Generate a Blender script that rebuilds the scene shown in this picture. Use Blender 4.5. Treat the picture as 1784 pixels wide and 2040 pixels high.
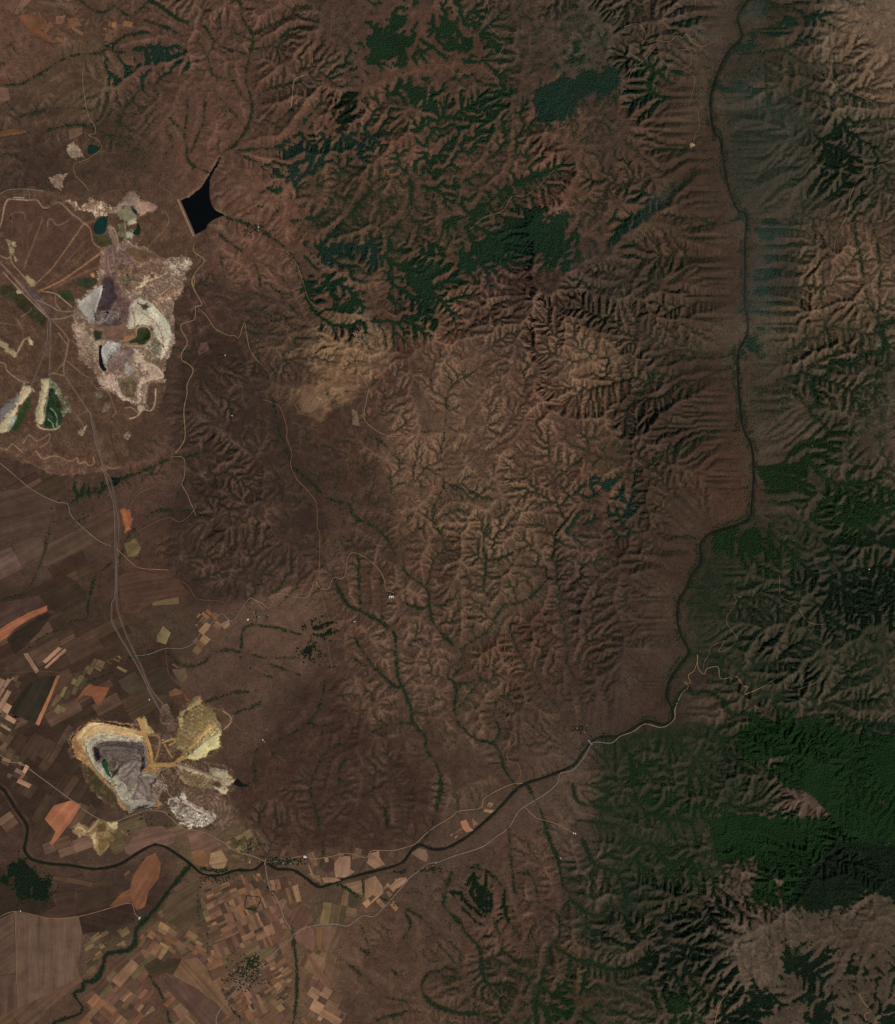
import bpy, bmesh, math, random, heapq
import numpy as np
from mathutils import Vector, Matrix
from mathutils.geometry import delaunay_2d_cdt
for o in list(bpy.data.objects): bpy.data.objects.remove(o)
SC = bpy.context.scene
COL = SC.collection
# ------------------------------------------------------------------ camera: straight down, 1 unit = 100 m, 1 photo pixel = 0.1 unit
ALT = 4000.
cam = bpy.data.objects.new('camera', bpy.data.cameras.new('camera')); COL.objects.link(cam)
cam.location = (0, 0, ALT); cam.rotation_euler = (0, 0, 0)
cam.data.sensor_fit = 'VERTICAL'; cam.data.angle_y = 2*math.atan(102.0/(ALT - .6))
cam.data.clip_start = 10; cam.data.clip_end = 9000
SC.camera = cam
# ------------------------------------------------------------------ sky, sun, exposure
SUN_EL, SUN_AZ = math.radians(47), math.radians(140)          # late morning, sun in the south-east
SUN_DIR = Vector((math.sin(SUN_AZ)*math.cos(SUN_EL), math.cos(SUN_AZ)*math.cos(SUN_EL), math.sin(SUN_EL)))
world = bpy.data.worlds.new('World'); SC.world = world; world.use_nodes = True
wn = world.node_tree; wn.nodes.clear()
sky = wn.nodes.new('ShaderNodeTexSky'); sky.sky_type = 'NISHITA'; sky.sun_disc = False
sky.sun_elevation = SUN_EL; sky.sun_rotation = SUN_AZ
bg = wn.nodes.new('ShaderNodeBackground'); bg.inputs['Strength'].default_value = .07
wo = wn.nodes.new('ShaderNodeOutputWorld')
wn.links.new(sky.outputs[0], bg.inputs[0]); wn.links.new(bg.outputs[0], wo.inputs[0])
sl = bpy.data.lights.new('sun', 'SUN'); sl.energy = 3.0; sl.angle = math.radians(.5); sl.color = (1., .955, .89)
sun = bpy.data.objects.new('sun', sl); COL.objects.link(sun)
sun.rotation_euler = SUN_DIR.to_track_quat('Z', 'Y').to_euler(); sun.location = (0, 0, 300)
SC.view_settings.view_transform = 'Standard'; SC.view_settings.look = 'None'; SC.view_settings.gamma = 1
SC.view_settings.exposure = -.45; SC.view_settings.use_curve_mapping = False
SC.render.engine = 'CYCLES'; SC.cycles.max_bounces = 3; SC.cycles.diffuse_bounces = 2; SC.cycles.use_denoising = False
KLUM = .62                                                    # measured: picture value of a level surface / its albedo
def lin(c):
    c = c/255.
    return c/12.92 if c <= .04045 else ((c + .055)/1.055)**2.4
def S(r, g, b, k=1.):
    """surface colour (albedo) of ground that shows as sRGB r,g,b when level"""
    return tuple(min(.85, lin(v)/KLUM*k) for v in (r, g, b))
def W(px, py, z=0.):
    return ((px - 892)/10., (1020 - py)/10., z)
def tag(o, label=None, cat=None, group=None, kind=None):
    if label: o['label'] = label
    if cat: o['category'] = cat
    if group: o['group'] = group
    if kind: o['kind'] = kind
    return o
def link(name, me, mat=None, parent=None):
    o = bpy.data.objects.new(name, me); COL.objects.link(o)
    if mat is not None and len(me.materials) == 0: me.materials.append(mat)
    if parent is not None: o.parent = parent
    return o
def empty(name, loc=(0, 0, 0)):
    o = bpy.data.objects.new(name, None); COL.objects.link(o); o.location = loc; o.empty_display_size = .1
    return o
def mesh_np(name, co, faces, smooth=True, attrs=None, uv=None):
    """mesh from numpy arrays: co (n,3), faces (m,3 or 4)"""
    me = bpy.data.meshes.new(name); co = np.asarray(co, np.float32); faces = np.asarray(faces, np.int32); k = faces.shape[1]
    me.vertices.add(len(co)); me.vertices.foreach_set('co', co.ravel())
    me.loops.add(faces.size); me.loops.foreach_set('vertex_index', faces.ravel())
    me.polygons.add(len(faces)); me.polygons.foreach_set('loop_start', np.arange(0, faces.size, k, dtype=np.int32))
    me.update(calc_edges=True)
    if smooth: me.polygons.foreach_set('use_smooth', np.ones(len(faces), bool))
    for n, (typ, val) in (attrs or {}).items():
        at = me.attributes.new(n, typ, 'POINT')
        if typ == 'FLOAT_COLOR': at.data.foreach_set('color', np.asarray(val, np.float32).ravel())
        else: at.data.foreach_set('value', np.asarray(val, np.float32).ravel())
    if uv is not None:
        l = me.uv_layers.new(name='UVMap'); l.data.foreach_set('uv', np.asarray(uv, np.float32)[faces.ravel()].ravel())
    return me
# ------------------------------------------------------------------ materials
class NT:
    def __init__(self, name):
        self.m = bpy.data.materials.new(name); self.m.use_nodes = True; self.t = self.m.node_tree; self.t.nodes.clear()
    def n(self, typ, **kw):
        nd = self.t.nodes.new('ShaderNode' + typ)
        for k, v in kw.items(): setattr(nd, k, v)
        return nd
    def l(self, a, b): self.t.links.new(a, b)
    def noise(self, vec, scale, detail=3, rough=.55):
        nd = self.n('TexNoise'); nd.inputs['Scale'].default_value = scale; nd.inputs['Detail'].default_value = detail; nd.inputs['Roughness'].default_value = rough
        if vec is not None: self.l(vec, nd.inputs['Vector'])
        return nd.outputs['Fac']
    def math(self, op, a, b=None, c=None):
        nd = self.n('Math', operation=op)
        for i, v in enumerate((a, b, c)):
            if v is None: continue
            if isinstance(v, (int, float)): nd.inputs[i].default_value = v
            else: self.l(v, nd.inputs[i])
        return nd.outputs[0]
    def rng(self, v, a, b, c, d):
        nd = self.n('MapRange'); self.l(v, nd.inputs[0])
        for i, q in enumerate((a, b, c, d)): nd.inputs[1 + i].default_value = q
        return nd.outputs[0]
    def mix(self, fac, a, b, blend='MIX'):
        nd = self.n('Mix', data_type='RGBA', blend_type=blend)
        for s, v in ((0, fac), (6, a), (7, b)):
            if isinstance(v, (int, float)): nd.inputs[s].default_value = v
            elif isinstance(v, tuple): nd.inputs[s].default_value = (*v, 1)
            else: self.l(v, nd.inputs[s])
        return nd.outputs[2]
    def scale(self, col, f):
        nd = self.n('VectorMath', operation='SCALE'); self.l(col, nd.inputs[0]); self.l(f, nd.inputs[3]) if not isinstance(f, (int, float)) else setattr(nd.inputs[3], 'default_value', f)
        return nd.outputs[0]
    def out(self, col, rough=.95, spec=.12, bump=None, bstr=.3, bdist=.05):
        p = self.n('BsdfPrincipled'); p.inputs['Roughness'].default_value = rough; p.inputs['Specular IOR Level'].default_value = spec
        if isinstance(col, tuple): p.inputs['Base Color'].default_value = (*col, 1)
        else: self.l(col, p.inputs['Base Color'])
        if bump is not None:
            b = self.n('Bump'); b.inputs['Strength'].default_value = bstr; b.inputs['Distance'].default_value = bdist
            self.l(bump, b.inputs['Height']); self.l(b.outputs[0], p.inputs['Normal'])
        o = self.n('OutputMaterial'); self.l(p.outputs[0], o.inputs['Surface'])
        return self.m
def pos_of(q):
    g = q.n('NewGeometry'); return g.outputs['Position']
def plain_mat(name, col, amt=.25, scale=1.5, rough=.9, spec=.15):
    q = NT(name); p = pos_of(q)
    v = q.math('ADD', q.math('MULTIPLY', q.noise(p, scale, 4), 1.2), -.6)
    return q.out(q.scale(q.mix(0., col, col), q.math('MULTIPLY_ADD', v, amt*2, 1.)), rough, spec)
# ------------------------------------------------------------------ traced layout (photo pixels, 1 px = 10 m)
def Z(ox, oy, s, pts):
    return [(ox + x / s, oy + y / s) for x, y in pts]
A6 = 2.97333       # 600 px windows
A5 = 3.568         # 500 px windows
A4 = 4.46          # 400 px windows
AE = 2.608         # 684 px window

RIVER = [(-80,1520),(0,1568),(15,1585),(34,1615),(54,1645),(52,1675),(49,1692),(64,1712),(101,1721),(141,1724),(188,1731),(235,1723),
 (279,1697),(309,1682),(336,1691),(377,1719),(404,1741),(437,1744),(471,1734),(505,1733),(528,1719),(552,1731),(583,1733),
 (607,1747),(633,1766),(652,1764),(680,1753),(736,1738),(787,1725),(806,1714),(823,1691),(838,1683),(861,1692),(890,1689),
 (918,1675),(941,1659),(974,1630),(1000,1604),(1037,1566),(1084,1549),(1141,1525),(1161,1500),(1182,1475),(1202,1468),
 (1235,1465),(1266,1448),(1289,1436),(1320,1443),(1340,1433),(1338,1409),(1328,1386),(1336,1352),(1357,1322),(1372,1297),
 (1357,1265),(1350,1235),(1352,1198),(1367,1172),(1378,1146),(1396,1119),(1396,1084),(1419,1061),(1487,1037),(1498,1004),
 (1502,936),(1497,889),(1480,849),(1473,788),(1470,728),(1472,698),(1488,667),(1490,640),(1484,600),(1485,540),(1485,479),(1487,429),
 (1468,414),(1449,364),(1441,314),(1434,276),(1422,261),(1416,207),(1422,169),(1437,130),(1453,100),(1478,73),(1470,35),
 (1487,4),(1500,-20),(1510,-80)]
STREAM = [(380,1724),(363,1743),(336,1776),(313,1807),(296,1827),(272,1854),(269,1881),(252,1894),(215,1901),(205,1928),
 (192,1951),(168,1958),(165,1971),(148,1981),(165,2008),(155,2022),(124,2032),(101,2045),(60,2100)]
EAST_STREAM = [(1502,930),(1524,935),(1554,930),(1581,899),(1598,886),(1638,879),(1648,856),(1631,835),(1615,819),(1628,792),
 (1615,761),(1641,751),(1665,721),(1689,724),(1736,701),(1763,694),(1756,654),(1784,640),(1860,620)]
SE_STREAM = [(1339,1418),(1352,1388),(1373,1369),(1380,1383),(1404,1379),(1441,1396),(1454,1420),(1505,1423),(1525,1443),(1600,1432),
 (1660,1424),(1720,1440),(1784,1445),(1860,1450)]
RESERVOIR = Z(0,0,A6,[(1065,1190),(1120,1165),(1190,1110),(1240,1030),(1300,930),(1315,925),(1290,985),(1250,1050),(1243,1110),(1250,1190),
 (1275,1240),(1335,1275),(1285,1295),(1240,1325),(1225,1355),(1190,1375),(1150,1397),(1130,1345)])

# valleys: (points, width of the trees along it, tree density); downstream end first or last does not matter
VALLEYS = [
 ([(1030,1570),(1004,1527),(1001,1510),(984,1480),(947,1470),(914,1440),(907,1416),(909,1366),(893,1349),(900,1330),(924,1308),(917,1295),(887,1268),(863,1235),(856,1201),(850,1171),(809,1140),(804,1110),(787,1102),(774,1078),(747,1051),(707,1031),(696,1007),(653,991),(616,954),(585,930),(572,890),(555,850),(545,800)],5,.8),
 ([(850,1171),(865,1118),(885,1091),(871,1048),(861,1017),(878,984),(885,937),(880,905),(888,850),(893,785),(915,760),(950,738)],4,.5),
 ([(885,937),(860,935),(804,920),(760,880),(735,865)],4,.5),
 ([(878,975),(905,970),(935,980),(972,995)],4,.7),
 ([(838,1683),(860,1652),(870,1611),(880,1571),(877,1541),(867,1517),(850,1490),(850,1470),(823,1440),(819,1413),(809,1386),(793,1346),(789,1302),(786,1265),(766,1245),(719,1218),(688,1201),(665,1150)],5,.8),
 ([(799,1369),(786,1366),(742,1325),(715,1285),(708,1270)],5,.8),
 ([(742,1325),(725,1325),(705,1310)],3,.7),
 ([(719,1211),(715,1120),(712,1095)],3,.7),([(762,1235),(759,1174),(760,1150)],3,.6),
 ([(823,1443),(800,1440),(769,1446),(735,1463)],4,.8),
 ([(470,1562),(490,1562),(508,1551),(507,1520),(513,1494),(544,1480),(581,1463),(614,1440),(638,1406),(648,1359)],4,.75),
 ([(614,1440),(640,1445),(665,1442)],3,.7),
 ([(640,1725),(645,1690),(635,1640),(621,1581),(624,1551),(641,1510),(655,1494),(688,1480)],3.5,.5),
 ([(676,1560),(678,1530),(690,1510)],3,.7),([(735,1580),(746,1568)],4,.9),([(766,1610),(774,1650)],4,.8),
 ([(800,1660),(802,1600),(790,1560),(770,1500)],2,.25),
 ([(907,1416),(925,1395),(960,1350),(945,1363)],3,.7),([(909,1362),(940,1358),(957,1350)],4,.8),
 ([(905,1347),(915,1335),(928,1322)],4,.9),
 ([(984,1480),(996,1455),(985,1425),(992,1395),(1012,1385)],4,.8),
 ([(1130,1446),(1124,1420),(1091,1389),(1067,1349),(1034,1302),(1018,1260)],4,.45),
 ([(1158,1440),(1158,1403),(1145,1352),(1131,1322),(1131,1288),(1116,1211),(1114,1174),(1104,1120),(1108,1075)],4,.35),
 ([(917,1295),(945,1275),(975,1255),(1000,1215),(1015,1205),(1050,1195),(1095,1150)],5,.8),
 ([(966,1165),(968,1115),(963,1080),(970,1050)],4,.7),([(968,1115),(1000,1110),(1050,1090)],3,.6),
 ([(856,1208),(835,1212),(808,1203)],4,.8),
 # north west
 ([(441,309),(484,269),(504,215),(491,161),(498,108),(504,74),(484,37),(478,-10)],5,.85),
 ([(484,249),(451,209),(437,192)],3.5,.7),([(491,108),(437,90),(414,61),(400,45)],4,.8),
 ([(504,212),(481,188),(464,161),(427,151),(414,114),(397,81)],3.5,.7),([(600,161),(528,182),(504,212)],4,.7),
 ([(504,98),(540,90),(575,60)],5,.7),([(504,70),(530,55),(560,40),(590,15)],5,.7),
 ([(498,78),(470,65),(462,50)],4,.7),
 ([(420,345),(380,326),(370,286),(367,269),(373,225),(373,188)],3.5,.75),([(383,299),(400,260),(407,235),(410,192)],3,.8),([(367,262),(340,235)],3,.7),
 ([(-20,160),(0,168),(40,168),(84,145),(135,114),(188,108),(219,94),(252,71),(296,64)],5,.8),
 ([(158,-5),(175,14),(202,24),(230,12)],5,.8),([(235,15),(256,30),(303,44),(340,57),(360,70)],4,.8),([(260,30),(300,5)],3,.8),
 ([(296,0),(320,12),(350,35),(375,45)],7,.9),([(215,94),(240,105),(290,95),(330,95)],4,.75),
 ([(-20,275),(0,272),(84,262),(161,249),(209,266),(235,270)],4,.6),
 ([(40,232),(100,218),(140,215)],5,.6),
 ([(316,360),(330,310),(345,290),(340,270)],4,.8),([(232,262),(250,215),(280,180)],5,.6),
 ([(447,431),(504,451),(531,467),(572,498),(600,538),(616,597),(636,627),(669,648),(730,641),(780,641)],5,.8),
 ([(470,300),(520,295),(560,292),(600,265)],4,.7),([(470,305),(530,330)],3,.7),([(550,262),(556,240),(585,215)],4,.7),
 ([(440,510),(445,540),(452,570)],3,.7),([(440,470),(480,500),(510,530),(520,570)],3,.6),
 # north centre
 ([(785,600),(782,471),(819,420),(819,353)],6,.9),
 ([(1105,340),(1021,370),(954,417),(886,447)],7,.8),
 ([(560,290),(590,270),(610,240),(640,205)],6,.6),
 ([(660,470),(700,425),(740,380)],8,.6),([(580,440),(640,430),(665,395),(680,340)],5,.6),
 # plain creek lines west
 ([(418,900),(400,903),(370,912),(340,915),(290,938),(230,958),(195,980),(165,985),(135,1010)],5,.8),
 ([(390,1018),(360,1018),(310,1020),(280,1040),(255,1070),(240,1110),(215,1125),(190,1150),(178,1200),(175,1232),(150,1235)],5,.75),
 ([(350,1000),(370,950),(365,945)],2,.5),
 ([(110,1020),(100,1050),(85,1110),(70,1150),(50,1180),(0,1195)],4,.5),
 ([(150,1235),(110,1255),(70,1280),(40,1310),(0,1330)],4,.45),
 ([(255,1310),(330,1303),(360,1325),(400,1325),(420,1305),(455,1295),(480,1300)],4,.75),
 ([(480,1300),(490,1250),(540,1250),(600,1265)],4,.8),([(480,1300),(530,1310),(590,1310)],3,.6),([(480,1310),(510,1340),(545,1350)],3,.7),([(540,1325),(570,1335),(595,1345)],4,.8),
 ([(390,1405),(420,1395),(465,1380),(495,1378)],5,.8),([(440,1450),(470,1420),(500,1410),(520,1400)],4,.6),
 ([(170,1360),(200,1350),(225,1340)],3,.7),
 ([(400,1850),(395,1790),(400,1760)],3,.6),([(415,1900),(413,1860),(398,1800)],3,.6),
 ([(340,2040),(325,1990),(300,1945)],5,.8),
 ([(585,2040),(592,1980),(590,1920),(585,1880),(580,1830)],7,.9),([(480,2030),(450,1990),(470,1965)],4,.6),
 # south east of the river
 ([(1050,1562),(1080,1620),(1092,1660),(1098,1680),(1114,1719),(1123,1764),(1137,1784),(1117,1820),(1114,1865),(1098,1888),(1081,1946),(1072,1988),(1068,2060)],6,.85),
 ([(1014,1650),(1016,1686),(1022,1736),(1027,1778),(1039,1792),(1055,1798)],4.5,.75),
 ([(1022,1740),(1055,1742),(1072,1778),(1075,1817),(1065,1830)],5,.75),
 ([(900,1740),(884,1801),(915,1837),(929,1862),(955,1888),(960,1927),(971,1958),(1005,1960)],6,.8),
 ([(760,1790),(806,1809),(837,1826),(862,1857),(850,1870)],5,.8),([(806,1815),(818,1840),(805,1870),(790,1900)],4,.8),
 ([(875,1935),(854,1938),(842,1969),(862,2000),(907,2016),(950,2020)],9,.8),
 ([(930,1727),(970,1735),(999,1764),(1005,1798),(1013,1834),(1030,1857)],5,.8),
 ([(983,1829),(997,1862),(999,1890),(1033,1916)],5,.8),
 ([(1137,1790),(1160,1812),(1190,1825),(1215,1805)],7,.85),([(1168,1815),(1172,1850),(1215,1870)],6,.8),
 ([(1108,1888),(1135,1905),(1160,1915),(1240,1930),(1290,1905)],8,.85),([(1135,1905),(1130,1950),(1100,1990),(1090,2050)],8,.8),
 ([(720,1845),(735,1890),(725,1920)],3,.5),([(720,1890),(750,1912),(790,1940)],3,.7),([(700,1925),(735,1955),(765,1985),(810,1995)],3,.7),
 ([(740,2040),(775,2025),(820,2013)],4,.8),
 ([(1155,1635),(1230,1645),(1260,1670),(1330,1690)],6,.8),([(1140,1565),(1157,1600),(1220,1612),(1290,1600)],7,.85),
 ([(1160,1670),(1185,1720),(1230,1740),(1250,1800)],10,.85),([(1180,1600),(1250,1580),(1290,1620),(1320,1625),(1350,1680)],8,.8),
 ([(1210,1755),(1240,1800),(1250,1850),(1262,1870)],6,.8),([(1262,1870),(1290,1840),(1330,1820),(1400,1800)],8,.85),
 ([(1255,1510),(1260,1560),(1275,1605)],12,.85),
 # east side and north east
 (EAST_STREAM,15,1.0),(SE_STREAM,13,.95),
 ([(1422,261),(1460,272),(1540,260)],4,.5),([(1440,310),(1480,345),(1560,330)],4,.4),
 ([(1487,429),(1440,445),(1400,440),(1345,430)],6,.7),([(1470,728),(1420,745),(1380,765),(1340,770)],6,.6),
 ([(1500,860),(1430,860),(1380,880),(1340,900),(1290,920)],7,.7),([(1480,700),(1430,712),(1390,715),(1340,708)],8,.7),
 ([(1396,1075),(1370,1070),(1330,1065)],5,.6),([(1497,970),(1470,975),(1440,985)],4,.6),
 ([(1485,560),(1440,600),(1400,610)],5,.6),([(1310,745),(1270,790),(1245,820)],9,.7),([(1340,700),(1310,730),(1290,760)],5,.6),
 ([(1250,940),(1200,975),(1180,990)],5,.6),([(1105,955),(1140,930),(1170,905)],6,.7),
 ([(1420,300),(1360,300),(1320,295)],4,.5),([(1390,330),(1340,370),(1290,410),(1240,450),(1220,480)],7,.5),
 ([(1320,135),(1310,190)],4,.6),([(1335,140),(1322,195)],4,.6),([(1300,140),(1285,195)],4,.6),([(1345,142),(1340,180)],3,.5),
 ([(1420,135),(1360,138),(1290,138)],4,.6),
 ([(1525,110),(1528,210)],6,.8),([(1575,120),(1572,205)],6,.7),([(1610,170),(1605,240)],5,.7),
 ([(1478,73),(1520,60),(1580,40),(1630,25)],9,.6),([(1453,105),(1500,108),(1560,100),(1600,125),(1650,125)],5,.6),
 ([(1700,430),(1715,520),(1730,600),(1756,650)],4,.7),([(1735,440),(1750,500),(1753,580)],4,.7),([(1640,540),(1640,620),(1660,700)],4,.5),
 ([(1660,100),(1670,170),(1700,190),(1740,210)],5,.6),([(1670,250),(1720,240),(1784,235)],6,.6),
 ([(1690,880),(1710,820),(1740,790),(1750,720)],5,.6),([(1598,886),(1620,930),(1660,960),(1720,960),(1784,990)],6,.6),
 ([(1615,1135),(1580,1100),(1600,1060),(1640,1000)],6,.6),([(1502,1030),(1560,1030)],3,.6),
 ([(1367,1174),(1400,1170),(1460,1165),(1500,1160)],6,.6),([(1352,1198),(1410,1205),(1460,1215)],5,.5),
]

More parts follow.
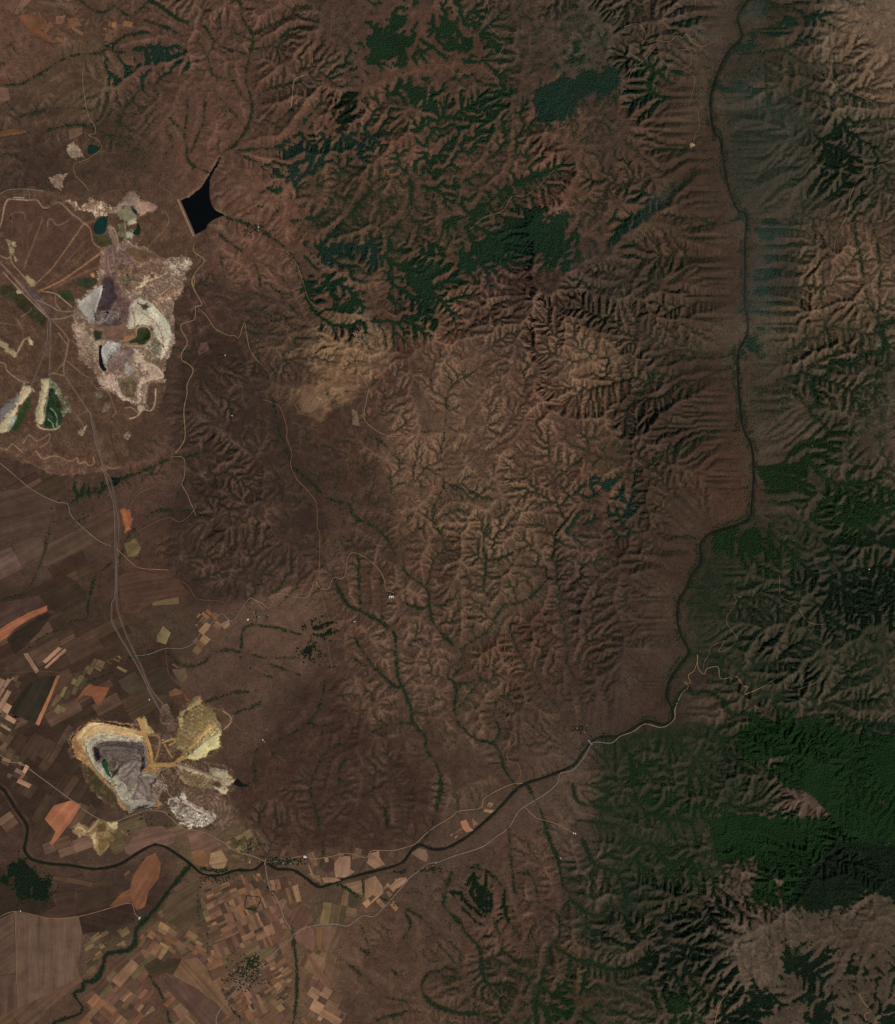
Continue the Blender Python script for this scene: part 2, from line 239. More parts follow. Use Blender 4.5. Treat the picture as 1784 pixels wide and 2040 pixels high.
FORESTS = [
 # (label, density, tone, polygons)
 ("large dark forest on the slope north of the bare ridge, cut by pale brown spurs",.965,0,[
  Z(550,0,A6,[(580,130),(640,130),(760,30),(800,90),(780,170),(880,190),(940,90),(1060,20),(1010,140),(1120,150),(1060,230),(960,270),(830,330),(800,400),(620,400),(570,430),(470,400),(500,300),(540,200)]),
  Z(550,0,A6,[(970,240),(1100,220),(1180,180),(1220,110),(1230,250),(1290,300),(1180,380),(1060,350),(980,320)])]),
 ("forked dark forest running down the gullies below the northern ridge track",.96,0,[
  Z(550,0,A6,[(690,470),(850,470),(960,530),(1100,560),(1200,590),(1140,620),(960,680),(870,760),(800,790),(880,680),(750,650),(760,570),(690,520)]),
  Z(550,0,A6,[(1380,540),(1200,580),(1170,680),(1050,750),(1000,850),(950,920),(830,950),(900,1040),(950,1080),(1000,950),(1060,870),(1130,780),(1200,700),(1290,620)]),
  Z(550,0,A6,[(1200,700),(1330,640),(1290,700),(1390,700),(1300,780),(1190,830),(1150,800)])]),
 ("smooth teal green forest with a square foot and a long arm up to the right",1.0,1,[
  [(1031,195),(1065,192),(1088,172),(1150,155),(1230,138),(1236,170),(1215,182),(1150,190),(1135,215),(1100,243),(1075,238),(1062,200)]]),
 ("broad dark forest lying just above the bare purple brown hills",.99,0,[
  Z(550,0,A6,[(1250,1370),(1420,1290),(1600,1280),(1690,1310),(1784,1450),(1760,1560),(1690,1600),(1620,1530),(1520,1560),(1330,1560),(1200,1590),(1100,1690),(1000,1720),(960,1700),(1060,1560),(1180,1450)])]),
 ("ragged forest filling the gullies beside the straight tree lined creek",.92,0,[
  Z(550,0,A6,[(740,1500),(940,1490),(1060,1530),(1030,1620),(960,1740),(900,1784),(720,1784),(720,1600)]),
  Z(350,550,A6,[(1300,0),(1784,0),(1700,60),(1590,80),(1560,260),(1440,320),(1370,300),(1400,180),(1300,130)])]),
 ("pale teal wooded ridge with a rounded lower end, left of the creek head",.97,1,[
  Z(550,0,A6,[(240,860),(330,840),(560,770),(650,790),(640,840),(560,880),(440,910),(380,930),(310,980),(240,1030),(170,1010),(220,920)])]),
 ("wavy topped teal wood above the track to the tan plateau",.9,1,[
  Z(550,0,A6,[(170,1440),(330,1420),(400,1440),(500,1480),(640,1420),(660,1470),(600,1590),(540,1610),(500,1540),(400,1560),(250,1550)])]),
 ("small crescent shaped dark wood on the open brown slope",1.0,2,[
  Z(550,0,A6,[(380,620),(430,560),(500,540),(480,620),(440,680),(460,700),(400,770),(370,770)])]),
 ("long thin dark wood strips under the pale ridge road",.95,0,[
  Z(550,0,A6,[(1000,1290),(1160,1250),(1250,1230),(1420,1120),(1450,1060),(1640,1010),(1560,1060),(1420,1100),(1330,1210),(1230,1290),(1150,1350),(1000,1340)]),
  Z(550,0,A6,[(1060,1180),(1150,1130),(1280,1130),(1400,1080),(1330,1140),(1170,1180)]),
  Z(550,0,A6,[(990,1080),(1060,1050),(1120,1110),(1170,1140),(1080,1120)])]),
 ("dark wood split by pale tracks above the tan plateau village",.85,0,[
  Z(350,550,A6,[(740,20),(980,30),(960,90),(820,110),(870,170),(1000,120),(1090,120),(1110,220),(1040,270),(900,230),(800,150)]),
  Z(550,0,A6,[(150,1650),(380,1660),(400,1700),(320,1740),(170,1720)])]),
 ("pale tapering scrub wood on the hill near the upper left farms",.93,1,[
  Z(0,0,A6,[(880,280),(1000,290),(1070,350),(900,390),(720,470),(740,440),(850,370)])]),
 ("blue green scrub spreading down the slope right of the reservoir",.6,1,[
  Z(0,0,A6,[(1784,800),(1900,800),(1860,960),(1780,1050),(1650,1140),(1690,1000),(1740,900)])]),
 ("leafy green wood in the elbow of the two eastern rivers",.85,3,[
  Z(1184,600,A6,[(960,1010),(1180,900),(1250,850),(1380,860),(1400,950),(1250,1050),(1200,1150),(1100,1170),(960,1110)])]),
 ("long green forest belt on the slopes right of the river elbow",.93,3,[
  Z(1184,600,A6,[(1230,1030),(1400,1110),(1550,1080),(1650,1150),(1784,1150),(1900,1200),(1784,1280),(1650,1350),(1480,1390),(1330,1300),(1200,1250),(1210,1120)])]),
 ("patchy green wood below the river elbow's white rapids",.72,3,[
  Z(1184,600,A6,[(720,1340),(900,1300),(1010,1330),(1100,1450),(1190,1480),(1050,1560),(800,1500),(700,1460)])]),
 ("near black forest wedge at the right edge under the small white roof",.93,2,[
  Z(1184,600,A6,[(1600,1600),(1900,1500),(1900,1900),(1500,1900),(1300,1800),(1200,1850),(1180,1700),(1280,1600),(1330,1600),(1480,1640)]),
  [(1630,1060),(1784,1040),(1850,1100),(1784,1115),(1690,1100),(1640,1085)]]),
 ("vast deep green forest covering the mountains of the lower right",1.0,4,[
  Z(1184,1440,A6,[(880,30),(1000,-40),(1400,0),(1600,60),(1784,60),(2000,60),(2000,700),(1784,720),(1600,690),(1420,700),(1340,800),(1230,900),(1170,1010),(1100,1060),(980,1060),(930,1030),(1000,900),(940,800),(700,840),(720,600),(760,540),(950,530),(1150,560),(1390,560),(1310,440),(1080,350),(1050,280),(1130,210),(900,220),(840,130)])]),
 ("near black forest on the shaded southern end of the deep green mountains",1.0,2,[  # dark tone: deep shade over this end is put into the leaf colour
  Z(1184,1440,A6,[(1420,690),(1600,680),(1784,710),(2000,690),(2000,1150),(1784,1050),(1700,1030),(1600,1000),(1500,1060),(1300,1120),(1170,1080),(1170,1010),(1230,900),(1340,800)])]),
 ("winding green wood along the valley left of the deep green forest",.85,3,[
  Z(1184,1440,A6,[(200,230),(260,260),(300,420),(400,400),(430,430),(640,430),(740,480),(850,530),(750,560),(640,540),(560,560),(400,560),(300,520),(240,420)])]),
 ("triangular green wood pointing into the brown ridge crossroads",.95,3,[
  Z(1184,1440,A6,[(400,820),(560,800),(640,820),(630,940),(500,930),(420,880)])]),
 ("curved dark wood following the valley under the grey brown ridge",.9,2,[
  Z(1184,1440,A6,[(240,1290),(330,1200),(560,1150),(700,1120),(860,1060),(760,1180),(680,1270),(800,1300),(860,1330),(680,1300),(560,1260),(400,1250)]),
  Z(1184,1440,A6,[(250,1300),(330,1310),(470,1330),(700,1370),(720,1500),(500,1500),(380,1540),(260,1430)])]),
 ("speckled dark wood with brown clearings on the bottom edge below the grey plateau",.75,2,[
  Z(1184,1440,A6,[(800,1620),(860,1560),(960,1530),(1040,1580),(1080,1650),(980,1720),(940,1900),(790,1900)]),
  Z(1184,1440,A6,[(760,1420),(870,1440),(860,1500),(780,1560),(720,1640),(700,1600)])]),
 ("tall near black forest reaching down to the bottom edge beside the grey plateau",.95,2,[
  Z(1184,1440,A6,[(1100,1360),(1250,1340),(1390,1390),(1400,1500),(1340,1560),(1400,1640),(1440,1784),(1440,1900),(1220,1900),(1230,1560),(1090,1480)])]),
 ("dark forest band at the right edge of the southern plateau",.93,2,[
  Z(1184,1440,A6,[(1500,1440),(1600,1400),(1784,1420),(2000,1440),(2000,1540),(1784,1510),(1700,1500),(1550,1540)]),
  Z(1184,1440,A6,[(1580,1600),(1650,1680),(1784,1640),(2000,1700),(2000,1900),(1700,1900),(1640,1720)])]),
 ("mottled green wood on the bottom edge left of the pale ridge track",.65,3,[
  Z(1184,1440,A6,[(400,1600),(580,1560),(560,1700),(640,1680),(560,1900),(390,1900)]),
  Z(750,1540,A5,[(1240,1580),(1400,1480),(1440,1640),(1500,1784),(1250,1784)])]),
 ("black forest draped over the ridge end right of the river",.95,2,[
  Z(1100,0,AE,[(1400,780),(1500,650),(1560,760),(1600,900),(1560,990),(1400,1000),(1300,960),(1370,900)])]),
 ("pale teal wood on the river bank at the top edge",.95,1,[
  Z(1100,0,AE,[(990,60),(1040,-20),(1140,-20),(1060,70),(980,110)])]),
 ("narrow teal wood along the side valley right of the river bend",.85,1,[
  Z(1100,0,AE,[(960,280),(1080,280),(1100,200),(1180,180),(1290,120),(1360,80),(1350,60),(1250,90),(1220,110),(1100,150),(980,210),(930,270)])]),
 ("misty grey green wood streak left of the river below the winding road",.9,1,[
  Z(1100,0,AE,[(640,170),(700,130),(740,160),(880,165),(960,190),(900,205),(760,200),(690,180)])]),
 ("round dark wood left of the pale zigzag road",.97,1,[
  Z(1100,0,AE,[(60,300),(130,260),(250,270),(210,320),(100,340),(60,340)])]),
 ("finger shaped woods hanging from the ridge by the zigzag road",.55,0,[
  Z(1100,0,AE,[(350,480),(450,400),(470,370),(700,360),(640,430),(560,510),(430,520)])]),
 ("tear shaped blue green wood in a hollow of the reddish hills",.93,1,[
  Z(1100,0,AE,[(310,1260),(340,1190),(420,1100),(470,1060),(430,1150),(420,1200),(390,1280)])]),
 ("blue green wood strip on the right bank of the gorge",.55,1,[
  Z(1100,0,AE,[(1020,1400),(1120,1360),(1200,1400),(1150,1500),(1060,1560),(1080,1700),(1020,1784),(1010,1550)]),
  Z(1184,600,A6,[(905,0),(960,0),(980,200),(960,330),(880,400),(855,320),(910,210)])]),
 ("pale wooded hollow on the right bank near the upper river bend",.7,1,[
  Z(1100,0,AE,[(850,450),(960,430),(1060,500),(1080,540),(1000,500),(900,480)]),
  Z(1100,0,AE,[(1020,1190),(1130,1130),(1200,1150),(1130,1220),(1180,1270),(1100,1260)])]),
 ("twin teal woods forming an arrow in the reddish brown hills",.97,1,[
  Z(900,550,A6,[(840,1215),(930,1205),(1000,1255),(1100,1285),(1060,1310),(1000,1310),(900,1370),(870,1360),(950,1300),(990,1260),(900,1260)])]),
 ("thin teal wood under the arrow shaped woods",.9,1,[
  Z(900,550,A6,[(750,1470),(830,1420),(1010,1400),(1090,1350),(1080,1400),(1010,1430),(1000,1490),(980,1490),(1000,1430),(850,1440)])]),
 ("small round dark wood on the slope above the southern plain",.75,2,[
  Z(750,1540,A5,[(600,830),(700,740),(780,800),(830,900),(840,970),(790,1000),(730,1000),(670,970),(650,900)])]),
 ("rhombus shaped planted wood with dark edges by the straight track",.8,2,[
  Z(500,1100,A6,[(310,460),(350,420),(400,400),(460,430),(470,480),(420,520),(400,480),(350,460)]),
  Z(500,1100,A6,[(300,570),(370,530),(420,530),(425,600),(400,610),(380,580),(400,650),(350,640)])]),
 ("greenish grey wood on the plain by the old river meander",.85,0,[
  Z(0,1440,A6,[(700,590),(760,580),(900,560),(1010,590),(960,600),(900,595),(800,620),(780,680),(760,700),(740,650)])]),
 ("reed bed and willows in the old river meander at the left edge",.9,2,[
  Z(0,1440,A6,[(0,780),(90,740),(140,770),(230,830),(290,900),(340,1020),(330,1080),(260,1110),(160,1090),(90,1040),(30,960),(0,1000)])]),
 ("small dark grove with farm roofs beside the western farm road",.9,0,[
  Z(0,900,A6,[(400,250),(460,240),(480,220),(620,190),(600,220),(500,260),(420,310),(480,340),(470,400),(420,380),(400,330),(340,380),(335,320)])]),
]
# thin scrub: (polygon, density)
SCRUB = [
 ([(1540,660),(1784,600),(1784,1450),(1500,1420),(1400,1150),(1520,1040),(1520,940),(1600,860),(1560,760)],.24),
 ([(1400,1060),(1500,1040),(1784,1000),(1784,1440),(1560,1430),(1450,1400),(1370,1300),(1370,1180)],.34),
 ([(1190,1470),(1340,1430),(1500,1440),(1560,1560),(1500,1700),(1400,1800),(1250,1850),(1200,1740),(1180,1600)],.42),
 ([(1500,1420),(1800,1430),(1800,1600),(1560,1560)],.45),
 ([(830,1900),(1100,1880),(1300,1880),(1420,1960),(1400,2060),(1000,2060),(900,2000)],.24),
 ([(1100,1700),(1250,1700),(1450,1760),(1450,1950),(1150,1950)],.24),
 ([(560,0),(740,0),(700,140),(660,200),(560,300),(500,250)],.13),
 ([(600,280),(800,300),(960,330),(1100,350),(1050,430),(960,540),(700,560),(600,470)],.27),
 ([(700,180),(1000,150),(1120,200),(1050,350),(900,320),(760,260)],.27),
 ([(900,0),(1300,0),(1250,150),(1000,170)],.22),
 ([(1100,60),(1400,60),(1430,260),(1450,420),(1480,560),(1300,520),(1150,480),(1100,300)],.17),
 ([(1430,120),(1700,120),(1784,260),(1784,420),(1600,440),(1450,420)],.20),
 ([(1480,400),(1660,430),(1640,560),(1640,720),(1560,880),(1500,900),(1480,560)],.17),
 ([(1030,460),(1480,430),(1480,900),(1300,1000),(1150,900),(1180,700),(1080,560)],.14),
 ([(170,160),(330,140),(300,330),(230,330),(180,250)],.15),
 ([(850,950),(1150,950),(1490,900),(1490,1040),(1390,1100),(1360,1300),(1100,1180),(950,1200),(860,1100)],.11),
 ([(880,1180),(1000,1100),(1350,1200),(1340,1400),(1180,1460),(1000,1500),(900,1400)],.09),
 ([(640,560),(860,600),(800,720),(640,700),(480,800),(480,600)],.10),
 ([(500,820),(700,900),(900,900),(860,1100),(700,1200),(640,1000)],.07),
 ([(800,1730),(1100,1700),(1200,1800),(1150,1900),(900,1930)],.08),
 ([(1500,0),(1640,0),(1640,120),(1500,130)],.13),
]
CLEARINGS = [ # brown openings without trees
 Z(1184,1440,A6,[(700,130),(740,150),(790,250),(870,320),(830,340),(760,290),(690,250),(720,200)]),
 Z(1184,1440,A6,[(930,330),(1080,320),(1110,370),(1240,400),(1330,470),(1390,540),(1260,550),(1100,500),(1040,430),(960,380)]),
 Z(1184,1440,A6,[(1690,470),(1720,455),(1730,480),(1700,500)]),
 Z(1184,1440,A6,[(620,560),(650,590),(700,690),(720,800),(860,870),(920,880),(930,800),(950,880),(910,960),(940,1030),(800,1010),(640,960),(640,800),(680,750),(690,690),(640,620)]),
 Z(1184,1440,A6,[(1060,870),(1110,920),(1120,1040),(1080,1020),(1090,950)]),
 Z(1184,1440,A6,[(640,1330),(760,1260),(900,1290),(1050,1320),(1110,1450),(1060,1590),(940,1520),(870,1490),(880,1440),(740,1410)]),
 [(1580,1180),(1610,1170),(1625,1200),(1640,1215),(1620,1230),(1640,1260),(1600,1240),(1580,1220)],
 Z(1000,1100,A6,[(1480,420),(1530,400),(1545,360),(1570,410),(1610,440),(1540,470)]),
]
# ------------------------------------------------------------------ opencast mines, traced; (part, thing, shape, points, width, colour, height, ramp, mottle, options)
def MS(*p): return Z(100, 1350, A4, p)
def N1(*p): return Z(0, 300, A4, p)
def N2(*p): return Z(0, 600, A4, p)
S_OUT = MS((190,540),(240,470),(300,420),(350,365),(480,375),(600,395),(745,425),(780,365),(845,345),(890,440),(950,520),(975,440),(965,370),(1000,260),(1040,255),(1085,330),(1130,350),(1140,290),(1280,185),(1330,160),(1355,200),(1345,240),(1400,250),(1460,285),(1560,295),(1615,360),(1600,410),(1540,470),(1505,560),(1520,620),(1480,680),(1400,710),(1350,740),(1560,780),(1600,820),(1650,910),(1640,950),(1580,1040),(1590,1150),(1625,1240),(1600,1310),(1480,1330),(1230,1350),(1140,1290),(1080,1210),(1000,1170),(830,1175),(790,1205),(720,1230),(610,1170),(500,1090),(390,1000),(325,880),(285,790),(215,740),(195,640))
_c = (sum(p[0] for p in S_OUT)/len(S_OUT), sum(p[1] for p in S_OUT)/len(S_OUT)); S_OUT = [(_c[0] + (x - _c[0])*1.035, _c[1] + (y - _c[1])*1.035) for x, y in S_OUT]
N_OUT = [(-90,395),(0,385),(60,372),(130,385),(180,390),(230,378),(262,372),(300,398),(335,395),(357,398),(370,440),(386,470),(398,500),(385,540),(365,580),(345,605),(348,680),(328,740),(332,770),(312,830),(285,835),(252,880),(258,905),(248,930),(200,940),(120,950),(60,925),(0,910),(-90,900)]
Q_OUT = MS((195,1320),(250,1265),(345,1335),(380,1290),(430,1250),(500,1285),(600,1275),(615,1330),(725,1418),(705,1435),(600,1350),(595,1375),(560,1390),(585,1440),(500,1540),(430,1590),(385,1520),(350,1430),(290,1410),(265,1450),(205,1370))
S_LAY = [
 ('apron','ground',  'P',S_OUT,0,(72,54,40),0,8,.7,{'alt':(112,90,68)}),
 ('rim_bench','pit','P',MS((190,540),(250,450),(350,368),(600,398),(745,428),(735,465),(830,510),(870,560),(900,760),(980,800),(990,830),(960,900),(955,1080),(985,1120),(960,1160),(830,1170),(790,1200),(720,1225),(620,1140),(560,1000),(470,930),(380,830),(300,770),(230,730),(200,640)),0,(142,100,64),-.10,5,.45,{'alt':(184,158,112)}),
 ('yellow_bench','pit','P',MS((255,500),(300,440),(350,395),(480,390),(600,425),(735,455),(825,520),(840,560),(700,545),(480,525),(400,565),(345,620),(320,680),(295,640),(270,590),(235,560)),0,(190,162,114),-.28,6,.55,{'alt':(168,116,70)}),
 ('pale_terrace','pit','P',MS((300,600),(350,530),(450,485),(620,515),(830,545),(850,600),(870,770),(830,830),(960,860),(950,920),(905,1080),(960,1120),(900,1160),(800,1185),(720,1190),(640,1120),(600,1060),(560,960),(500,920),(420,820),(340,720),(310,650)),0,(162,152,126),-.55,10,.3,{'alt':(112,100,78),'ter':.12}),
 ('pit_floor','pit','P',MS((450,555),(700,560),(830,570),(850,700),(865,780),(830,830),(790,810),(640,800),(560,850),(500,830),(440,760),(380,700),(370,640),(410,590)),0,(98,84,75),-1.0,12,.25,{'alt':(125,115,105),'ter':.14}),
 ('coal_bench','pit','P',MS((440,552),(640,555),(790,585),(815,650),(640,612),(500,610),(400,600)),0,(80,68,62),-1.0,5,.35,{'ter':.08}),
 ('coal_bench','pit','P',MS((480,640),(620,640),(760,670),(830,700),(840,760),(760,720),(600,700)),0,(108,93,82),-1.05,5,.35,{'ter':.08}),
 ('coal_face','pit','P',MS((385,608),(432,630),(455,718),(430,745),(390,700)),0,(24,22,26),-1.18,6,.5,{'alt':(60,56,58)}),
 ('broken_ground','pit','P',MS((550,700),(620,720),(610,850),(545,900),(515,830),(520,750)),0,(78,64,54),-1.02,6,.8,{'alt':(130,112,96)}),
 ('waste_lobe','pit','P',MS((640,780),(720,725),(800,720),(835,800),(800,880),(740,960),(690,960),(620,900),(600,850)),0,(120,104,92),-.74,4,.12,{'arc':(560,640,20,.035),'z4':MS}),
 ('waste_lobe','pit','P',MS((740,800),(830,810),(780,900),(755,1000),(690,1005),(690,900),(715,850)),0,(128,112,98),-.54,4,.12,{'arc':(840,760,22,.03),'z4':MS}),
 ('waste_lobe','pit','P',MS((800,870),(950,885),(960,840),(990,800),(1000,815),(945,930),(910,1000),(915,1100),(880,1112),(830,1062),(740,1112),(718,1060),(770,960)),0,(122,106,94),-.36,5,.12,{'arc':(1000,840,26,.03),'z4':MS}),
 ('chalky_lobe','pit','P',MS((545,940),(600,915),(640,938),(620,972),(560,975)),0,(162,152,126),-.72,4,.3,{}),
 ('chalky_lobe','pit','P',MS((615,1000),(650,975),(690,1000),(695,1050),(660,1080),(620,1060)),0,(160,150,125),-.62,5,.25,{}),
 ('chalky_lobe','pit','P',MS((600,1060),(640,1080),(700,1100),(740,1115),(830,1065),(880,1115),(910,1130),(820,1175),(720,1190),(650,1125)),0,(140,130,112),-.6,6,.3,{}),
 ('grassed_flank','pit','P',MS((300,800),(340,790),(420,880),(520,985),(590,1080),(605,1160),(500,1085),(395,1000),(380,950)),0,(62,54,32),-.06,6,.6,{'alt':(100,84,50)}),
 ('yellow_bench','pit','P',MS((780,365),(842,348),(925,490),(880,505),(810,490)),0,(170,143,94),.06,3,.6,{'alt':(95,75,48)}),
 ('plant_yard','yard','P',MS((980,340),(1000,265),(1040,260),(1085,335),(1125,400),(1110,500),(1050,560),(1000,560),(985,480),(970,380)),0,(76,57,48),.02,3,.5,{'alt':(120,96,78)}),
 ('bench_track','pit','L',MS((395,605),(480,562),(700,562),(820,578),(842,700),(858,790)),1.5,(150,134,112),None,2,.25,{}),
 ('bench_track','pit','L',MS((420,625),(500,604),(640,608),(790,640),(822,720)),1.6,(62,52,48),None,2,.25,{}),
 ('bench_track','pit','L',MS((470,655),(600,650),(740,690),(805,745)),1.5,(70,60,55),None,2,.25,{}),
 ('bench_track','pit','L',MS((640,800),(650,745),(720,725),(800,745),(835,800)),1.5,(74,63,56),None,2,.25,{}),
 ('bench_track','pit','L',MS((690,905),(700,842),(760,792),(832,808)),1.5,(78,66,58),None,2,.25,{}),
 ('bench_track','pit','L',MS((790,880),(840,960),(860,1030),(882,1095)),1.7,(80,66,58),None,2,.25,{}),
 ('bench_track','pit','L',MS((690,1005),(745,1002),(775,950),(795,885)),1.5,(78,66,58),None,2,.25,{}),
 ('bench_track','pit','L',MS((718,1062),(760,1085),(830,1075),(905,1110)),1.5,(80,68,60),None,2,.25,{}),
 ('bench_track','pit','L',MS((600,860),(630,905),(690,960)),1.4,(76,64,56),None,2,.25,{}),
 ('bench_track','pit','L',MS((800,870),(850,850),(930,870),(960,830),(990,805)),1.5,(86,74,64),None,2,.25,{}),
 ('bench_track','pit','L',MS((330,560),(400,520),(480,500),(640,520),(820,550)),1.6,(196,180,140),None,2,.25,{}),
 ('bench_track','pit','L',MS((345,640),(380,760),(460,860),(540,950)),1.6,(184,170,134),None,2,.25,{}),
 ('bench_track','pit','L',MS((320,620),(350,720),(430,840),(520,930)),1.4,(110,96,72),None,2,.25,{}),
 ('bench_track','pit','L',MS((300,520),(380,440),(480,420),(620,450),(800,510)),1.4,(140,108,66),None,2,.25,{}),
 ('bench_track','pit','L',MS((270,540),(330,440),(400,405),(560,415),(720,450)),1.4,(214,186,124),None,2,.25,{}),
 ('haul_road','pit','L',MS((520,400),(640,420),(740,470),(860,520),(880,640),(905,760)),5,(160,125,78),None,2,.25,{}),
 ('haul_road','pit','L',MS((790,365),(850,520),(890,640),(905,760)),7,(165,128,76),None,2,.25,{}),
 ('haul_road','pit','L',MS((880,515),(960,520),(975,600),(935,740),(910,760)),3.2,(140,102,65),None,2,.2,{}),
 ('haul_road','pit','L',MS((890,770),(980,775),(1100,770),(1160,720),(1230,700)),8,(162,126,76),.03,3,.3,{}),
 ('haul_road','pit','L',MS((1020,600),(1050,650),(1085,710)),3.5,(150,112,66),None,2,.2,{}),
 ('haul_road','pit','L',MS((1100,785),(1140,860),(1155,1000),(1140,1070)),2.2,(118,92,68),None,2,.2,{}),
 ('haul_road','pit','L',MS((985,830),(1040,800),(1100,790)),2.4,(140,108,70),None,2,.2,{}),
 ('haul_road','pit','L',MS((985,840),(1020,930),(1060,1040),(1130,1080)),2.0,(135,108,82),None,2,.2,{}),
 ('haul_road','pit','L',MS((350,790),(430,850),(530,950),(600,1060),(680,1150),(720,1190)),2.0,(130,110,80),None,2,.2,{}),
 ('haul_road','pit','L',MS((1000,580),(1060,555),(1110,545),(1110,570),(1060,600)),3,(160,130,80),None,2,.4,{}),
 ('yard_road','yard','L',MS((1000,330),(1050,325),(1090,360),(1080,400),(1010,410),(985,380),(1000,330)),2.2,(112,88,68),None,2,.2,{}),
 ('yard_road','yard','L',MS((1080,400),(1130,420),(1090,470),(1040,440)),2,(105,80,62),None,2,.2,{}),
 # north-east heap
 ('ring_bank','heapA','P',MS((1450,290),(1560,297),(1612,370),(1550,455),(1510,440),(1500,380)),0,(84,63,45),.06,5,.2,{}),
 ('ring_bank','heapA','L',MS((1540,300),(1590,330),(1610,370),(1590,420),(1545,460)),2.6,(146,116,82),.1,3,.2,{}),
 ('olive_flank','heapA','P',MS((1140,460),(1155,400),(1240,290),(1340,245),(1440,265),(1500,390),(1530,470),(1500,520),(1510,610),(1420,660),(1340,720),(1260,730),(1180,690),(1130,620),(1120,540)),0,(132,110,74),.38,16,.45,{'arc':(1130,690,17,.05),'z4':MS,'alt':(98,78,50)}),
 ('olive_flank','heapA','P',MS((1250,450),(1330,330),(1420,320),(1450,380),(1400,420),(1330,460),(1260,530)),0,(128,109,70),.5,8,.5,{'arc':(1130,690,12,.04),'z4':MS,'alt':(128,108,62)}),
 ('ochre_flank','heapA','P',MS((1210,640),(1330,500),(1420,400),(1490,430),(1390,500),(1280,620)),0,(172,144,92),.55,7,.5,{'alt':(175,130,85)}),
 ('yellow_top','heapA','P',MS((1180,705),(1260,640),(1390,520),(1470,440),(1535,472),(1505,530),(1510,610),(1420,655),(1340,728),(1260,728)),0,(204,178,128),.62,6,.25,{'alt':(180,145,85)}),
 ('haul_road','heapA','L',MS((1110,760),(1200,705),(1280,640),(1400,550),(1490,490)),1.7,(120,96,66),None,2,.1,{}),
 ('spur','heapA','P',MS((1140,310),(1200,265),(1285,180),(1330,162),(1352,205),(1330,240),(1240,285),(1185,340),(1160,355)),0,(146,124,84),.22,5,.6,{'alt':(104,82,54)}),
 ('spur','heapA','P',MS((1140,350),(1190,340),(1180,420),(1150,470),(1135,440)),0,(170,148,100),.2,5,.5,{'alt':(104,82,54)}),
 # east heap
 ('mottled_flank','heapB','P',MS((1130,800),(1200,800),(1300,840),(1440,890),(1470,960),(1440,1000),(1330,1000),(1200,950),(1150,890)),0,(110,88,62),.12,8,.7,{'arc':(1230,780,12,.03),'z4':MS,'alt':(150,125,90)}),
 ('grey_top','heapB','P',MS((1120,770),(1150,755),(1230,785),(1400,845),(1430,800),(1490,795),(1560,810),(1600,865),(1648,912),(1620,950),(1560,965),(1500,935),(1440,900),(1300,855),(1150,810)),0,(168,150,118),.32,7,.35,{'alt':(120,100,72)}),
 ('grey_top','heapB','L',MS((1130,770),(1260,810),(1400,860),(1520,910)),6,(140,118,92),.36,3,.15,{}),
 ('pale_tip','heapB','P',MS((1450,955),(1560,975),(1592,990),(1572,1042),(1500,1010),(1435,980)),0,(176,158,126),.2,5,.35,{}),
 ('wet_hollow','heapB','P',MS((1435,995),(1500,1035),(1475,1052),(1440,1030)),0,(30,46,26),-.02,3,.3,{}),
 # south heaps
 ('mottled_bank','heapC','P',MS((1150,950),(1440,995),(1560,1060),(1585,1150),(1620,1240),(1595,1312),(1480,1325),(1430,1190),(1250,1110),(1160,1030)),0,(92,71,55),.16,14,.55,{'arc':(1380,1150,16,.03),'z4':MS,'alt':(124,100,82)}),
 ('pale_ridge','heapC','P',MS((1040,1100),(1080,1058),(1140,1080),(1180,1100),(1330,1160),(1430,1190),(1475,1240),(1445,1300),(1340,1320),(1230,1345),(1150,1300),(1120,1220),(1060,1150)),0,(112,90,74),.28,9,1.,{'alt':(204,182,160),'arc':(1200,1130,14,.03),'z4':MS}),
 ('pale_ridge','heapC','L',MS((1050,1120),(1060,1080),(1100,1075),(1140,1120),(1120,1160),(1070,1150)),3,(176,156,132),.3,3,.6,{}),
 ('pale_ridge','heapC','L',MS((1200,1100),(1300,1160),(1400,1210),(1440,1260)),8,(180,158,138),.34,4,.8,{'alt':(110,88,70)}),
 ('chalk_cone','heapC','P',MS((1155,1045),(1195,1015),(1218,1090),(1190,1108),(1160,1075)),0,(186,172,148),.24,5,.2,{}),
 ('speckled_bank','heapC','P',MS((880,960),(940,880),(985,870),(1045,980),(1030,1020),(985,1040),(960,1110),(900,1060)),0,(92,74,60),.05,5,.9,{'alt':(158,138,118)}),
]
Q_LAY = [
 ('sand_floor','quarry','P',Q_OUT,0,(142,117,80),.05,4,.8,{'alt':(100,76,50)}),
 ('sand_floor','quarry','P',MS((360,1400),(400,1380),(420,1440),(400,1530),(370,1480)),0,(178,154,110),.06,3,.3,{}),
 ('grassy_island','quarry','P',MS((440,1290),(500,1300),(490,1370),(430,1385),(410,1340)),0,(88,68,42),.05,4,.4,{}),
 ('grassy_island','quarry','P',MS((430,1420),(520,1410),(560,1440),(500,1520),(440,1560),(410,1500)),0,(112,90,52),.03,4,.6,{'alt':(78,66,36)}),
 ('sand_floor','quarry','P',MS((510,1290),(600,1280),(612,1330),(560,1350),(520,1320)),0,(182,160,116),.06,3,.35,{}),
 ('sand_floor','quarry','L',MS((600,1330),(650,1380),(715,1425)),2.6,(150,125,80),None,2,.2,{}),
 ('sand_floor','quarry','L',MS((210,1350),(270,1330),(330,1370),(380,1330),(430,1270)),4,(168,142,98),None,3,.3,{}),
]
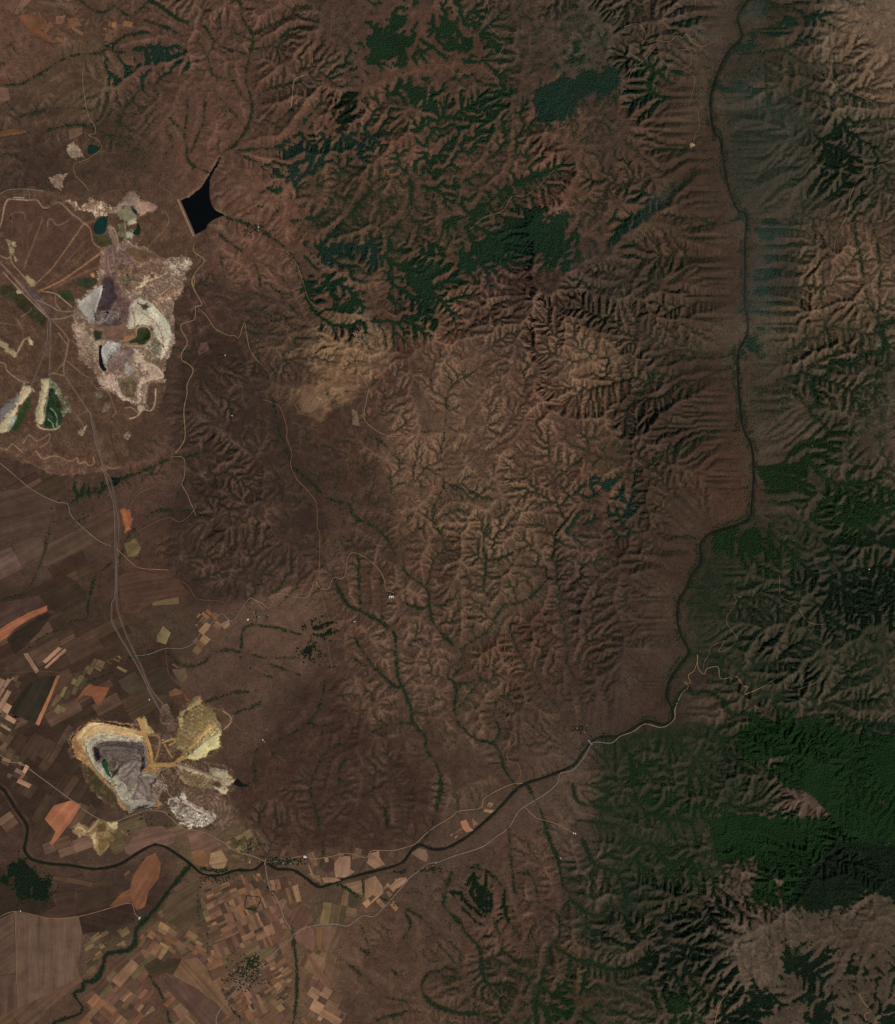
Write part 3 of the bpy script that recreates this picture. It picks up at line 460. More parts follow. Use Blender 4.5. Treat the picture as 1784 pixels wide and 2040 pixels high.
N_LAY = [
 ('reclaimed_ground','ground','P',N_OUT,0,(78,57,43),.02,8,.5,{'alt':(100,76,55)}),
 ('reclaimed_ground','ground','P',N1((20,430),(160,440),(420,470),(740,650),(840,830),(600,980),(300,1190),(200,1130),(60,900),(15,520)),0,(80,56,44),.05,14,.18,{'alt':(92,66,52)}),
 ('green_flank','ground','P',N1((0,1200),(100,1190),(250,1330),(420,1490),(390,1570),(300,1510),(100,1330),(0,1280)),0,(46,46,30),0,5,.7,{'alt':(70,58,36)}),
 ('green_flank','ground','P',N1((690,1140),(850,1105),(870,1180),(760,1235),(690,1195)),0,(46,48,30),0,5,.7,{}),
 ('green_flank','ground','P',N1((520,1260),(620,1235),(665,1330),(600,1350),(550,1310)),0,(42,50,29),0,5,.7,{}),
 ('green_flank','ground','P',N1((840,760),(960,760),(1030,830),(940,880),(860,830)),0,(62,58,34),0,3,.5,{}),
 ('scalloped_bank','heapD','P',N2((0,1180),(200,1200),(420,1210),(500,1350),(850,1430),(1150,1480),(1080,1535),(850,1525),(560,1590),(400,1540),(200,1400),(0,1330)),0,(86,63,48),.12,10,.6,{'alt':(112,85,63)}),
 ('dusty_ground','pitN','P',N1((900,860),(1100,800),(1300,860),(1480,960),(1660,930),(1700,1000),(1640,1160),(1660,1230),(1540,1340),(1600,1500),(1560,1750),(1480,1900),(1520,1990),(1450,2060),(1330,2070),(1300,2240),(1200,2260),(1080,2200),(900,2100),(820,1950),(700,1850),(640,1500),(680,1330),(860,1200)),0,(108,85,67),.02,14,.62,{'alt':(172,146,122)}),
 # pinkish strip and north heap
 ('pink_strip','heapE','P',N1((590,450),(650,430),(720,500),(800,430),(880,440),(950,485),(1000,500),(1080,470),(1060,540),(960,575),(850,600),(820,540),(700,525),(640,510)),0,(124,94,72),.1,7,.9,{'alt':(200,172,142)}),
 ('grey_crest','heapE','P',N1((1090,430),(1140,365),(1215,370),(1255,430),(1400,490),(1390,520),(1280,570),(1200,500),(1100,500),(1010,560),(985,545)),0,(140,116,98),.2,7,.6,{'alt':(104,80,62)}),
 ('pink_strip','heapE','P',N1((1190,510),(1280,450),(1400,490),(1290,560),(1240,600),(1225,560)),0,(156,122,100),.14,5,.7,{}),
 ('grey_lobe','pitN','P',N1((1040,560),(1110,490),(1170,500),(1220,590),(1215,640),(1140,665),(1100,610),(1060,620)),0,(124,116,88),.02,5,.5,{'alt':(90,84,58)}),
 ('chalky_lobe','pitN','P',N1((1125,630),(1200,600),(1215,640),(1150,668)),0,(172,158,126),.06,3,.3,{}),
 ('olive_ground','pitN','P',N1((1040,650),(1110,640),(1120,700),(1180,700),(1250,745),(1130,770),(1050,745)),0,(90,82,56),-.06,5,.7,{'alt':(120,112,84)}),
 ('chalky_lobe','pitN','P',N1((1115,720),(1180,730),(1180,765),(1130,770)),0,(178,166,138),-.02,3,.3,{}),
 ('grey_spoil','pitN','P',N1((960,670),(1000,680),(1045,790),(1040,850),(1000,830),(970,760)),0,(120,100,80),-.02,4,.5,{}),
 # big purple pit
 ('purple_spoil','pitN','P',N1((940,890),(1000,840),(1090,850),(1160,930),(1210,1050),(1060,1110),(1090,1260),(1165,1330),(1165,1480),(1060,1570),(960,1620),(820,1560),(860,1420),(900,1240),(930,1100)),0,(92,70,62),-.35,18,.55,{'alt':(134,108,94)}),
 ('brown_spoil','pitN','P',N1((1000,1010),(1120,980),(1250,990),(1330,940),(1450,1000),(1485,1100),(1350,1180),(1230,1240),(1060,1240),(1040,1120)),0,(92,70,55),-.1,10,.7,{'alt':(156,124,98)}),
 ('brown_spoil','pitN','P',N1((1110,860),(1300,880),(1450,960),(1330,940),(1250,1000),(1160,940)),0,(84,64,44),.0,6,.5,{}),
 ('dark_coal','pitN','P',N1((915,1130),(1000,1120),(1040,1310),(965,1425),(865,1430),(880,1300)),0,(62,49,50),-.5,9,.3,{'alt':(84,68,66)}),
 ('ash_fan','pitN','P',N1((690,1330),(760,1305),(900,1185),(922,1200),(905,1300),(860,1390),(850,1520),(790,1545),(740,1460),(700,1400)),0,(160,150,135),-.12,7,.4,{'alt':(112,102,90)}),
 ('ash_fan','pitN','L',N1((905,1205),(890,1290),(855,1390),(845,1500)),3,(182,174,160),None,2,.2,{}),
 ('ash_fan','pitN','L',N1((840,1480),(870,1450),(940,1430)),3,(112,98,90),None,2,.4,{}),
 ('small_heap','pitN','P',N1((1495,985),(1560,1000),(1600,990),(1630,940),(1660,950),(1690,960),(1695,990),(1655,1000),(1650,1110),(1600,1140),(1590,1090),(1540,1070),(1505,1030)),0,(120,90,74),.1,4,1.,{'alt':(206,176,148)}),
 ('small_heap','pitN','P',N1((1195,1225),(1260,1160),(1320,1095),(1345,1130),(1470,1100),(1330,1170),(1230,1230)),0,(140,112,82),.08,4,.7,{'alt':(204,180,142)}),
 ('small_heap','pitN','P',N1((1350,1340),(1440,1260),(1530,1185),(1640,1215),(1590,1260),(1500,1320),(1400,1380)),0,(118,90,68),.1,6,.7,{'alt':(184,154,124)}),
 ('purple_spoil','pitN','P',N1((830,1420),(960,1430),(1050,1400),(1060,1480),(1040,1560),(920,1560),(850,1540)),0,(88,72,66),-.3,5,.8,{'alt':(130,118,106)}),
 ('white_crescent','pitN','P',N1((1155,1365),(1250,1305),(1350,1360),(1430,1440),(1505,1520),(1535,1640),(1505,1740),(1440,1860),(1390,1830),(1420,1740),(1380,1650),(1350,1560),(1230,1545),(1170,1600),(1110,1600),(1150,1480)),0,(206,184,154),.12,12,.75,{'alt':(150,108,88)}),
 ('streak','pitN','L',N1((1000,890),(1020,1010),(1050,1120),(1090,1300)),2.2,(128,98,82),None,2,.5,{}),
 ('streak','pitN','L',N1((1050,900),(1080,1000),(1140,1120)),1.8,(112,84,72),None,2,.5,{}),
 ('streak','pitN','L',N1((960,930),(970,1040),(1000,1130)),2,(130,100,82),None,2,.5,{}),
 ('streak','pitN','L',N1((1100,940),(1180,1040),(1230,1120)),1.8,(126,98,76),None,2,.5,{}),
 ('streak','pitN','L',N1((1210,1230),(1290,1165),(1400,1130),(1480,1090)),2,(190,160,122),None,2,.5,{}),
 ('streak','pitN','L',N1((1260,1180),(1330,1110)),2.4,(196,176,140),None,2,.5,{}),
 ('streak','pitN','L',N1((1350,1345),(1440,1270),(1540,1195)),2,(170,138,104),None,2,.5,{}),
 ('streak','pitN','L',N1((1390,1370),(1500,1290),(1620,1225)),2,(150,118,88),None,2,.5,{}),
 ('streak','pitN','L',N1((1170,1420),(1200,1500),(1190,1590)),2.4,(146,108,88),None,2,.5,{}),
 ('streak','pitN','L',N1((1220,1350),(1330,1410),(1440,1520),(1470,1650)),2.6,(214,194,162),None,2,.5,{}),
 ('streak','pitN','L',N1((1260,1440),(1380,1520),(1440,1640),(1450,1740)),2,(150,112,90),None,2,.5,{}),
 ('streak','pitN','L',N1((1300,1330),(1400,1420),(1500,1560),(1510,1680)),2.2,(208,186,152),None,2,.5,{}),
 ('streak','pitN','L',N1((1060,1420),(1100,1560),(1080,1640)),2,(118,88,76),None,2,.5,{}),
 ('streak','pitN','L',N1((900,1440),(960,1430),(1040,1440),(1060,1500)),1.6,(140,126,112),None,2,.5,{}),
 ('streak','pitN','L',N1((960,1430),(930,1490)),1.6,(120,106,98),None,2,.5,{}),
 ('streak','pitN','L',N1((640,1560),(700,1660),(740,1760),(850,1800)),2.4,(150,124,98),None,2,.5,{}),
 ('streak','pitN','L',N1((1100,1080),(1200,1100),(1300,1060),(1420,1040)),1.8,(124,96,72),None,2,.5,{}),
 ('streak','pitN','L',N1((1150,930),(1260,960),(1340,1000)),1.8,(110,84,58),None,2,.5,{}),
 ('streak','pitN','L',N1((1060,1130),(1110,1160),(1160,1150)),5,(70,76,52),None,2,.5,{}),
 ('dark_knob','pitN','P',N1((1240,1375),(1290,1360),(1350,1390),(1300,1420)),0,(64,54,38),.1,4,.4,{}),
 ('grey_spoil','pitN','P',N2((640,190),(740,190),(770,260),(850,340),(930,360),(880,480),(850,520),(790,430),(720,350),(690,290)),0,(132,108,86),.05,8,.65,{'alt':(192,168,140)}),
 ('brown_spoil','pitN','P',N2((830,230),(1000,200),(1150,230),(1220,300),(1080,360),(960,340),(900,330)),0,(112,84,68),-.12,7,.5,{'alt':(90,70,54)}),
 ('dark_scrub','pitN','P',N2((820,285),(860,255),(910,275),(905,335),(850,345)),0,(38,40,24),-.1,4,.4,{}),
 ('orange_bench','pitN','P',N2((1090,350),(1110,300),(1210,290),(1200,335),(1120,370)),0,(150,104,72),-.05,3,.4,{}),
 ('green_hollow','pitN','P',N2((1215,240),(1300,220),(1350,250),(1345,330),(1275,385),(1170,375),(1130,360),(1210,320)),0,(42,50,26),-.3,7,.5,{'alt':(64,62,38)}),
 ('haul_road','pitN','L',N2((1060,355),(1150,340),(1210,310),(1215,250),(1280,220),(1340,260),(1340,340),(1280,400),(1100,385)),2,(160,128,92),None,2,.3,{}),
 ('olive_ground','pitN','P',N2((1290,390),(1390,310),(1450,380),(1420,490),(1350,470)),0,(96,88,66),-.02,7,.9,{'alt':(160,146,120)}),
 ('ash_lobe','pitN','P',N2((905,420),(965,350),(1040,355),(1075,405),(1030,450),(985,480),(965,540),(945,600),(915,540)),0,(164,156,145),-.18,6,.3,{'arc':(1000,440,14,.03),'z4':N2}),
 ('grey_spoil','pitN','P',N2((965,520),(1010,460),(1100,450),(1180,400),(1200,450),(1110,560),(1000,615),(950,605)),0,(112,92,82),-.12,6,.5,{'alt':(140,120,108)}),
 ('pink_heap','pitN','P',N2((1190,420),(1250,450),(1300,530),(1430,590),(1455,665),(1340,700),(1260,730),(1250,800),(1260,880),(1220,915),(1205,830),(1230,700),(1320,640),(1250,600),(1200,520)),0,(158,130,107),.1,6,.65,{'alt':(200,176,144)}),
 ('pink_heap','pitN','L',N2((1210,510),(1290,540),(1380,580),(1430,630),(1450,670),(1350,690),(1260,720)),5,(186,162,130),.14,3,.5,{'alt':(140,112,90)}),
 ('pink_heap','pitN','P',N2((850,680),(930,635),(1000,650),(1030,720),(1070,760),(1090,840),(1160,855),(1185,895),(1090,880),(1010,780),(900,760)),0,(158,126,106),.08,5,.65,{'alt':(206,178,152)}),
 ('olive_ground','pitN','P',N2((1060,690),(1180,670),(1220,720),(1200,860),(1120,850),(1070,780)),0,(84,70,48),-.04,4,.7,{'alt':(120,100,72)}),
 ('chalky_lobe','pitN','P',N2((1100,540),(1150,555),(1170,620),(1115,645)),0,(152,144,130),.02,3,.6,{}),
 ('haul_road','pitN','L',N2((1185,470),(1185,620),(1100,680)),1.8,(150,136,120),None,2,.2,{}),
 ('pink_heap','pitN','P',N2((1205,925),(1300,925),(1310,960),(1250,975)),0,(160,134,108),.04,3,.6,{}),
 ('haul_road','pitN','L',N2((1155,1045),(1220,1020),(1270,965),(1345,970),(1380,900),(1385,780)),2.4,(168,140,104),None,2,.2,{}),
 ('haul_road','pitN','L',N2((1110,950),(1170,945),(1225,990)),2.2,(140,104,78),None,2,.2,{}),
 ('small_heap','pitN','P',N2((1085,1195),(1140,1155),(1185,1210),(1130,1240)),0,(150,126,98),.05,3,.9,{'alt':(84,66,50)}),
 ('small_heap','pitN','P',N2((840,810),(900,800),(920,860),(870,870)),0,(130,112,88),.04,3,.9,{'alt':(64,60,40)}),
 ('small_heap','pitN','P',N2((930,890),(980,880),(990,950),(930,1000),(905,980)),0,(120,94,76),.04,3,.9,{'alt':(78,60,44)}),
 ('small_heap','pitN','P',N2((690,1150),(760,1115),(760,1150),(720,1200),(690,1170)),0,(140,120,88),.03,3,.8,{'alt':(78,60,44)}),
 # conveyor strips and heaps on the west side
 ('grey_flank','heapF','P',N2((80,880),(200,790),(230,810),(120,960),(30,1060),(-30,1080),(-30,1000)),0,(112,104,98),.06,4,.6,{'alt':(80,70,64)}),
 ('pale_top','heapF','P',N2((-60,1140),(30,1040),(130,940),(215,740),(275,750),(300,790),(170,930),(110,1080),(60,1170),(0,1165),(-60,1190)),0,(182,163,126),.2,5,.35,{'alt':(136,116,88)}),
 ('pale_edge','heapF','P',N2((80,1060),(150,1000),(170,1030),(110,1120),(70,1160)),0,(150,146,130),.1,3,.6,{}),
 ('green_flank','heapF','P',N2((250,850),(290,848),(262,950),(200,1080),(150,1150),(100,1160),(160,1010)),0,(38,58,28),.04,4,.5,{'alt':(60,66,36)}),
 ('green_flank','heapG','P',N2((440,770),(480,760),(530,860),(565,950),(550,1080),(520,1130),(400,1125),(380,1090),(410,900)),0,(24,44,25),.1,5,.6,{'alt':(62,72,48)}),
 ('dotted_flank','heapG','P',N2((470,690),(530,780),(640,930),(620,990),(560,1020),(560,940),(510,830),(470,760)),0,(86,82,58),.08,5,.9,{'alt':(134,128,100)}),
 ('dotted_flank','heapG','P',N2((420,690),(470,690),(480,760),(440,790),(425,900),(400,1080),(385,1060)),0,(136,134,108),.14,4,.8,{'alt':(64,84,52)}),
 ('pale_top','heapG','P',N2((375,690),(432,668),(430,760),(408,900),(388,1010),(385,1100),(345,1110),(320,1060),(325,980),(355,850),(365,760)),0,(184,166,128),.22,5,.3,{'alt':(150,128,90)}),
 ('rim_arc','heapG','L',N2((330,1100),(370,1130),(430,1140),(500,1135),(530,1110)),2.4,(158,146,108),.1,2,.4,{}),
 ('rim_arc','heapG','L',N2((450,950),(490,990),(510,1050),(505,1110)),2.2,(130,138,104),None,2,.7,{'alt':(30,58,32)}),
 ('rim_arc','heapG','L',N2((430,1050),(465,1080),(480,1125)),2.2,(130,138,104),None,2,.7,{'alt':(30,58,32)}),
 ('pale_top','heapF','P',N2((-30,300),(0,325),(60,380),(155,465),(130,497),(80,460),(0,395),(-40,370)),0,(164,140,102),.12,4,.4,{'alt':(130,104,78)}),
 ('haul_road','ground','L',N2((150,465),(190,390),(215,345),(265,320)),2.6,(150,122,88),None,2,.2,{}),
 ('small_heap','ground','P',N2((240,340),(265,310),(290,350),(295,385),(270,385)),0,(176,158,114),.08,3,.3,{}),
 ('small_heap','ground','P',N1((100,820),(130,815),(140,850),(115,855)),0,(168,150,112),.05,3,.3,{}),
 ('small_heap','ground','P',N1((60,795),(80,800),(110,850),(130,920),(160,980),(140,1000),(105,920),(75,860)),0,(142,126,90),.04,3,.5,{}),
 ('small_heap','ground','P',N1((230,1130),(250,1110),(330,1170),(300,1205),(265,1195)),0,(156,128,94),.03,2,.5,{}),
 ('small_heap','ground','P',N1((150,1240),(175,1235),(185,1262),(160,1270)),0,(168,150,110),.03,2,.2,{}),
 ('small_heap','ground','P',N1((795,1095),(830,1090),(850,1120),(830,1130)),0,(168,120,82),.02,2,.3,{}),
 ('small_heap','ground','P',N2((720,1200),(760,1150),(765,1110),(750,1115),(745,1160)),0,(172,156,122),.02,2,.2,{}),
 ('scallop','ground','L',N1((90,600),(110,560),(150,545),(200,550),(228,570),(225,600)),2.4,(112,82,64),.06,3,.3,{}),
 ('scallop','ground','L',N1((425,680),(430,620),(465,610),(500,660),(560,650),(620,610)),2.2,(122,94,72),.06,3,.4,{}),
 ('scallop','ground','L',N1((360,480),(400,520),(440,490),(480,460)),2.4,(130,92,68),.04,3,.4,{}),
 ('conveyor_track','ground','L',N1((310,1190),(450,1060),(600,860),(745,650)),2.2,(132,98,70),.03,3,.2,{}),
 ('conveyor_track','ground','L',N1((215,1050),(250,940),(290,850),(330,740),(380,610)),3.6,(104,74,58),.05,4,.3,{}),
 ('conveyor_track','ground','L',N1((340,1250),(540,1160),(760,1010),(930,885)),3.4,(146,102,74),.05,3,.2,{}),
 ('conveyor_track','ground','L',N1((480,1220),(690,1110),(800,1060),(870,1040),(890,1015)),5.5,(108,76,58),.06,4,.25,{}),
 ('conveyor_track','ground','L',N1((420,1190),(640,1030),(740,930),(840,840)),2.2,(100,70,53),.02,3,.3,{}),
 ('conveyor_track','ground','L',N1((590,990),(690,880),(790,780)),2.0,(102,72,55),.02,3,.3,{}),
 ('conveyor_track','ground','L',N1((110,740),(105,640),(108,570)),2.6,(94,66,52),.03,3,.3,{}),
 ('conveyor_track','ground','L',N1((250,900),(250,760),(300,620)),2.6,(94,66,52),.03,3,.3,{}),
 ('haul_road','ground','L',N1((-20,700),(10,650),(30,560),(50,470),(90,432),(250,440)),2.8,(150,122,96),None,2,.15,{}),
 ('haul_road','ground','L',N1((250,440),(330,440),(360,480),(410,510),(500,460),(560,480),(640,560),(700,600),(740,640),(800,690),(835,820),(930,885)),2.6,(130,102,78),None,2,.2,{}),
 ('haul_road','ground','L',N1((740,640),(850,630)),1.8,(112,88,62),None,2,.2,{}),
 ('haul_road','pitN','L',N1((960,680),(1010,690),(1050,800),(1042,900)),2.8,(140,116,88),None,2,.2,{}),
 ('haul_road','pitN','L',N1((1050,850),(1110,880),(1120,760),(1110,600),(1120,500)),2,(136,120,92),None,2,.2,{}),
 ('haul_road','ground','L',N1((1160,785),(1220,830),(1290,870),(1400,770),(1500,640),(1480,560),(1440,530)),1.8,(118,86,62),None,2,.2,{}),
 ('coal_yard','ground','P',N1((190,1190),(330,1240),(440,1420),(420,1480),(370,1400),(250,1290),(190,1230)),0,(82,64,58),.0,3,.4,{'alt':(110,90,80)}),
 ('haul_road','ground','L',N1((-30,960),(110,1110),(250,1270),(430,1480),(450,1560)),4.2,(112,90,74),.03,3,.2,{}),
 ('haul_road','ground','L',N1((30,1080),(120,1180),(200,1260),(290,1350),(430,1490)),2.4,(136,112,92),None,2,.2,{}),
 ('haul_road','ground','L',N1((330,1330),(450,1380),(520,1420),(600,1430),(700,1420)),2.6,(122,98,78),None,2,.2,{}),
 ('haul_road','ground','L',N1((450,1500),(560,1490),(700,1450),(780,1490)),2.6,(122,100,84),None,2,.2,{}),
 ('haul_road','ground','L',N1((380,1250),(490,1270),(560,1320),(640,1390)),2.4,(150,124,92),None,2,.3,{}),
 ('haul_road','ground','L',N1((490,1270),(500,1360),(540,1410)),2,(120,96,76),None,2,.3,{}),
 ('haul_road','ground','L',N1((0,930),(60,960),(95,940),(95,920),(110,1000),(180,1080),(240,1150)),2.2,(138,108,84),None,2,.2,{}),
 ('haul_road','ground','L',N2((0,195),(70,200),(165,210),(110,110)),1.8,(104,76,58),None,2,.2,{}),
 ('haul_road','ground','L',N2((150,150),(190,230),(210,330)),1.8,(110,82,60),None,2,.2,{}),
 ('haul_road','ground','L',N2((280,60),(265,90),(190,140)),1.6,(120,96,74),None,2,.2,{}),
 ('haul_road','ground','L',N2((470,170),(600,320),(605,380),(590,480),(570,560),(570,650)),3.4,(118,92,72),None,2,.2,{}),
 ('haul_road','ground','L',N2((520,280),(590,375)),1.8,(130,105,84),None,2,.2,{}),
 ('haul_road','ground','L',N2((-10,540),(50,560),(60,610),(120,665),(190,710),(260,725)),2.2,(134,106,82),None,2,.2,{}),
 ('haul_road','ground','L',N2((510,625),(520,600),(575,545)),1.8,(124,100,72),None,2,.2,{}),
 ('haul_road','ground','L',N2((440,655),(480,640),(560,660)),2,(134,112,80),None,2,.2,{}),
 ('haul_road','ground','L',N2((595,530),(740,650),(800,690),(860,775),(960,800),(1000,900),(1030,985),(1000,1030)),1.8,(120,92,68),None,2,.2,{}),
 ('haul_road','ground','L',N2((640,350),(740,450),(820,525)),1.8,(122,94,66),None,2,.2,{}),
 ('haul_road','ground','L',N2((650,985),(690,1025),(750,1115)),1.8,(112,84,64),None,2,.2,{}),
 ('haul_road','ground','L',N2((690,1020),(775,975)),1.6,(112,88,66),None,2,.2,{}),
 ('scallop','heapD','L',N2((0,1300),(60,1320),(110,1270),(140,1290),(200,1340)),2.4,(138,108,82),.1,4,.5,{}),
 ('scallop','heapD','L',N2((210,1260),(260,1190),(320,1240),(370,1230),(440,1180),(430,1250),(350,1300)),2.4,(134,100,76),.12,4,.5,{}),
 ('scallop','heapD','L',N2((320,1330),(380,1400),(450,1380),(520,1380),(590,1410),(640,1420),(690,1390)),2.4,(146,112,84),.1,4,.5,{}),
 ('scallop','heapD','L',N2((690,1390),(700,1440),(760,1430),(790,1460),(840,1440),(830,1390)),2.4,(146,112,84),.1,4,.5,{}),
 ('scallop','heapD','L',N2((930,1460),(1000,1490),(1060,1470),(1110,1480),(1150,1430),(1130,1340)),2.4,(128,94,70),.1,4,.5,{}),
 ('scallop','heapD','L',N2((760,1420),(770,1350),(790,1300)),2,(110,80,62),.06,4,.5,{}),
 ('dark_groove','ground','L',N2((985,1120),(1000,1250),(1050,1420)),1.6,(56,42,32),-.04,2,.2,{}),
]
# ------------------------------------------------------------------ height field: smooth relief, then stream erosion
RNG = np.random.default_rng(7)
GS = 2.0                                  # photo px between terrain vertices
PAD = 64
X0, Y0 = -PAD, -PAD
NX, NY = int((1784 + 2*PAD)/GS) + 1, int((2040 + 2*PAD)/GS) + 1
def lattice(nx, ny, step, seed):
    r = np.random.default_rng(seed)
    gx, gy = int(nx/step) + 3, int(ny/step) + 3
    g = r.random((gy, gx)).astype(np.float32)*2 - 1
    x = np.arange(nx)/step; y = np.arange(ny)/step
    ix = x.astype(int); iy = y.astype(int); fx = x - ix; fy = y - iy
    fx = fx*fx*fx*(fx*(fx*6 - 15) + 10); fy = fy*fy*fy*(fy*(fy*6 - 15) + 10)
    t = g[iy][:, ix]*(1 - fx) + g[iy][:, ix + 1]*fx
    b = g[iy + 1][:, ix]*(1 - fx) + g[iy + 1][:, ix + 1]*fx
    return (t*(1 - fy)[:, None] + b*fy[:, None]).astype(np.float32)
def fbm(nx, ny, step, octs, seed, gain=.5):
    out = np.zeros((ny, nx), np.float32); a = 1.; tot = 0
    for o in range(octs):
        if step < 1: break
        out += a*lattice(nx, ny, step, seed*31 + o); tot += a; a *= gain; step /= 2
    return out/tot*1.6
def seg_dist(xs, ys, pts, reach, extra=None):
    """distance (px) of each grid point to a polyline, reach at most; also the value interpolated from extra along it"""
    D = np.full((len(ys), len(xs)), reach, np.float32)
    V = np.zeros_like(D) if extra is not None else None
    for k in range(len(pts) - 1):
        (ax, ay), (bx, by) = pts[k], pts[k + 1]
        i0 = np.searchsorted(xs, min(ax, bx) - reach); i1 = np.searchsorted(xs, max(ax, bx) + reach)
        j0 = np.searchsorted(ys, min(ay, by) - reach); j1 = np.searchsorted(ys, max(ay, by) + reach)
        if i1 <= i0 or j1 <= j0: continue
        gx = xs[None, i0:i1]; gy = ys[j0:j1, None]
        L2 = (bx - ax)**2 + (by - ay)**2 + 1e-9
        t = np.clip(((gx - ax)*(bx - ax) + (gy - ay)*(by - ay))/L2, 0, 1)
        d = np.hypot(gx - ax - t*(bx - ax), gy - ay - t*(by - ay))
        s = D[j0:j1, i0:i1]; m = d < s
        if V is not None:
            v = V[j0:j1, i0:i1]; v[m] = (extra[k] + t*(extra[k + 1] - extra[k]))[m]
        s[m] = d[m]
    return (D, V) if extra is not None else D
def inside(xs, ys, poly):
    """boolean raster of a polygon on the grid xs, ys"""
    M = np.zeros((len(ys), len(xs)), bool)
    px = [p[0] for p in poly]; py = [p[1] for p in poly]
    i0, i1 = np.searchsorted(xs, [min(px), max(px)]); j0, j1 = np.searchsorted(ys, [min(py), max(py)])
    if i1 <= i0 or j1 <= j0: return M
    gx = xs[i0:i1][None]; gy = ys[j0:j1][:, None]
    c = np.zeros((j1 - j0, i1 - i0), bool)
    for k in range(len(poly)):
        (ax, ay), (bx, by) = poly[k - 1], poly[k]
        if ay == by: continue
        c ^= ((ay > gy) != (by > gy)) & (gx < (bx - ax)*(gy - ay)/(by - ay) + ax)
    M[j0:j1, i0:i1] = c
    return M
def sdist(xs, ys, poly, reach):
    d = seg_dist(xs, ys, list(poly) + [poly[0]], reach)
    return np.where(inside(xs, ys, poly), d, -d)
def smooth_line(pts, step=4., wob=0., seed=0):
    """Catmull-Rom through pts, resampled every step px"""
    P = np.array(pts, float); out = []
    Q = np.vstack([2*P[0] - P[1], P, 2*P[-1] - P[-2]])
    for k in range(len(P) - 1):
        p0, p1, p2, p3 = Q[k:k + 4]; n = max(1, int(np.hypot(*(p2 - p1))/step))
        t = (np.arange(n)/n)[:, None]
        out.append(.5*(2*p1 + (p2 - p0)*t + (2*p0 - 5*p1 + 4*p2 - p3)*t*t + (3*p1 - p0 - 3*p2 + p3)*t**3))
    out = np.vstack(out + [P[-1:]])
    if wob:
        r = np.random.default_rng(seed); n = len(out); w = np.zeros((n, 2))
        for f in (6, 13, 27):
            w += np.array([np.interp(np.arange(n), np.arange(0, n + f, f), r.normal(size=len(np.arange(0, n + f, f)))) for _ in (0, 1)]).T*(f/14)**.5
        w *= np.minimum(1, np.minimum(np.arange(n), np.arange(n)[::-1])/6)[:, None]
        out = out + w*wob
    return [tuple(p) for p in out]

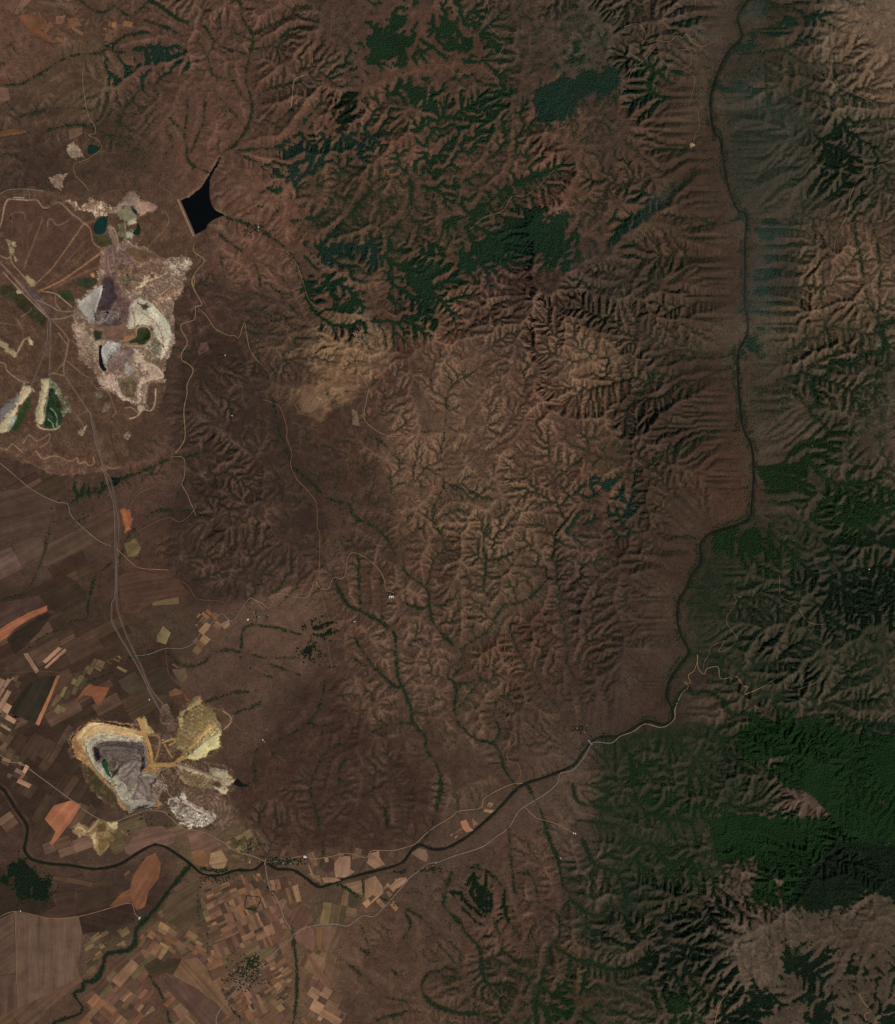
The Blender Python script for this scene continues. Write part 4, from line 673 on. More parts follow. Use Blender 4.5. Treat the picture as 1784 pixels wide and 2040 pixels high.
CTRL = [ # x, y, height (units of 100 m above the plain), reach
 (395,420,1.0),(430,250,1.8),(380,60,2.3),(300,180,1.6),(150,60,.7),(40,40,.3),(60,220,.5),(40,330,.4),(560,130,2.6),(700,60,4.0),(650,280,3.0),
 (560,380,2.0),(520,500,1.6),(850,60,4.6),(900,150,4.8),(1000,200,5.2),(830,230,3.6),(820,330,3.2),(1130,280,5.4),(1000,330,4.4),(880,460,3.9),(1050,480,5.2),(740,560,3.0),
 (1060,600,5.4),(1200,420,5.0),(1250,250,5.2),(1330,60,4.6),(1150,60,4.6),(1330,350,4.6),(1390,300,3.6),(1380,200,3.6),(1350,600,4.4),(1240,650,4.6),(1300,800,4.4),(1150,800,4.4),
 (980,760,4.0),(860,700,3.6),(940,900,3.2),(1050,950,3.8),(1160,960,4.0),(1330,960,4.4),(1420,1000,3.2),(1420,830,3.0),(1430,680,2.8),(1420,520,3.0),(720,700,3.7),(620,780,3.0),(545,720,2.4),(540,900,3.0),
 (545,1010,3.4),(470,830,1.9),(420,960,1.6),(460,1060,2.1),(580,1080,2.8),(390,1120,.9),(500,1160,1.2),(640,870,2.2),(720,920,2.6),(640,1050,2.4),(800,1010,2.3),(700,1120,2.3),(760,1200,2.0),
 (840,1300,1.8),(960,1250,2.4),(960,1100,2.8),(1060,1180,2.9),(1150,1080,3.4),(1250,1150,3.6),(1260,1300,3.0),(1180,1350,2.0),(1060,1400,1.8),(960,1400,1.5),(940,1520,.7),(1100,1480,.5),
 (1250,1410,1.8),(700,1300,2.0),(640,1320,1.7),(560,1300,.9),(520,1400,.8),(600,1400,1.3),(700,1430,1.6),(760,1400,1.7),(700,1550,1.2),(580,1600,.9),(800,1560,1.0),(640,1680,.5),(780,1680,.3),
 (300,900,.5),(160,620,.6),(60,540,.5),(300,620,.6),(230,300,.9),(350,560,.8),(400,660,1.0),(60,780,.4),(60,1100,.1),(60,1300,.0),(200,1100,.15),(330,1250,.25),(430,1290,.5),(300,1380,.1),(100,1500,0),(100,1700,-.05),(60,1950,-.05),
 (300,1900,0),(450,1950,0),(560,1850,.0),(700,1800,.1),(660,1980,.3),(760,1960,.7),(820,1850,.6),(780,1770,.2),(900,1760,.35),(960,1680,.05),(1060,1640,.15),(1130,1570,.15),(1000,1850,1.4),(920,1950,1.2),(1080,1760,1.0),(1180,1700,1.3),
 (1150,1900,2.2),(1030,2010,2.0),(1250,1800,3.2),(1250,1620,1.6),(1250,1530,1.2),(1330,1560,2.6),(1380,1480,1.8),(1420,1600,3.6),(1400,1700,4.2),(1420,1770,5.4),(1320,1900,3.6),(1480,1900,6.4),(1540,1830,7.0),
 (1520,1540,4.4),(1580,1560,5.2),(1640,1620,6.6),(1720,1680,7.6),(1760,1780,8.4),(1650,1760,7.4),(1600,1980,6.6),(1540,2000,5.6),(1400,2010,4.4),(1720,1880,7.6),(1780,1960,6.6),(1700,1500,5.4),(1780,1560,6.6),
 (1480,1330,3.6),(1560,1260,4.6),(1650,1300,5.4),(1600,1380,4.0),(1750,1350,5.4),(1760,1230,5.6),(1640,1180,4.4),(1500,1130,3.4),(1440,1180,2.6),(1440,1290,2.8),(1560,1040,3.2),(1660,1030,3.8),(1750,1080,4.8),(1540,900,2.6),
 (1700,920,3.8),(1700,800,4.0),(1560,760,3.0),(1620,640,3.6),(1560,560,3.2),(1700,560,4.0),(1770,480,4.6),(1620,440,3.6),(1700,330,4.8),(1600,280,4.2),(1550,330,3.6),(1500,200,2.9),(1580,160,3.9),(1660,180,4.3),(1720,70,5.2),(1600,60,4.2),(1540,30,3.4),
 (1780,200,5.0),(1420,20,3.2),(1400,120,3.3)]

def relief(xs, ys):
    """smooth relief from the height notes (normalised kernel)"""
    C = np.array(CTRL, float); num = np.zeros((len(ys), len(xs))); den = np.zeros_like(num) + 1e-9
    for x, y, z in C:
        wx = 1/(1 + ((xs - x)/46)**2); wy = 1/(1 + ((ys - y)/46)**2)
        w = (wy[:, None]*wx[None])**2.2
        num += w*z; den += w
    return num/den

N8 = [(-1,-1),(-1,0),(-1,1),(0,-1),(0,1),(1,-1),(1,0),(1,1)]
def fill_pits(z, fixed):
    """priority flood with a small fall towards the outlets"""
    ny, nx = z.shape; zz = z.ravel().tolist(); ep = (10**np.random.default_rng(6).uniform(-4.6, -2.6, nx*ny)).tolist(); done = bytearray(nx*ny); h = []
    for k in np.nonzero(fixed.ravel())[0].tolist():
        done[k] = 1; h.append((zz[k], k))
    heapq.heapify(h); pop, push = heapq.heappop, heapq.heappush
    off = (-nx-1,-nx,-nx+1,-1,1,nx-1,nx,nx+1)
    while h:
        v, k = pop(h); c = k % nx
        for o in off:
            q = k + o
            if q < 0 or q >= nx*ny or done[q]: continue
            cq = q % nx
            if cq - c > 1 or c - cq > 1: continue
            done[q] = 1
            if zz[q] <= v: zz[q] = v + ep[q]
            push(h, (zz[q], q))
    return np.array(zz).reshape(ny, nx)

def erode(z, K, fixed, steps, cell, m=.45, diff=.0, want_area=False, U=0.):
    """stream power erosion, implicit in time, receivers by steepest descent, solved level by level from the outlets"""
    ny, nx = z.shape; n = nx*ny; idx = np.arange(n).reshape(ny, nx)
    K = K.ravel(); fx = fixed.ravel()
    for it in range(steps):
        z = np.where(fixed, z, z + U)
        best = np.zeros((ny, nx)); rec = idx.copy(); dist = np.ones((ny, nx))
        zp = np.pad(z, 1, constant_values=1e9)
        for dy, dx in N8:
            L = math.hypot(dx, dy)
            s = (z - zp[1+dy:1+dy+ny, 1+dx:1+dx+nx])/L
            mk = s > best
            best[mk] = s[mk]; rec[mk] = (idx + dy*nx + dx)[mk]; dist[mk] = L
        r = rec.ravel(); r[fx] = np.nonzero(fx)[0]
        dl = dist.ravel()*cell
        order = np.argsort(r, kind='stable'); cnt = np.bincount(r, minlength=n); st = np.concatenate([[0], np.cumsum(cnt)])
        roots = np.nonzero(r == np.arange(n))[0]; levels = [roots]; cur = roots
        while True:
            c = cnt[cur]; t = int(c.sum())
            if t == 0: break
            base = np.repeat(st[cur] - np.concatenate([[0], np.cumsum(c)[:-1]]), c)
            ch = order[base + np.arange(t)]
            ch = ch[r[ch] != ch]
            if len(ch) == 0: break
            levels.append(ch); cur = ch
        A = np.full(n, cell*cell)
        for lv in levels[:0:-1]:
            A += np.bincount(r[lv], weights=A[lv], minlength=n) if len(lv) > 40000 else 0
            if len(lv) <= 40000: np.add.at(A, r[lv], A[lv])
        f = K*A**m/dl
        zf = z.ravel().copy()
        for lv in levels[1:]:
            zr = zf[r[lv]]
            zf[lv] = (zf[lv] + f[lv]*zr)/(1 + f[lv])
        z = zf.reshape(ny, nx)
        if diff:
            q = np.pad(z, 1, mode='edge')
            lap = q[:-2,1:-1] + q[2:,1:-1] + q[1:-1,:-2] + q[1:-1,2:] - 4*z
            z = np.where(fixed, z, z + diff*lap)
    return (z, A.reshape(ny, nx)) if want_area else z

def resize2(a, nx, ny):
    """bilinear from a grid of every second vertex to the full grid"""
    yy = np.minimum(np.arange(ny)/2, a.shape[0] - 1.001); xx = np.minimum(np.arange(nx)/2, a.shape[1] - 1.001)
    iy = yy.astype(int); ix = xx.astype(int); fy = (yy - iy)[:, None]; fx = (xx - ix)[None]
    return (a[iy][:, ix]*(1-fx) + a[iy][:, ix+1]*fx)*(1-fy) + (a[iy+1][:, ix]*(1-fx) + a[iy+1][:, ix+1]*fx)*fy
def blur(a, r, times=2):
    for _ in range(times):
        for ax in (0, 1):
            p = np.pad(a, [(r+1, r) if ax == k else (0, 0) for k in (0, 1)], mode='edge')
            c = np.cumsum(p, axis=ax, dtype=np.float64)
            a = (c[2*r+1:] - c[:-2*r-1])/(2*r+1) if ax == 0 else (c[:, 2*r+1:] - c[:, :-2*r-1])/(2*r+1)
    return a

KS, US = .085, .021
PLAIN = [(-70,880),(60,930),(150,985),(240,975),(300,960),(345,930),(375,960),(388,1020),(330,1060),(300,1110),(340,1140),(400,1185),(480,1200),(560,1200),(620,1180),(650,1230),
 (655,1330),(600,1370),(560,1420),(520,1500),(470,1570),(455,1650),(500,1690),(600,1700),(700,1700),(820,1690),(880,1640),(960,1590),(1030,1575),(1080,1560),(1120,1575),(1060,1640),(960,1680),(900,1710),(840,1735),(790,1790),(720,1850),(690,1900),(690,2110),(-70,2110)]
SOFT = [(430,250,110,.4),(300,330,80,.35),(560,380,90,.5),(700,1560,140,.5),(560,1330,120,.25),(470,1080,90,.85),(430,960,80,.8),(420,820,80,.7),(480,880,70,.75),(680,720,80,.9),(555,950,60,.6),(660,1000,90,.45),(980,800,190,1.25),(1050,640,120,1.2),(880,1000,90,1.1),
 (850,1250,120,.7),(1030,1330,140,.6),(1230,1330,120,.5),(1330,1010,100,.45),(1330,800,90,.5),(1400,700,90,.4),(1410,900,80,.35),(1390,560,80,.4),(1370,380,80,.4),(1400,200,80,.4),(1400,1150,80,.4),(1100,1480,110,.35),(1290,420,120,.55),(1000,330,130,1.),(820,100,110,.5),(1150,200,80,.6),(620,480,90,.6),(1600,1900,150,.3),(1720,100,110,.5),
 (1500,30,60,.4),(1600,270,110,.6),(1650,600,120,.9),(1550,480,80,.3),(1560,330,80,.3),(1550,620,70,.4),(1540,780,70,.4),(1560,180,80,.4),(1650,850,120,.7),(1600,1250,150,.75),(1650,1080,100,.6),(1650,1620,160,.6),(1400,1700,130,.8),(1000,1850,130,.55),(900,1750,90,.25),(800,1930,90,.25),(1200,1900,120,.9),(1100,1080,90,.8),(1250,1150,100,.6)]
RIVZ = None
def river_level(k, n):
    t = k/n
    return -.12 - 1.3*max(0, (t - .50)/.5)**1.15

def make_terrain():
    # coarse grid: every second vertex
    cx = X0 + np.arange((NX + 1)//2)*GS*2; cy = Y0 + np.arange((NY + 1)//2)*GS*2
    ny, nx = len(cy), len(cx)
    base = relief(cx, cy)
    plain = np.clip(sdist(cx, cy, PLAIN, 60)/40 + .4, 0, 1)
    plain = blur(plain, 4)
    rug = 1 - plain
    mine = np.clip(sdist(cx, cy, [(-80,370),(60,375),(280,372),(352,420),(385,500),(345,600),(350,740),(320,860),(230,940),(60,930),(-80,900)], 50)/30 + .5, 0, 1)
    rug = rug*(1 - .93*blur(mine, 3))
    RL = smooth_line(RIVER, 6); rz = [river_level(k, len(RL)) for k in range(len(RL))]
    dR, vR = seg_dist(cx, cy, RL, 240, rz)
    # gorge: the ground sinks to the river
    wgt = np.exp(-(dR/70)**2)
    base = base*(1 - wgt) + np.minimum(base, vR + .026*dR)*wgt
    soft = np.ones((ny, nx)); den = np.full((ny, nx), .25); num = den*1.
    for sx, sy, sr, f in SOFT:
        w = np.exp(-((cx - sx)[None]**2 + (cy - sy)[:, None]**2)/sr**2); num += w*f; den += w
    rug = rug*num/den*(1 - .82*np.exp(-(dR/85)**2)*((cy < 1470)[:, None] & (cx > 1150)[None]))
    gn = np.exp(-(dR/95)**2)
    ctr = np.exp(-(((cx - 1020)/250)[None]**2 + ((cy - 830)/290)[:, None]**2)**2)
    ctr = np.maximum(ctr, (.45)*np.exp(-(((cx - 455)/85)[None]**2 + ((cy - 980)/215)[:, None]**2)**2))
    z = base + rug*((.30 + .5*ctr + .9*gn)*fbm(nx, ny, 40, 4, 3) + (.22 + .75*ctr)*fbm(nx, ny, 13, 4, 5) + .035*np.random.default_rng(4).normal(size=(ny, nx)))*(.35 + .25*np.clip(base, 0, 4))
    K = np.full((ny, nx), 1.)
    hint = np.zeros((ny, nx), np.float32)
    for k, (pts, w, d) in enumerate(VALLEYS):
        D = seg_dist(cx, cy, smooth_line(pts, 5), 30)
        hint = np.maximum(hint, np.clip(1 - D/14, 0, 1)*min(1, .5 + w/10)*(.35 if min(p[0] for p in pts) > 1175 else 1))
    z = z - rug*hint**1.3*(.22 + .07*np.clip(base, 0, 4))
    riv = dR < 3.2
    z[riv] = vR[riv]
    fixed = riv.copy()
    lake = inside(cx, cy, RESERVOIR); z[lake] = .9
    edge = np.zeros_like(fixed); edge[0] = edge[-1] = True; edge[:, 0] = edge[:, -1] = True
    fixed |= edge | lake | ((plain > .97) & (np.random.default_rng(1).random((ny, nx)) < .02))
    z = fill_pits(z, fixed)
    Kmap = (.16 + .84*rug)*np.clip(.55 + .14*base, .3, 1.25)*(1 + .5*fbm(nx, ny, 60, 2, 9))*KS
    Kmap *= (1 + 1.2*hint)*(1 + 1.3*ctr)
    U = US*rug*np.clip(.35 + .35*base, .25, 2.2)*(1 + 1.2*ctr)
    z = erode(z, Kmap, fixed, 60, .4, diff=.02, U=U)
    # fine grid
    zf = resize2(z, NX, NY)
    X = X0 + np.arange(NX)*GS; Y = Y0 + np.arange(NY)*GS
    rugf = resize2(rug, NX, NY); bf = resize2(base, NX, NY)
    zf += rugf*(.20*fbm(NX, NY, 7, 3, 21) + .05*np.random.default_rng(8).normal(size=zf.shape))*np.clip(.3 + .3*bf, .2, 1.3)
    dRf, vRf = seg_dist(X, Y, RL, 300, rz)
    rivf = dRf < 2.6
    zf[rivf] = vRf[rivf]; 
    fixf = rivf.copy(); fixf[0] = fixf[-1] = True; fixf[:, 0] = fixf[:, -1] = True; fixf |= inside(X, Y, RESERVOIR)
    Kf = resize2(Kmap, NX, NY)*1.5
    zf, A = erode(zf, Kf, fixf, 24, .2, diff=.012, want_area=True, U=resize2(U, NX, NY))
    pf = resize2(plain, NX, NY); zf = zf*(1 - pf) + pf*np.where(rivf, zf, bf)
    return X, Y, zf, A, rugf, dRf, vRf, RL, rz, resize2(hint, NX, NY), resize2(plain, NX, NY)
# ------------------------------------------------------------------ the ground
X, Y, H, FLOW, RUG, DRIV, VRIV, RL, RZ, HINT, PLAINF = make_terrain()
VS = .375
H = H*VS; RZ = [v*VS for v in RZ]; VRIV = VRIV*VS
CTR = np.exp(-(((X - 1030)/260)[None]**2 + ((Y - 830)/300)[:, None]**2)**2); CTR = np.maximum(CTR, .35*np.exp(-(((X - 455)/85)[None]**2 + ((Y - 980)/215)[:, None]**2)**2)); CTR = np.maximum(CTR, .6*np.exp(-(((X - 870)/180)[None]**2 + ((Y - 1300)/200)[:, None]**2)**2)); CTR = np.maximum(CTR, .7*np.exp(-(((X - 1650)/110)[None]**2 + ((Y - 640)/180)[:, None]**2)**2)); CTR = np.maximum(CTR, .8*np.exp(-(((X - 690)/70)[None]**2 + ((Y - 710)/80)[:, None]**2)**2))
H = H + (.35 + .75*CTR)*(1 - .7*np.exp(-(DRIV/78)**2))*np.clip(RUG*1.5, 0, 1)*(H - blur(H, 3))
GB = np.exp(-(np.maximum(0, DRIV - 8)/66)**2)*np.clip((1480 - Y[:, None])/60, 0, 1)*(X[None] > 1150)       # flanks of the gorge: broad smooth slopes
b4_, b16_ = blur(H, 4), blur(H, 16); am_ = np.clip(RUG*1.5, 0, 1)*(1 - .75*CTR); H = np.where(DRIV > 3.6, H - .42*am_*(b4_ - b16_) + .25*am_*(H - b4_), H)
EAST = np.clip((X[None] - 1500)/60, 0, 1)*np.clip((1250 - Y[:, None])/150, .35, 1)
soft_ = np.clip((.58*GB) + (.45*EAST + .35*np.exp(-(((X - 1330)/110)[None]**2 + ((Y - 230)/230)[:, None]**2)))*(1 - GB)*(1 - CTR), 0, .85)
Hb_ = blur(H, 9); H = np.where(DRIV > 3.6, H*(1 - soft_) + soft_*(Hb_ + (.10*fbm(NX, NY, 16, 4, 61) + .05*fbm(NX, NY, 6, 2, 62))*np.clip((DRIV - 4)/20, 0, 1)), H)
LAKE_Z = .9*VS
TINT = [(600,960,50,(58,43,34)),(575,1010,30,(52,39,31)),(640,930,40,(64,47,37)),(385,860,40,(62,46,37)), # x, y, reach, ground colour as it shows when level
 (430,250,110,(90,63,48)),(300,140,90,(84,60,46)),(60,250,90,(78,58,44)),(40,60,90,(92,66,48)),(200,300,70,(72,54,40)),(60,320,60,(62,46,36)),(150,170,70,(86,66,48)),
 (560,100,90,(84,60,46)),(700,60,80,(78,58,45)),(560,380,90,(96,68,51)),(560,560,80,(88,63,48)),(850,230,90,(90,62,47)),(830,380,80,(94,66,50)),(900,150,80,(80,57,43)),(1030,60,90,(76,57,45)),
 (1200,60,90,(78,60,47)),(1300,60,70,(74,54,42)),(1450,40,80,(70,51,39)),(1560,50,80,(68,50,38)),(1720,80,80,(102,80,60)),(1750,170,70,(90,70,53)),(1600,120,70,(74,54,41)),(1550,300,80,(64,52,41)),(1700,350,70,(74,56,43)),
 (1100,330,90,(88,62,47)),(1250,230,80,(80,52,40)),(1250,420,100,(82,52,39)),(1400,350,70,(76,48,36)),(1430,520,80,(74,47,35)),(1200,560,90,(70,51,41)),(1060,560,80,(66,48,40)),(1000,650,80,(78,58,45)),
 (930,800,110,(92,68,51)),(1080,800,110,(86,62,47)),(1150,720,60,(98,74,55)),(1300,650,90,(78,54,41)),(1330,830,90,(72,47,37)),(1430,800,60,(76,46,35)),(1430,950,80,(80,48,35)),(1330,1000,90,(76,50,38)),(1250,1050,80,(74,48,37)),(1380,1100,70,(72,46,35)),
 (1150,950,90,(78,56,42)),(1000,1000,100,(90,68,50)),(900,1040,80,(90,66,48)),(850,900,60,(100,74,54)),(690,700,55,(108,82,59)),(640,785,30,(106,80,57)),(745,650,36,(124,98,72)),(800,760,60,(78,55,42)),(880,620,70,(84,60,44)),(800,650,60,(80,56,42)),
 (650,900,90,(72,51,38)),(560,900,70,(58,43,34)),(480,850,70,(62,47,38)),(400,800,50,(64,48,38)),(420,730,50,(64,47,38)),(430,1000,80,(60,45,37)),(400,1060,50,(58,43,35)),(500,980,40,(60,46,38)),(545,1020,24,(84,63,47)),(545,1060,20,(80,60,45)),(580,1060,50,(54,40,31)),(460,1120,70,(60,44,35)),(420,640,80,(70,50,39)),(520,600,60,(70,52,40)),(470,520,60,(92,66,50)),(420,900,60,(66,48,38)),
 (720,1060,80,(72,52,40)),(720,1180,80,(80,57,43)),(640,1130,50,(82,60,46)),(560,1250,100,(92,68,52)),(500,1350,100,(84,62,48)),(470,1430,70,(78,57,44)),(600,1400,80,(68,50,39)),(700,1350,80,(76,55,42)),(700,1560,110,(68,49,38)),(600,1490,50,(64,47,37)),(720,1610,60,(62,45,35)),(790,1560,60,(64,47,37)),(640,1640,50,(63,46,36)),(820,1640,40,(66,48,37)),(560,1590,80,(72,50,38)),(600,1660,70,(76,54,41)),
 (830,1280,90,(84,62,47)),(900,1200,80,(78,57,43)),(960,1180,80,(86,66,48)),(1010,1330,80,(78,54,41)),(950,1420,70,(80,60,45)),(870,1480,70,(72,54,41)),(1080,1400,80,(74,55,43)),(1200,1200,100,(76,51,39)),(1230,1350,100,(72,49,39)),(1150,1300,80,(74,52,41)),(1300,1420,60,(66,44,35)),
 (1050,1500,70,(76,57,44)),(1100,1600,70,(82,64,50)),(1000,1640,60,(78,60,46)),(900,1720,60,(78,59,46)),(880,1790,80,(80,60,47)),(1050,1700,80,(82,60,46)),(1000,1830,90,(84,60,46)),(780,1930,90,(84,61,46)),(900,2010,80,(84,61,46)),(1100,1950,80,(74,54,40)),
 (1200,1700,80,(76,55,42)),(1200,1850,80,(72,52,39)),(1330,1600,80,(74,55,42)),(1400,1760,70,(84,62,48)),(1330,1900,80,(72,52,40)),(1480,1880,80,(86,66,51)),(1600,1900,90,(80,61,46)),(1720,1880,80,(78,59,44)),(1500,1940,60,(86,66,51)),(1560,1570,60,(86,64,50)),(1450,1500,60,(70,52,38)),
 (1500,1250,90,(74,55,42)),(1560,1240,40,(88,66,51)),(1650,1250,80,(72,54,41)),(1650,1400,80,(80,60,46)),(1750,1300,60,(70,52,39)),(1600,1050,90,(72,54,41)),(1700,950,90,(72,54,41)),(1700,800,90,(74,56,42)),(1600,680,80,(86,66,49)),(1660,560,90,(92,69,50)),(1730,620,60,(96,74,54)),(1540,800,60,(74,56,42)),(1550,560,60,(66,52,40)),(1620,450,70,(74,56,43)),
 (1520,900,50,(78,60,46)),(1750,450,60,(78,58,44)),(1440,1180,60,(62,50,36)),(1430,1300,60,(66,50,38)),
 (60,1100,90,(76,57,44)),(60,1250,80,(62,46,35)),(200,1250,80,(66,49,36)),(250,1050,60,(78,57,44)),(300,1150,70,(76,53,40)),(330,1250,60,(74,57,42)),(260,1380,70,(60,44,33)),(100,1560,90,(58,42,32)),(100,1680,80,(72,53,41)),(250,1690,80,(78,57,43)),(60,1780,70,(50,40,30)),(100,1900,90,(88,65,50)),
 (250,1780,70,(62,47,36)),(320,1900,80,(84,65,46)),(450,1850,90,(98,74,52)),(560,1930,90,(100,76,53)),(450,1980,80,(98,72,51)),(620,1800,70,(82,64,47)),(700,1880,60,(92,67,49)),(250,1980,80,(88,63,47)),(420,1660,50,(96,76,52)),(620,1730,60,(86,64,48)),(480,1690,50,(88,68,48)),(320,920,60,(82,59,45)),(190,1560,60,(56,41,30)),(560,1790,60,(92,69,50)),
]
PADN = [300, 60, 12]
XE = np.concatenate([X[0] - np.array(PADN)*10., X, X[-1] + np.array(PADN[::-1])*10.])
YE = np.concatenate([Y[0] - np.array(PADN)*10., Y, Y[-1] + np.array(PADN[::-1])*10.])
sub = 4
tx, ty = X[::sub], Y[::sub]
num = np.zeros((len(ty), len(tx), 3)); den = np.full((len(ty), len(tx), 1), 1e-6); num += 1e-6*np.array(S(80, 58, 45))
warp = 34*fbm(len(tx), len(ty), 12, 4, 77, .62)
for x, y, r, c in TINT:
    w = np.exp(-np.minimum(40, (((tx - x)[None] + warp)**2 + ((ty - y)[:, None] - warp)**2)/(r*.55)**2)) + 2e-4*np.exp(-(((tx - x)[None])**2 + ((ty - y)[:, None])**2)/300.**2)
    num += w[..., None]*np.array(S(*[.3*c[0]+.6*c[1]+.1*c[2] + (.70 if x > 1150 else .94)*.985*(v - .3*c[0]-.6*c[1]-.1*c[2]) for v in c])); den += w[..., None]
tint = num/den
for _ in range(2):
    tint = np.stack([resize2(tint[..., k], min(len(X), tint.shape[1]*2), min(len(Y), tint.shape[0]*2)) for k in range(3)], -1)
if tint.shape[0] < NY or tint.shape[1] < NX:
    tint = np.pad(tint, ((0, NY - tint.shape[0]), (0, NX - tint.shape[1]), (0, 0)), mode='edge')
n1_ = fbm(NX, NY, 9, 4, 151); n2_ = fbm(NX, NY, 24, 4, 152)
TINTG = tint*(1 - .10*np.exp(-(((X - 1360)/140)**2))[None, :, None]*np.clip((Y - 150)/150, 0, 1)[:, None, None]*np.clip((1420 - Y)/80, 0, 1)[:, None, None]*np.array([1., .75, .9]))
TINTG = TINTG*(1 - np.clip((X - 1120)/120, 0, 1)[None, :, None]*np.array([.02, -.01, .10]))
ZONES = [ # soil and burnt-grass areas with a clear edge: polygon, colour, strength
 ([(368,720),(420,650),(480,690),(500,760),(545,800),(585,890),(640,950),(645,1060),(640,1150),(560,1172),(480,1196),(400,1188),(338,1138),(326,1085),(384,1010),(370,920)],(60,45,36),.75),
 ([(520,1480),(600,1400),(660,1340),(700,1420),(780,1480),(850,1560),(862,1640),(822,1690),(700,1697),(600,1690),(505,1665),(470,1610),(478,1570)],(64,46,36),.7),
 ([(640,680),(690,648),(790,660),(785,720),(735,765),(690,800),(640,832),(598,822),(600,780),(640,755)],(114,88,63),.6),
 ([(1690,10),(1850,-20),(1850,230),(1700,190),(1665,100)],(104,82,62),.6),
 ([(1600,460),(1660,430),(1784,440),(1784,640),(1680,720),(1620,730),(1590,600)],(92,70,52),.5),
 ([(1020,600),(1130,560),(1165,640),(1110,770),(1040,740),(960,640)],(62,48,40),.5),
 ([(560,200),(640,240),(600,330),(480,420),(440,560),(560,560),(620,440),(700,330),(640,200)],(96,68,50),.4),
 ([(880,740),(960,700),(960,820),(900,960),(860,1010),(850,900)],(100,76,56),.45),
 ([(1120,680),(1220,690),(1240,800),(1180,830),(1120,780)],(104,80,60),.4),
]
for zp, zc, zs in ZONES:
    w = (zs*np.clip((sdist(X, Y, zp, 40) + 9*n1_ + 7*n2_)/9 + .5, 0, 1))[..., None]; TINTG = TINTG*(1 - w) + np.array(S(*zc))*w
gy_, gx_ = np.gradient(H, GS/10.); gy_ = -gy_
NWF = np.clip((-(gx_)*(-math.sin(SUN_AZ)) + (-gy_)*(-math.cos(SUN_AZ)))*2.6, -1, 1)     # >0: slope that faces away from the sun's quarter, cooler and moister
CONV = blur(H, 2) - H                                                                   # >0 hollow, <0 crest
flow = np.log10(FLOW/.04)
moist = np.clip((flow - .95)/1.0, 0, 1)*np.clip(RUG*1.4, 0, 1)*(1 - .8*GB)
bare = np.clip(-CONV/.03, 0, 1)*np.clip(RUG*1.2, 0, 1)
n1 = fbm(NX, NY, 9, 4, 51); n2 = fbm(NX, NY, 24, 4, 52); n3 = fbm(NX, NY, 4, 2, 53)
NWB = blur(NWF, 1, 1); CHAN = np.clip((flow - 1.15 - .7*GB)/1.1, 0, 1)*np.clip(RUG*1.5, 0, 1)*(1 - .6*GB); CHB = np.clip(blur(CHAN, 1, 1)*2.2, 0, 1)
# woods: probability of trees on the terrain grid
WOOD = np.zeros((NY, NX), np.float32); WID = np.full((NY, NX), -1, np.int16)
for fi, (lab, dens, tone, polys) in enumerate(FORESTS):
    for poly in polys:
        d = sdist(X, Y, poly, 60)
        ok = d > -59
        grow = .8*NWB + 1.3*CHB - .3
        e = d - (5 if dens < .98 else 0) + (9*n1 + 12*n2 if dens < .999 else 6*n1 + 6*n2 + 3) + (44 if dens < .98 else 22 if dens < .999 else 9)*grow
        p = np.clip(e/7 + .5, 0, 1)*np.clip((dens*1.5 - .5 + .5*n3 + .5*n1 + (.25*(dens < .999) + 1.3*(1 - dens))*(grow*1.7 - .1))*2.6 + .3, 0, 1)
        fr = np.clip((e + 26)/26, 0, 1)**2*.42*np.clip(.5 + 1.6*n1 + 1.2*grow, 0, 1)       # loose trees round the wood
        p = np.maximum(p, fr)*ok
        m = p > WOOD
        WOOD[m] = p[m]; WID[m] = fi
for c in CLEARINGS:
    WOOD *= 1 - np.clip((sdist(X, Y, c, 30) + 7*n1)/4 + .5, 0, 1)
SCR = np.zeros((NY, NX), np.float32)
for poly, dens in SCRUB:
    SCR = np.maximum(SCR, dens*1.9*np.clip(sdist(X, Y, poly, 60)/50 + .5, 0, 1))
SCR = np.maximum(SCR, .17*GB)
SCRP = np.maximum(SCR*np.clip(.30 + 1.3*NWB + 2.2*CHB + 1.1*n1 + .6*n3, 0, 3.4), (1 - PLAINF)*.62*CHB*np.clip(.30 + 1.4*n2 + .9*n1 + SCR*3.4, 0, 1.2))
GUL = np.zeros((NY, NX), np.float32)
for k, (pts, w, d) in enumerate(VALLEYS):
    L = smooth_line(pts, 4, .5, k)
    dd = seg_dist(X, Y, L, 24)
    GUL = np.maximum(GUL, d*np.clip((w*.34 + .55 + 1.3*n3 + 2.0*n1 + 1.3*n2 - dd)/1.7 + .25, 0, 1))
for L, w in ((STREAM, 4.5),):
    dd = seg_dist(X, Y, smooth_line(L, 4), 24); GUL = np.maximum(GUL, 1.05*np.clip((w + 1.2*n3 + 1.2*n1 + 1.5*n2 - dd)/1.6, 0, 1))
dry = (DRIV > 3.4)
GORGE = np.clip((Y[:, None] < 1490), 0, 1)*(X[None] > 1150)
GUL = np.maximum(GUL, GORGE*.55*np.clip((9 + 6*n1 + 4*n3 - DRIV)/4, 0, 1))
GUL = np.maximum(GUL, (1 - GORGE)*.45*np.clip((4.6 + 2.5*n1 - DRIV)/1.6, 0, 1)*(X[None] > 400)*(n2 > -.05))
for a in (WOOD, SCRP, GUL): a *= dry
LAKEM = inside(X, Y, RESERVOIR)
def sample(a, px, py):
    fx = np.clip((np.asarray(px) - X0)/GS, 0, NX - 1.001); fy = np.clip((np.asarray(py) - Y0)/GS, 0, NY - 1.001)
    ix = fx.astype(int); iy = fy.astype(int); u = fx - ix; v = fy - iy
    return (a[iy, ix]*(1-u) + a[iy, ix+1]*u)*(1-v) + (a[iy+1, ix]*(1-u) + a[iy+1, ix+1]*u)*v
